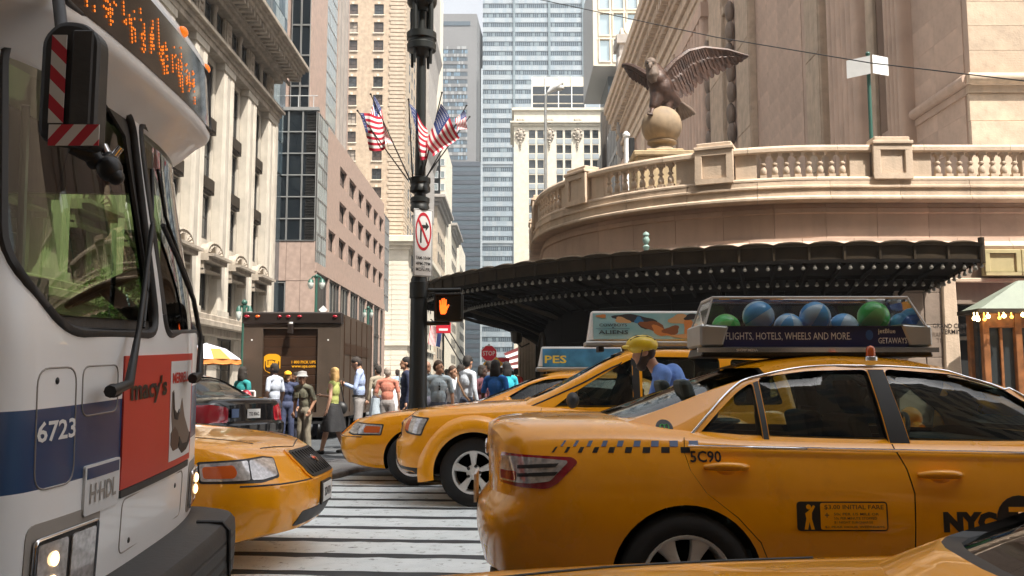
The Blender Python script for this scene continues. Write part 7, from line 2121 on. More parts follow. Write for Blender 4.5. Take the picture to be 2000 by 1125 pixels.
for i in range(len(zl) - 1):
    for j in range(nr):
        zc_ = (zl[i] + zl[i + 1]) / 2
        side = (rows[i][j].y + rows[i][(j + 1) % nr].y) / 2
        mb.mi = 1 if .955 < zc_ < 1.25 else (2 if .735 < zc_ < .815 and side < -1.235 else 0)
        mb.face((I[i][j], I[i][(j + 1) % nr], I[i + 1][(j + 1) % nr], I[i + 1][j]))
mb.mi = 0; mb.face(I[0][::-1]); mb.face(I[-1])
BMATS = [m_bw, m_bb2, m_br, m_bint, m_rub]
me = mb.mesh('body', BMATS)
bvb = bvh_of(me)
inn = MB(); inn.mi = 3
rows = [bus_ring(z, .06) for z in [.34] + zl[1:-1] + [3.16]]
I = inn.grid(rows, cv=True); inn.face(I[0][::-1]); inn.face(I[-1])
me = boolop(me, inn.mesh('c', BMATS), 'DIFFERENCE')
wn = round_poly([(-.93, 1.535), (.065, 1.535), (.085, 2.63), (-1.09, 2.68), (-1.19, 1.78)], .14, 6)
wf = round_poly([(.20, 1.54), (1.225, 1.56), (1.21, 2.62), (.165, 2.63)], .10, 6)
cut = MB(); cut.mi = 4
for w in (wn, wf): cut.prism([(-.75, y, z) for y, z in w], (1.2, 0, 0))
me = boolop(me, cut.mesh('c', BMATS), 'DIFFERENCE')
cut = MB(); cut.mi = 4
sidew = [(-2.6, -1.55), (-1.48, -.30)]
for xa, xb in sidew: cut.prism([(x, 1.0, z) for x, z in round_poly([(xa, 1.5), (xb, 1.5), (xb, 2.42), (xa, 2.42)], .06)], (0, .6, 0))
me = boolop(me, cut.mesh('c', BMATS), 'DIFFERENCE')
put('body', finish(me, 'body', 35), bus)
BF = frame((1.0, 0, 0), (0, 1, 0), (0, 0, 1), (1, 0, 0))
for w in (wn, wf):
    decal(bvb, w, BF, -.022, m_bglass, 'windscreen', bus, .09, .004)
    P = [V((1.0, y, z)) for y, z in w + [w[0]]]
    line_on(bvb, P, (-1, 0, 0), .024, m_rub, 'window_seal', bus, -.008)
mk = [(.0, 1.56), (.058, 1.56), (.078, 2.60), (-.3, 2.66), (-.75, 2.672), (-.75, 2.63), (-.3, 2.60), (-.06, 2.50), (-.03, 2.3)]
decal(bvb, mk, BF, -.017, m_rub, 'black_glass_border', bus, .06, .001)
decal(bvb, [(-1.0, 1.555), (.06, 1.555), (.06, 1.60), (-1.02, 1.60)], BF, -.017, m_rub, 'black_glass_border', bus, .06, .001)
decal(bvb, [(.205, 1.56), (.25, 1.56), (.23, 2.6), (.175, 2.6)], BF, -.017, m_rub, 'black_glass_border', bus, .06, .001)
for xa, xb in sidew:
    mb = MB(); mb.poly([(xa - .02, 1.25, 1.48), (xb + .02, 1.25, 1.48), (xb + .02, 1.25, 2.44), (xa - .02, 1.25, 2.44)]); mb.build('side_window', m_bglass2, bus, fix=False)
q0, q1 = bpx(40, 640, -.45), bpx(96, 545, -.45)
mb = MB(); mb.box(-.48, -.45, q0.y, q1.y, q0.z, (q0.z + q1.z) / 2 - .002); mb.build('fare_notice', m_br, bus)
mb = MB(); mb.box(-.48, -.45, q0.y, q1.y, (q0.z + q1.z) / 2 + .002, q1.z); mb.build('fare_notice', m_bb2, bus)
mb = MB(); mb.box(-.47, -.46, q0.y + .03, q0.y + .06, 1.0, q0.z); mb.build('notice_post', m_steel, bus)
# dark interior: dash, steering wheel, driver's seat, partition
mb = MB(); mb.prism([(-.75, -1.15, 1.40), (-.16, -1.15, 1.46), (-.10, -1.15, 1.2), (-.75, -1.15, 1.0)], (0, 2.3, 0)); mb.build('dashboard', m_bint, bus, bevel=.03)
c0 = bpx(205, 562, -.62); mb = MB(); tl_ = Mx.Rotation(R(-28), 4, 'Y') @ Mx.Rotation(R(8), 4, 'X')
rp = [c0 + tl_ @ V((.235 * math.cos(k * math.pi / 14), .235 * math.sin(k * math.pi / 14), 0)) for k in range(29)]
mb.tube(rp, .02, 8, cap=False); mb.tube([rp[0], rp[14]], .018, 6); mb.tube([rp[7], c0], .018, 6); mb.tube([c0, c0 + V((.28, 0, -.25))], .05, 8); mb.build('steering_wheel', m_dark, bus, smooth=60)
mb = MB(); mb.box(-1.7, -1.55, .35, .85, .8, 1.95); mb.box(-1.7, -1.2, .35, .85, .8, .95); mb.build('driver_seat', m_seat, bus, bevel=.05)
mb = MB(); mb.box(-2.0, -1.95, -1.2, 1.2, .4, 3.1); mb.build('bulkhead', m_bint, bus)
mb = MB(); mb.tube([(-.5, -.2, 1.4), (-.5, -.2, 2.6)], .02, 8); mb.tube([(-.9, -.7, 1.2), (-.9, -.7, 3.0)], .02, 8); mb.build('grab_rail', m_steel, bus)
# route sign hood
HN = [(-.17, 2.56), (-.10, 2.61), (-.02, 2.68), (.045, 2.72), (.06, 2.745), (.06, 2.78), (.035, 3.16), (.02, 3.21), (-.05, 3.27), (-.5, 3.34), (-.9, 3.36), (-.9, 3.0), (-.6, 2.62)]
mb = MB(); rows = []
for t in np.linspace(-90, 90, 41):
    y = 1.27 * math.sin(R(t)); a = abs(y)
    sh = .05 * (a / 1.15) ** 3 + (.20 * (1 - math.sqrt(max(0, 1 - ((a - 1.07) / .2) ** 2))) if a > 1.07 else 0)
    rows.append([V((x - (sh if x > -.5 else 0), y, z + (0 if x < -.3 else -.0))) for x, z in HN])
I = mb.grid(rows, cv=True); mb.face(I[0][::-1]); mb.face(I[-1])
hood = mb.build('sign_hood', m_bw, bus, smooth=40); hv = bvh_of(hood.data)
sw = round_poly([(-1.12, 2.79), (1.12, 2.79), (1.12, 3.145), (-1.12, 3.145)], .07, 5)
m_sgl = mat('smoked_sign_glass', (.018, .012, .008), .10, spec=.5)
decal(hv, sw, BF, .004, m_sgl, 'route_sign', bus, .12, .008)
line_on(hv, [V((1., y, z)) for y, z in sw + [sw[0]]], (-1, 0, 0), .016, m_rub, 'sign_seal', bus, .0)
m_led = mat('orange_led', (.9, .25, .02), .5, emit=(1.0, .22, .012), es=.5)
rl = random.Random(9); mb = MB()
yy = -1.0
while yy < .66:
    h0, h1 = rl.uniform(2.83, 2.93), rl.uniform(2.95, 3.10); dense = rl.random()
    zz_ = h0
    while zz_ < h1:
        if rl.random() < .45 + .4 * dense:
            h = hv.ray_cast(V((1, yy, zz_)), V((-1, 0, 0)))[0]
            if h: mb.ell((h.x + .008, yy, zz_), (.003, .0065, .0065), 6, 4)
        zz_ += .017
    yy += rl.choice((.022, .022, .022, .044, .088))
tag(mb.build('sign_dots', m_led, bus, fix=False), kind='stuff')
for px, y_ in ((356, 15), (428, 127)):
    q = bpx(px, y_, .02); h = hv.ray_cast(V((1, min(q.y, 1.12), 3.19)), V((-1, 0, 0)))[0] or q
    mb = MB(); mb.ell((h.x + .005, h.y, h.z), (.025, .05, .028), 12, 8); mb.build('marker_lamp', mat('marker_amber', (.75, .14, .01), .2, emit=(1, .25, .02), es=.35), bus, smooth=60)
# advert on the front
ad0 = [(-.41, .85), (.755, .85), (.775, 1.437), (-.40, 1.437)]
decal(bvb, ad0, BF, .008, m_adr, 'advert_panel', bus, .08, .004)
decal(bvb, [(.27, .885), (.725, .885), (.74, 1.40), (.275, 1.40)], BF, .0105, m_adw, 'advert_white_field', bus, .08, .001)
decal(bvb, [(-.41, .815), (.70, .815), (.70, .847), (-.41, .847)], BF, .012, m_rub, 'advert_tray', bus, .08, .01)
for t, y0, z0, w, h, m_ in (("macy's", -.33, 1.205, .53, .13, m_decal), ('MERRELL', .30, 1.285, .34, .055, m_adr)):
    wrap_text(bvb, t, BF @ Mx.Translation((y0, z0, 0)), w, h, m_, bus, .03, .013)
m_shoe, m_shoe2, m_sole = mat('shoe_taupe', (.16, .12, .095), .6), mat('shoe_brown', (.085, .045, .03), .6), mat('shoe_sole', (.02, .014, .012), .6)
for k, (pts, m_) in enumerate((([(.30, 1.24), (.33, 1.25), (.345, 1.14), (.40, 1.10), (.46, 1.13), (.50, 1.20), (.56, 1.10), (.66, 1.02), (.715, .99), (.70, .95), (.60, .93), (.44, .97), (.32, 1.03), (.295, 1.12)], m_shoe),
        ([(.29, 1.03), (.36, 1.06), (.42, 1.03), (.45, .98), (.43, .94), (.34, .935), (.29, .97)], m_shoe2), ([(.45, 1.0), (.52, .955), (.64, .95), (.715, 1.0), (.715, .955), (.62, .915), (.52, .905), (.45, .94)], m_sole),
        ([(.31, 1.235), (.325, 1.24), (.345, 1.15), (.40, 1.12), (.44, 1.145), (.41, 1.09), (.35, 1.10), (.325, 1.15)], m_sole))):
    decal(bvb, pts, BF, .0125 + .001 * k, m_, 'advert_shoe', bus, .05, .001)
wrap_text(bvb, '6723', BF @ Mx.Translation((-1.085, 1.125, 0)), .25, .078, m_sign_w, bus, .02, .003)
pl_ = [(-.765, .80), (-.437, .80), (-.437, 1.0), (-.765, 1.0)]
decal(bvb, round_poly(pl_, .015), BF, .012, m_adw, 'number_plate', bus, .06, .012)
decal(bvb, [(-.752, .945), (-.45, .945), (-.45, .99), (-.752, .99)], BF, .014, m_bb2, 'plate_header', bus, .06, .001)
wrap_text(bvb, 'H·HDL', BF @ Mx.Translation((-.725, .845, 0)), .25, .078, m_grey, bus, .02, .0145)
def hatch(y0, y1, z0, z1, r=.05):
    P = [V((1., y, z)) for y, z in round_poly([(y0, z0), (y1, z0), (y1, z1), (y0, z1)], r, 5)]
    line_on(bvb, P + [P[0]], (-1, 0, 0), .004, m_grey, 'hatch_seam', bus, 0.)
hatch(-1.09, -.84, .95, 1.40, .07); hatch(-.79, -.46, 1.20, 1.40, .05); hatch(-.36, .62, .56, .80, .05)
for y, z in ((-.24, .60), (.46, .74), (-.97, 1.35)):
    h = bvb.ray_cast(V((1, y, z)), V((-1, 0, 0)))[0]; mb = MB(); mb.ell(h, (.006, .014, .014), 10, 6); mb.build('latch', m_dark, bus, smooth=60)
# headlights
m_lamp = mat('lit_headlamp', (.9, .8, .65), .2, emit=(1.0, .62, .28), es=2.6)
def headlamp(y0, y1, z0, z1):
    decal(bvb, round_poly([(y0 - .04, z0 - .03), (y1 + .04, z0 - .03), (y1 + .04, z1 + .06), (y0 - .04, z1 + .06)], .05), BF, .004, m_grey, 'headlight_surround', bus, .06, .02)
    decal(bvb, round_poly([(y0, z0), (y1, z0), (y1, z1), (y0, z1)], .02), BF, .012, m_dark, 'headlight', bus, .06, .02)
    w = (y1 - y0) / 2
    for k in range(2):
        a, c = y0 + w * k + .015, y0 + w * (k + 1) - .015
        decal(bvb, round_poly([(a, z0 + .02), (c, z0 + .02), (c, z1 - .02), (a, z1 - .02)], .02), BF, .018, m_lensc, 'lamp_lens', bus, .05, .006)
        for zz in (.35, .68):
            h = bvb.ray_cast(V((1, (a + c) / 2, z0 + (z1 - z0) * zz)), V((-1, 0, 0)))[0]
            if k == (0 if y0 < 0 else 1): mb = MB(); mb.ell(h + V((.022, 0, 0)), (.012, .028, .028), 12, 8); mb.build('bulb', m_lamp, bus, smooth=60)
    P = [V((1., y, z)) for y, z in round_poly([(y0, z0), (y1, z0), (y1, z1), (y0, z1)], .02)]
    line_on(bvb, P + [P[0]], (-1, 0, 0), .009, m_chrome, 'headlight_trim', bus, .014)
headlamp(-1.08, -.64, .50, .77); headlamp(.84, 1.14, .56, .76)
h = bvb.ray_cast(V((1, -1.2, .6)), V((-1, 0, 0)))[0]
q = [(-.04, -1.285, .45), (-.0, -1.285, .45)]
mb = MB(); mb.box(-.26, -.20, -1.305, -1.27, .44, .70); mb.build('side_marker', m_lenso, bus, bevel=.012)
# bumper of ribbed black rubber
BX = [(-.02, .16), (.24, .16), (.27, .18), (.275, .24), (.262, .25), (.275, .26), (.28, .31), (.268, .32), (.28, .33), (.28, .385), (.268, .395), (.28, .405), (.275, .46), (.25, .49), (.18, .50), (-.02, .50)]
mb = MB(); rows = []
for t in np.linspace(-90, 90, 31):
    y = 1.22 * math.sin(R(t)); a = abs(y)
    sh = .05 * (a / 1.1) ** 3 + (.20 * (1 - math.sqrt(max(0, 1 - ((a - 1.0) / .22) ** 2))) if a > 1.0 else 0)
    rows.append([V((x - (sh if x > 0 else sh * .4), y, z)) for x, z in BX])
I = mb.grid(rows, cv=True); mb.face(I[0][::-1]); mb.face(I[-1]); mb.build('bumper', m_rub, bus, smooth=40)
mb = MB(); mb.tube([(.10, .68, .505), (.24, .68, .50), (.275, .68, .46), (.28, .68, .18)], .012, 6); mb.build('bumper_seam', m_dark, bus)
# wipers
def wiper(pv, pts, blade, nm='wiper'):
    q = [bpx(x, y_, .12 - .00022 * max(0, 760 - y_)) for x, y_ in pts]
    mb = MB(); mb.tube(q, [.026, .022] + [.013] * (len(q) - 2), 8); a = bpx(*pv, .10); mb.ell(a, (.035, .05, .03), 12, 8); o = mb.build(nm, m_dark, bus, smooth=60)
    q = [bpx(x, y_, .07 - .00030 * max(0, 760 - y_)) for x, y_ in blade]
    mb = MB(); mb.tube(q, .009, 6); mb.build('blade', m_dark, o, smooth=60)
wiper((222, 763), [(215, 765), (252, 750), (272, 640), (290, 500), (298, 440)], [(296, 330), (298, 400), (295, 470), (288, 560), (280, 640)])
wiper((380, 738), [(376, 740), (390, 732), (392, 660), (378, 585), (345, 500), (318, 440)], [(308, 330), (322, 420), (350, 500), (372, 560), (386, 615)])
# striped mirror on the near side
mY = 3.02
mp = lambda px, y_, d=0.: at(px - 14, y_, mY + d)
mb = MB(); a, c = mp(82, 288), mp(208, 42); d3 = .10
mb.prism([(x, mY, z) for x, z in round_poly([(a.x, a.z + .03), (c.x - .02, a.z), (c.x, a.z + .02), (c.x + .0, c.z - .05), (c.x - .05, c.z), (a.x + .06, c.z + .01), (a.x + .0, c.z - .05)], .04, 4)], (0, d3, 0)); mb.build('mirror_housing', m_dark, bus, bevel=.02, seg=2)
a, c = mp(150, 246), mp(200, 60); mb = MB(); mb.box(a.x, c.x, mY - .012, mY - .001, a.z, c.z); mb.build('mirror_panel', m_rub, bus, bevel=.008)
m_refr, m_refw = mat('reflective_red', (.42, .012, .03), .35), mat('reflective_white', (.58, .58, .58), .35)
def stripes(px0, py0, px1, py1, n, vert, sl):
    a, c = mp(px0, py1, -.016), mp(px1, py0, -.016); w, h = c.x - a.x, c.z - a.z
    for k in range(-3, n + 3):
        if vert: q = [(0, h * k / n), (w, h * k / n - sl), (w, h * (k + 1) / n - sl), (0, h * (k + 1) / n)]
        else: q = [(w * k / n - sl, 0), (w * (k + 1) / n - sl, 0), (w * (k + 1) / n, h), (w * k / n, h)]
        # clip to the strip
        def clip(P, ax, lim, keep):
            o = []
            for i in range(len(P)):
                p, n_ = P[i], P[(i + 1) % len(P)]; ip, in_ = (p[ax] - lim) * keep >= 0, (n_[ax] - lim) * keep >= 0
                if ip: o.append(p)
                if ip != in_: t = (lim - p[ax]) / (n_[ax] - p[ax]); o.append((p[0] + (n_[0] - p[0]) * t, p[1] + (n_[1] - p[1]) * t))
            return o
        for ax, lim, kp_ in ((0, 0, 1), (0, w, -1), (1, 0, 1), (1, h, -1)):
            if q: q = clip(q, ax, lim, kp_)
        if len(q) >= 3:
            mb = MB(); mb.prism([(a.x + x, a.y, a.z + z) for x, z in q], (0, .004, 0)); mb.build('mirror_stripe', m_refr if k % 2 else m_refw, bus)
stripes(107, 68, 145, 240, 6, True, .05); stripes(107, 243, 208, 284, 4, False, .06)
mb = MB(); mb.tube([mp(135, 60, .1), mp(130, 15, .2), mp(120, -60, .35), mp(40, -110, .5)], .022, 8); mb.build('mirror_arm', m_dark, bus, smooth=60)
mb = MB(); mb.tube([mp(150, 288, .08), mp(185, 300, .12), mp(225, 312, .2), mp(243, 330, .3)], [.02, .03, .035, .02], 8)
for px, y_, r_ in ((200, 312, .035), (228, 330, .045), (240, 345, .03)): mb.ell(mp(px, y_, .15), r_, 10, 8)
mb.build('mirror_bracket', m_dark, bus, smooth=60)
mb = MB(); mb.tube([mp(215, 285, .1), mp(222, 300, .1)], .016, 8); mb.tube([mp(238, 303, .1), mp(250, 288, .1)], .012, 8); mb.build('bracket_clamp', m_chrome, bus, smooth=60)
for wx in (-2.6, -9.2):
    for s_ in (-1, 1):
        mb = MB(); mb.lathe([(.26, -.14), (.46, -.14), (.49, -.06), (.49, .06), (.46, .14), (.26, .14)], (wx, s_ * 1.12, .49), 28, 'y', cap=False); mb.lathe([(.26, .03 * s_), (.001, .05 * s_)], (wx, s_ * 1.12, .49), 28, 'y', cap=False); mb.build('wheel', m_tyre, bus, smooth=50)
# parts above were modelled in bus axes; the mirror was placed in the street
for o in list(bus.children):
    if not o.name.startswith('mirror') and not o.name.startswith('bracket'): o.matrix_basis = BM @ o.matrix_basis
# ------------------------------------------------------------------ people: one continuous body each, voxel-joined from tapered limbs
SK = dict(fair=(.50, .29, .20), tan=(.40, .22, .14), brown=(.22, .11, .065), dark=(.075, .04, .027))
_mc = {}
def cm_(kind, col, rough=.8):
    k = (kind, col)
    if k not in _mc: _mc[k] = mat(kind, col, rough, var=.10, scale=12, bump=.45 if 'cloth' in kind or 'hair' in kind else 0, bscale=22)
    return _mc[k]
def hand_tubes(mb, w, dirv, side, curl):
    dirv = V(dirv).normalized(); up = V((0, -1, 0)) if abs(dirv.y) < .8 else V((0, 0, 1))
    s = dirv.cross(up).normalized() * side; n = s.cross(dirv).normalized()
    for k, (o, ln) in enumerate(((-.030, .062), (-.010, .074), (.010, .070), (.029, .056))):
        a = V(w) + dirv * .075 + s * o; b_ = a + dirv * ln * .55 + n * curl * .012; c = b_ + dirv * ln * .45 * (1 - curl * .5) + n * curl * .026
        mb.tube([a - dirv * .03, a, b_, c], [.0105, .0105, .0095, .0075], 6)
    a = V(w) + dirv * .03 - s * .035; mb.tube([V(w) + dirv * .01 - s * .015, a, a + dirv * .03 - s * .022, a + dirv * .056 - s * .022], [.014, .013, .011, .009], 6)
def person(label, x, y, z0, h, rz, skin, shirt, trousers, shoes=(.02, .02, .02), hair=(.02, .014, .01), hairstyle='short', armL=None, armR=None, sleeve=1., legL=None, legR=None, lean=0., head=(0, 0), fem=False,
           skirt=None, leg_skin=False, group='pedestrians at the corner', extra=None, beard=False, grey_face=False, belly=0., J=None, noseat=None):
    k = h / 1.75
    root = thing('person', label, 'person', (x, y, z0), group, rz)
    M = Mx.Scale(k, 4)
    sw = .185 if fem else .205
    LA = armL or ((sw + .055, .02, 1.14), (sw + .065, -.04, .90)); RA = armR or ((-sw - .055, .02, 1.14), (-sw - .065, -.04, .90))
    LL = legL or ((.10, -.02, .50), (.11, .03, .085)); RL = legR or ((-.10, -.02, .50), (-.11, .03, .085))
    def ln(p):                                # bend forward at the hips
        if p[2] < .93 or not lean: return V(p)
        c_, s_ = math.cos(lean), math.sin(lean)
        return V((p[0], p[1] * c_ - (p[2] - .93) * s_, .93 + (p[2] - .93) * c_ + p[1] * s_))
    prims = []                                # (region, a, b, ra, rb) tapered capsules; ellipsoids get the same tag by nearest
    E = lambda reg, c, r: prims.append((reg, 'e', ln(c), r))
    Tt = lambda reg, pts, rs: prims.append((reg, 't', [ln(p) for p in pts], rs))
    hip = .165 if not fem else .175
    E(2, (0, 0, .93), (hip, .125, .13)); E(1, (0, .0, 1.10), (.145 if not fem else .125, .10 + belly, .17)); E(1, (0, .005, 1.29), (.168 if not fem else .148, .112, .18))
    Tt(1, [(-sw + .02, 0, 1.415), (0, .01, 1.445), (sw - .02, 0, 1.415)], [.062, .075, .062])
    if fem: E(1, (.06, -.07, 1.27), (.065, .06, .07)); E(1, (-.06, -.07, 1.27), (.065, .06, .07))
    hx, hy = head
    hc = V((math.sin(hx) * .02, -.015 - .05 * hy, 1.635 - .025 * hy))
    Tt(0, [(0, .02, 1.44), (0, .0, 1.50), (hc.x * .5, hc.y * .5 + .01, 1.565)], [.058, .052, .05])
    hr = Mx.Rotation(hx, 3, 'Z') @ Mx.Rotation(hy * .5, 3, 'X')
    hp = lambda p: hc + hr @ V(p)
    E(0, hp((0, .01, .02)), (.076, .093, .10)); E(0, hp((0, -.025, -.055)), (.058, .066, .062)); 
    for q, r_ in (((0, -.093, -.018), (.014, .022, .02)), ((0, -.088, .0), (.010, .016, .03)), ((.078, .01, -.01), (.012, .022, .03)), ((-.078, .01, -.01), (.012, .022, .03)), ((0, -.082, -.062), (.026, .014, .012)), ((0, -.075, -.098), (.026, .022, .018))): E(0, hp(q), r_)
    for s_, A in ((1, LA), (-1, RA)):
        sh = (s_ * sw, 0, 1.405); el, wr = V(A[0]), V(A[1])
        cutp = V(sh).lerp(el, .75) if sleeve < .6 else None
        if sleeve >= 1: Tt(1, [sh, el], [.050, .043]); Tt(1, [el, el.lerp(wr, .93)], [.043, .036]); Tt(0, [el.lerp(wr, .93), wr], [.028, .026])
        elif sleeve > 0:
            m_ = V(sh).lerp(el, .62 + .3 * sleeve); Tt(1, [sh, m_], [.053, .054]); Tt(0, [V(sh).lerp(el, .6), el], [.046, .040]); Tt(0, [el, wr], [.040, .027])
        else: Tt(0, [sh, el], [.05, .038]); Tt(0, [el, wr], [.038, .026])
        d = (wr - el).normalized(); prims.append((0, 'e', ln(wr + d * .045), (.032, .026, .045)))
    lr = 0 if leg_skin else 2
    for s_, Lg in ((1, LL), (-1, RL)):
        hipj = (s_ * .085, 0, .90); kn, an = V(Lg[0]), V(Lg[1]); fr = .0 if leg_skin else .018
        Tt(2 if not leg_skin else 0, [hipj, V(hipj).lerp(kn, .5), kn], [.098, .085, .062 + fr]); Tt(lr, [kn, kn.lerp(an, .35), an], [.060 + fr, .060 + fr, .038 + fr * 1.6])
        Tt(3, [an + V((0, .03, -.045)), an + V((0, -.05, -.045)), an + V((s_ * .01, -.15, -.055))], [.042, .044, .033])
    if J: J(prims, E, Tt)
    mb = MB()
    for p in prims:
        if p[1] == 'e': mb.ell(p[2], p[3], 12, 8)
        else: mb.tube(p[2], p[3], 10); [mb.ell(c, r_, 8, 6) for c, r_ in zip(p[2], p[3])]
    o = put('tmp', mb.mesh('tmp', m_dark, fix=False))
    rm = o.modifiers.new('r', 'REMESH'); rm.mode = 'VOXEL'; rm.voxel_size = .0135
    s2 = o.modifiers.new('s', 'SMOOTH'); s2.iterations = 3; s2.factor = .5
    bpy.context.view_layer.update()
    me = bpy.data.meshes.new_from_object(o.evaluated_get(bpy.context.evaluated_depsgraph_get()))
    bpy.data.objects.remove(o)
    nv = len(me.vertices); co = np.empty(nv * 3); me.vertices.foreach_get('co', co); co = co.reshape(-1, 3)
    nf = len(me.polygons); cen = np.empty(nf * 3); me.polygons.foreach_get('center', cen); cen = cen.reshape(-1, 3)
    best = np.full(nf, 1e9); reg = np.zeros(nf, int)
    for p in prims:
        if p[1] == 'e':
            c = np.array(p[2]); r_ = np.array(p[3] if isinstance(p[3], (tuple, list)) else (p[3],) * 3)
            d = (np.linalg.norm((cen - c) / r_, axis=1) - 1) * r_.min()
        else:
            d = np.full(nf, 1e9)
            for a, b_, ra, rb in zip(p[2], p[2][1:], p[3], p[3][1:]):
                a, b_ = np.array(a), np.array(b_); ab = b_ - a; t = np.clip(((cen - a) @ ab) / (ab @ ab), 0, 1)
                d = np.minimum(d, np.linalg.norm(cen - a - t[:, None] * ab, axis=1) - (ra + (rb - ra) * t))
        m_ = d < best; best[m_] = d[m_]; reg[m_] = p[0]
    bm = bmesh.new(); bm.from_mesh(me)
    fm = MB()
    for s_, A in ((1, LA), (-1, RA)):
        el, wr = V(A[0]), V(A[1]); hand_tubes(fm, ln(wr), ln(wr) - ln(el), s_, .8)
    tmp = fm.mesh('t', m_dark); nb0 = len(bm.faces); bm.from_mesh(tmp)
    bm.to_mesh(me); bm.free()
    regs = np.concatenate([reg, np.zeros(len(me.polygons) - nf, int)])
    me.materials.clear()
    for m_ in (cm_('skin', SK[skin] if isinstance(skin, str) else skin, .55), cm_('shirt_cloth', shirt), cm_('trouser_cloth', trousers), cm_('shoe_leather', shoes, .4)): me.materials.append(m_)
    me.polygons.foreach_set('material_index', regs)
    me.polygons.foreach_set('use_smooth', [True] * len(me.polygons))
    me.transform(M); me.name = 'body'; me.update()
    put('body', me, root, local=True)
    H = lambda p: M @ ln(hp(p)) if False else M @ (ln(hc) + hr @ V(p))
    mb = MB()
    for s_ in (-1, 1): mb.ell(H((s_ * .031, -.083, .012)), .0095 * k, 8, 6); mb.box(0, 0, 0, 0, 0, 0) if False else None
    for s_ in (-1, 1): mb.tube([H((s_ * .05, -.080, .033)), H((s_ * .03, -.090, .038)), H((s_ * .014, -.090, .034))], .005 * k, 5)
    tag(put('face_features', mb.mesh('face_features', cm_('dark_eye', (.015, .01, .008), .3), smooth=60), root, local=True), kind='stuff')
    hm = cm_('hair', hair)
    hp_ = []
    if hairstyle != 'none':
        hp_ = [('e', hp((0, .022, .045)), (.086, .096, .088)), ('e', hp((0, .05, .0)), (.084, .066, .09))]
        if hairstyle in ('long', 'wavy'):
            hp_ += [('e', hp((0, .06, -.08)), (.092, .06, .12)), ('e', hp((.055, .045, -.13)), (.045, .05, .12)), ('e', hp((-.055, .045, -.13)), (.045, .05, .12))]
            if hairstyle == 'wavy': hp_ += [('e', hp((s_ * .075, .01, -.02 - .05 * q)), (.035, .05, .045)) for s_ in (-1, 1) for q in range(3)]
        if hairstyle == 'bob': hp_ += [('e', hp((s_ * .07, .02, -.03)), (.03, .06, .08)) for s_ in (-1, 1)] + [('e', hp((0, .07, -.05)), (.07, .04, .06))]
        if beard: hp_ += [('e', hp((0, -.05, -.105)), (.05, .048, .05)), ('e', hp((.05, -.02, -.07)), (.022, .04, .05)), ('e', hp((-.05, -.02, -.07)), (.022, .04, .05))]
        hp_ = [(t, ln(c), r_) for t, c, r_ in hp_]
        ho = skin_blob('hair', hp_, hm, None, .014, 2); ho.data.transform(M); ho.parent = root; ho.name = 'hair'
    if skirt:
        mb = MB(); rows = []
        for i in range(9):
            f = i / 8; zz = .98 - skirt[1] * f; rr_ = .15 + (.165 if len(skirt) > 2 else .09) * f ** .8
            rows.append([ln((rr_ * (1 + .06 * math.sin(6 * a) * f) * math.cos(a), rr_ * .85 * (1 + .06 * math.sin(6 * a) * f) * math.sin(a), zz)) for a in np.linspace(0, 2 * math.pi, 36, endpoint=False)])
        mb.grid(rows, cv=True); so = mb.build('skirt', cm_('skirt_cloth', skirt[0]), None, smooth=60, fix=False); so.data.transform(M); so.parent = root
    if extra: extra(root, M, ln, hp)
    return root
def add(root, M, name, m, mb, smooth=50):
    o = mb.build(name, m, None, smooth=smooth); o.data.transform(M); o.parent = root; return o
Xp = lambda px, Y: xat(px, Y, 740)
PI = math.pi
# rz: 0 faces the camera, pi faces away, +pi/2 faces right (+x), -pi/2 faces left
def sandwich(root, M, ln, hp): add(root, M, 'phone', cm_('phone', (.02, .02, .02), .3), MB().cbox(ln((.03, -.30, 1.27)), .07, .012, .13))
person('person in a teal shirt with a black shoulder bag, seen from behind at far left', Xp(474, 17.4), 17.4, 0, 1.60, PI - .6, 'brown', (.02, .24, .24), (.03, .03, .04), hairstyle='wavy', sleeve=.6, fem=True)
person('dark skinned man in a pale blue white T-shirt standing before the truck door', Xp(537, 18.6), 18.6, 0, 1.69, -PI / 2 - .4, 'dark', (.46, .50, .58), (.05, .05, .07), sleeve=.5, head=(.2, .3))
def cap(col):
    def f(root, M, ln, hp):
        mb = MB(); mb.ell(ln(hp((0, .012, .055))), (.093, .105, .078), 14, 8); mb.ell(ln(hp((0, -.095, .045))), (.07, .06, .012), 12, 6); add(root, M, 'cap', cm_('cap_cloth', col), mb)
    return f
person('person in a yellow orange cap half hidden behind the olive suit', Xp(562, 20.), 20., 0, 1.55, .3, 'tan', (.03, .04, .09), (.04, .05, .10), hairstyle='bob', hair=(.25, .12, .03), extra=cap((.75, .36, .02)), fem=True)
person('dark haired person in navy close behind the grey hat', Xp(578, 21.5), 21.5, 0, 1.55, -1.2, 'brown', (.02, .025, .06), (.03, .03, .05), hairstyle='long')
def hat(root, M, ln, hp):
    mb = MB(); c = ln(hp((0, .01, .06))); mb.lathe([(.125, -.025), (.13, -.02), (.10, .01), (.096, .05), (.085, .085), (.001, .098)], c, 18); add(root, M, 'sun_hat', cm_('hat_cloth', (.34, .33, .32)), mb)
def pockets(root, M, ln, hp):
    hat(root, M, ln, hp)
    for s_ in (-1, 1): add(root, M, 'pocket', cm_('shirt_cloth', (.145, .14, .095)), MB().cbox(ln((s_ * .09, -.125, 1.28)), .10, .02, .11))
person('older man in a loose olive safari suit and grey sun hat, full length', Xp(597, 17.), 17., 0, 1.50, -.5, 'tan', (.145, .14, .10), (.20, .175, .13), shoes=(.06, .04, .03), hair=(.4, .4, .4), sleeve=.75, head=(.6, .35), lean=.12, extra=pockets, armL=((.27, .02, 1.14), (.22, -.10, .94)), legL=((.12, -.06, .50), (.14, -.02, .085)))
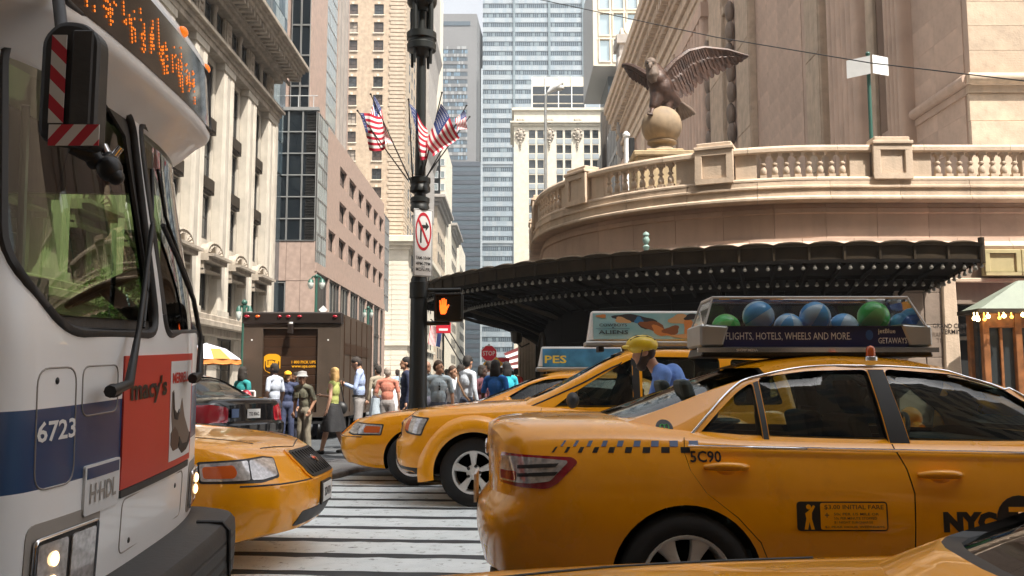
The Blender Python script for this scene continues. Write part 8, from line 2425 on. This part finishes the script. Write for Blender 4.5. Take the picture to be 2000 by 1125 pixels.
def bag(root, M, ln, hp):
    mb = MB(); mb.ell((-.25, .05, .92), (.10, .15, .14), 14, 10); add(root, M, 'handbag', cm_('bag_leather', (.012, .012, .013), .5), mb)
    mb = MB(); mb.tube([(-.25, -.04, 1.02), (-.19, .0, 1.42), (-.1, .1, 1.42), (-.25, .13, 1.0)], .012, 6); add(root, M, 'bag_strap', cm_('bag_leather', (.012, .012, .013), .5), mb)
person('blonde woman in a lime vest and full black skirt holding a drink', Xp(653, 17.2), 17.2, 0, 1.58, -PI / 2 - .2, 'fair', (.33, .36, .11), (.012, .012, .013), shoes=(.012, .012, .012), hair=(.42, .26, .10), hairstyle='wavy', sleeve=0, fem=True, skirt=((.010, .010, .012), .52, 1), leg_skin=True, extra=bag, armR=((-.22, -.06, 1.14), (-.16, -.33, 1.18)), legL=((.10, -.10, .50), (.11, -.20, .085)), legR=((-.10, .05, .50), (-.10, .20, .10)))
def belt(root, M, ln, hp):
    mb = MB(); mb.lathe([(1, -.02), (1, .02)], (0, 0, 0), 24, cap=False); mb.v = [(v[0] * .172, v[1] * .135, v[2] + 1.0) for v in mb.v]; add(root, M, 'belt', cm_('belt_leather', (.015, .012, .01), .4), mb); sandwich(root, M, ln, hp)
person('tall man in a light blue shirt and grey trousers looking down at his hands', Xp(702, 18.4), 18.4, 0, 1.83, -PI / 2 + .1, 'tan', (.34, .42, .62), (.27, .25, .24), hair=(.03, .022, .018), head=(0, 1.0), armL=((.25, -.06, 1.14), (.06, -.26, 1.22)), armR=((-.25, -.06, 1.14), (-.04, -.27, 1.22)), extra=belt, belly=.015)
def jacket(root, M, ln, hp):
    mb = MB(); rows = []
    for i in range(7):
        f = i / 6; rows.append([(.27 + .02 * math.sin(5 * a + f * 3) + (.085 + .07 * f) * math.cos(a), .0 + (.10 + .04 * f) * math.sin(a), 1.04 - .55 * f) for a in np.linspace(0, 2 * PI, 20, endpoint=False)])
    I = mb.grid(rows, cv=True); mb.face(I[0]); add(root, M, 'carried_jacket', cm_('jacket_cloth', (.36, .42, .47)), mb)
person('person with short grey hair in a salmon shirt seen from behind, jacket over one arm', Xp(757, 19.), 19., 0.07, 1.55, PI, 'fair', (.46, .17, .115), (.22, .20, .19), hair=(.30, .25, .21), head=(.1, 0), sleeve=.6, armL=((.27, .0, 1.13), (.22, -.16, 1.05)), extra=jacket, belly=.02)
def tie(root, M, ln, hp):
    add(root, M, 'shirt_front', cm_('shirt_cloth', (.62, .62, .64)), MB().prism([(-.05, -.112, 1.44), (.05, -.112, 1.44), (.0, -.13, 1.20)], (0, -.012, 0)))
person('man in a dark navy suit with black hair just left of the lamp post', Xp(793, 17.), 17., .07, 1.70, -PI / 2 + .3, 'tan', (.012, .018, .05), (.012, .016, .04), hair=(.012, .010, .010), extra=tie)
def shades(root, M, ln, hp):
    mb = MB(); 
    for s_ in (0, 1): mb.ell((.0, -.13, 1.285 - .05 * s_), (.018, .01, .024), 10, 6)
    mb.tube([(0, -.12, 1.36), (0, -.13, 1.22)], .005, 5); add(root, M, 'sunglasses', cm_('sunglasses', (.01, .01, .01), .2), mb)
person('brown haired man in a grey blue polo with sunglasses hung at the collar', Xp(856, 15.4), 15.4, .07, 1.60, .25, 'tan', (.33, .40, .45), (.06, .07, .10), hair=(.05, .028, .016), head=(.75, 0), sleeve=.55, extra=shades, belly=.03)
person('brown haired woman in white behind the grey blue polo', Xp(884, 16.4), 16.4, .07, 1.53, .5, 'tan', (.58, .58, .60), (.05, .05, .07), hair=(.055, .03, .018), hairstyle='long', sleeve=.4, fem=True, head=(.4, 0))
def strap(root, M, ln, hp):
    mb = MB(); mb.tube([(.20, .04, 1.46), (.08, .14, 1.3), (-.1, .12, 1.05), (-.2, .08, .95)], .02, 6); mb.tube([(.20, .02, 1.47), (.12, -.12, 1.3), (-.05, -.12, 1.1), (-.2, -.02, .95)], .02, 6); add(root, M, 'bag_strap', cm_('brown_strap', (.12, .06, .025), .6), mb)
person('man in a pale shirt with a brown bag strap, his dark head turned right', Xp(912, 16.), 16., .07, 1.70, PI - .9, 'tan', (.55, .60, .66), (.05, .06, .09), hair=(.015, .012, .010), head=(.3, .3), extra=strap)
person('woman with dark bobbed hair and dark top, beside the man with the bag strap', Xp(942, 16.4), 16.4, .07, 1.54, 1.0, 'dark', (.10, .03, .04), (.03, .03, .04), hairstyle='bob', fem=True)
person('woman in a bright blue top with long black hair seen from behind', Xp(968, 15.2), 15.2, .07, 1.60, PI - .4, 'dark', (.012, .11, .40), (.03, .03, .05), hair=(.010, .008, .008), hairstyle='long', fem=True, sleeve=.5)
person('black haired person in cyan at the right end of the crowd', Xp(989, 17.3), 17.3, .07, 1.62, PI + .5, 'brown', (.02, .36, .46), (.02, .02, .03), hair=(.010, .008, .008), hairstyle='long')
for lab, px, Y, h, sh in (('small distant person in a red top near the striped awning', 1008, 31., 1.7, (.50, .04, .03)), ('small distant person in orange left of the red top', 1000, 34., 1.66, (.60, .20, .04)), ('small distant person in black right of the stop sign', 978, 30., 1.72, (.03, .03, .03)),
                          ('distant person in pale blue between the lamp post and the salmon shirt', 776, 33., 1.7, (.30, .42, .55)), ('distant person in white under the hanging flags', 872, 31., 1.68, (.6, .6, .6))):
    person(lab, Xp(px, Y), Y, .07, h, PI + .4 * (px % 3 - 1), 'tan', sh, (.05, .05, .08), hair=(.03, .02, .015))
for lab, px, Y, h, sh, sx, kw in (('woman in a grey dress top standing behind the blonde woman', 625, 22., 1.6, (.20, .20, .21), 'tan', dict(hairstyle='long', fem=True, hair=(.06, .035, .02))),
        ('man in a beige jacket walking away behind the salmon shirt', 738, 23., 1.72, (.27, .23, .17), 'fair', dict()), ('bald man in a dark polo right behind the lamp post', 833, 18.5, 1.66, (.04, .05, .06), 'brown', dict(hairstyle='none', sleeve=.5)),
        ('woman in a cream blouse between the white top and the pale shirt', 899, 19., 1.60, (.42, .38, .31), 'tan', dict(hairstyle='bob', fem=True)), ('man in a dark grey shirt deep in the crowd near the blue top', 955, 20., 1.70, (.07, .07, .08), 'brown', dict(sleeve=.6))):
    person(lab, Xp(px, Y), Y, .07 if px > 800 else 0, h, PI * .3 + px % 7, sx, sh, (.05, .05, .07), **kw)
# cyclist between the taxis
CYY = 8.15
def helmet(root, M, ln, hp):
    c = ln(hp((0, .0, .055))); rows = []
    mb = MB(); mb.ell(c + V((0, .01, .015)), (.112, .142, .088), 20, 10); mb.ell(c + V((0, -.12, -.005)), (.075, .05, .02), 12, 6); add(root, M, 'helmet', cm_('helmet_yellow', (.66, .47, .02), .3), mb)
    mb = MB()
    for s_ in (-1, 0, 1): mb.tube([c + V((s_ * .045, -.118 + .02 * abs(s_), .05)), c + V((s_ * .055, -.04, .094 - .012 * abs(s_))), c + V((s_ * .055, .05, .094 - .012 * abs(s_))), c + V((s_ * .045, .12, .055))], .010, 6)
    add(root, M, 'helmet_vent', cm_('helmet_vent', (.03, .03, .02), .6), mb)
    mb = MB()
    for s_ in (-1, 1): mb.tube([c + V((s_ * .09, .0, -.03)), c + V((s_ * .078, -.02, -.12)), c + V((0, -.045, -.185))], .006, 5)
    add(root, M, 'chin_strap', m_dark, mb)
cyc = person('bearded cyclist in a yellow helmet and blue shirt leaning forward between two taxis', at(1330, 740, CYY).x + .20, CYY, .12, 1.76, -PI / 2, 'tan', (.12, .24, .60), (.02, .02, .03), hair=(.05, .03, .02), head=(0.05, -1.1), lean=.86, beard=True, extra=helmet,
    armL=((.25, -.26, 1.28), (.22, -.42, 1.10)), armR=((-.25, -.26, 1.28), (-.22, -.42, 1.10)), legL=((.10, -.30, .62), (.10, -.12, .25)), legR=((-.10, -.22, .50), (-.10, .02, .10)), group='cyclist')
bk_x = cyc.location.x
bi = thing('bicycle', 'black bicycle ridden by the cyclist, mostly hidden behind the near taxi', 'bicycle', (bk_x, CYY, 0))
for xx in (-.62, .42):
    mb = MB(); mb.tube([(bk_x + xx + .33 * math.cos(R(a)), CYY, .345 + .33 * math.sin(R(a))) for a in range(0, 361, 12)], .018, 6, cap=False)
    w = mb.build('wheel', m_tyre, bi, smooth=60); mb = MB()
    for a in range(0, 360, 24): mb.tube([(bk_x + xx, CYY, .345), (bk_x + xx + .32 * math.cos(R(a)), CYY, .345 + .32 * math.sin(R(a)))], .002, 4)
    tag(mb.build('spokes', m_steel, w, fix=False), kind='stuff')
P_ = lambda x, z, y=0: (bk_x + x, CYY + y, z)
mb = MB()
for a, c in ((P_(-.45, .78), P_(-.05, .30)), (P_(-.45, .78), P_(.12, .82)), (P_(.12, .82), P_(-.05, .30)), (P_(-.05, .30), P_(.42, .345)), (P_(.42, .345), P_(.12, .82)), (P_(-.45, .95), P_(-.62, .345)), (P_(.12, .82), P_(.14, .95))): mb.tube([a, c], .017, 6)
mb.build('frame', m_decal, bi, smooth=60)
mb = MB(); mb.tube([P_(-.42, 1.0, -.28), P_(-.46, 1.02, 0), P_(-.42, 1.0, .28)], .014, 6); mb.build('handlebar', m_steel, bi, smooth=60)
mb = MB(); mb.ell(P_(.18, .97), (.14, .07, .03), 12, 6); mb.build('saddle', m_dark, bi, smooth=60)
# driver of the boxy taxi
def seated(lab, x, y, z0, rz, shirt, skin='brown'):
    return person(lab, x, y, z0, 1.72, rz, skin, shirt, (.03, .03, .05), hair=(.02, .015, .012), armL=((.26, -.14, 1.16), (.20, -.38, 1.22)), armR=((-.26, -.14, 1.16), (-.20, -.38, 1.22)), legL=((.12, -.42, .92), (.12, -.50, .52)), legR=((-.12, -.42, .92), (-.12, -.50, .52)), group='taxi drivers')
seated('driver in dark clothes behind the wheel of the boxy taxi', EX - .98, EY - .38, -.08, -PI / 2, (.025, .03, .035), 'dark')

# ------------------------------------------------------------------ thin summer haze over the whole place
m_hz = bpy.data.materials.new('haze'); m_hz.use_nodes = True
_nt = m_hz.node_tree; _nt.nodes.remove(_nt.nodes['Principled BSDF'])
_pv = _nt.nodes.new('ShaderNodeVolumePrincipled')
_pv.inputs['Color'].default_value = (.86, .92, .97, 1)
_pv.inputs['Density'].default_value = .00045
_pv.inputs['Anisotropy'].default_value = .2
_nt.links.new(_pv.outputs[0], _nt.nodes['Material Output'].inputs['Volume'])
mb = MB(); mb.box(-1200, 1200, -700, 1700, -1.2, 165)
tag(mb.build('haze', m_hz), kind='stuff')
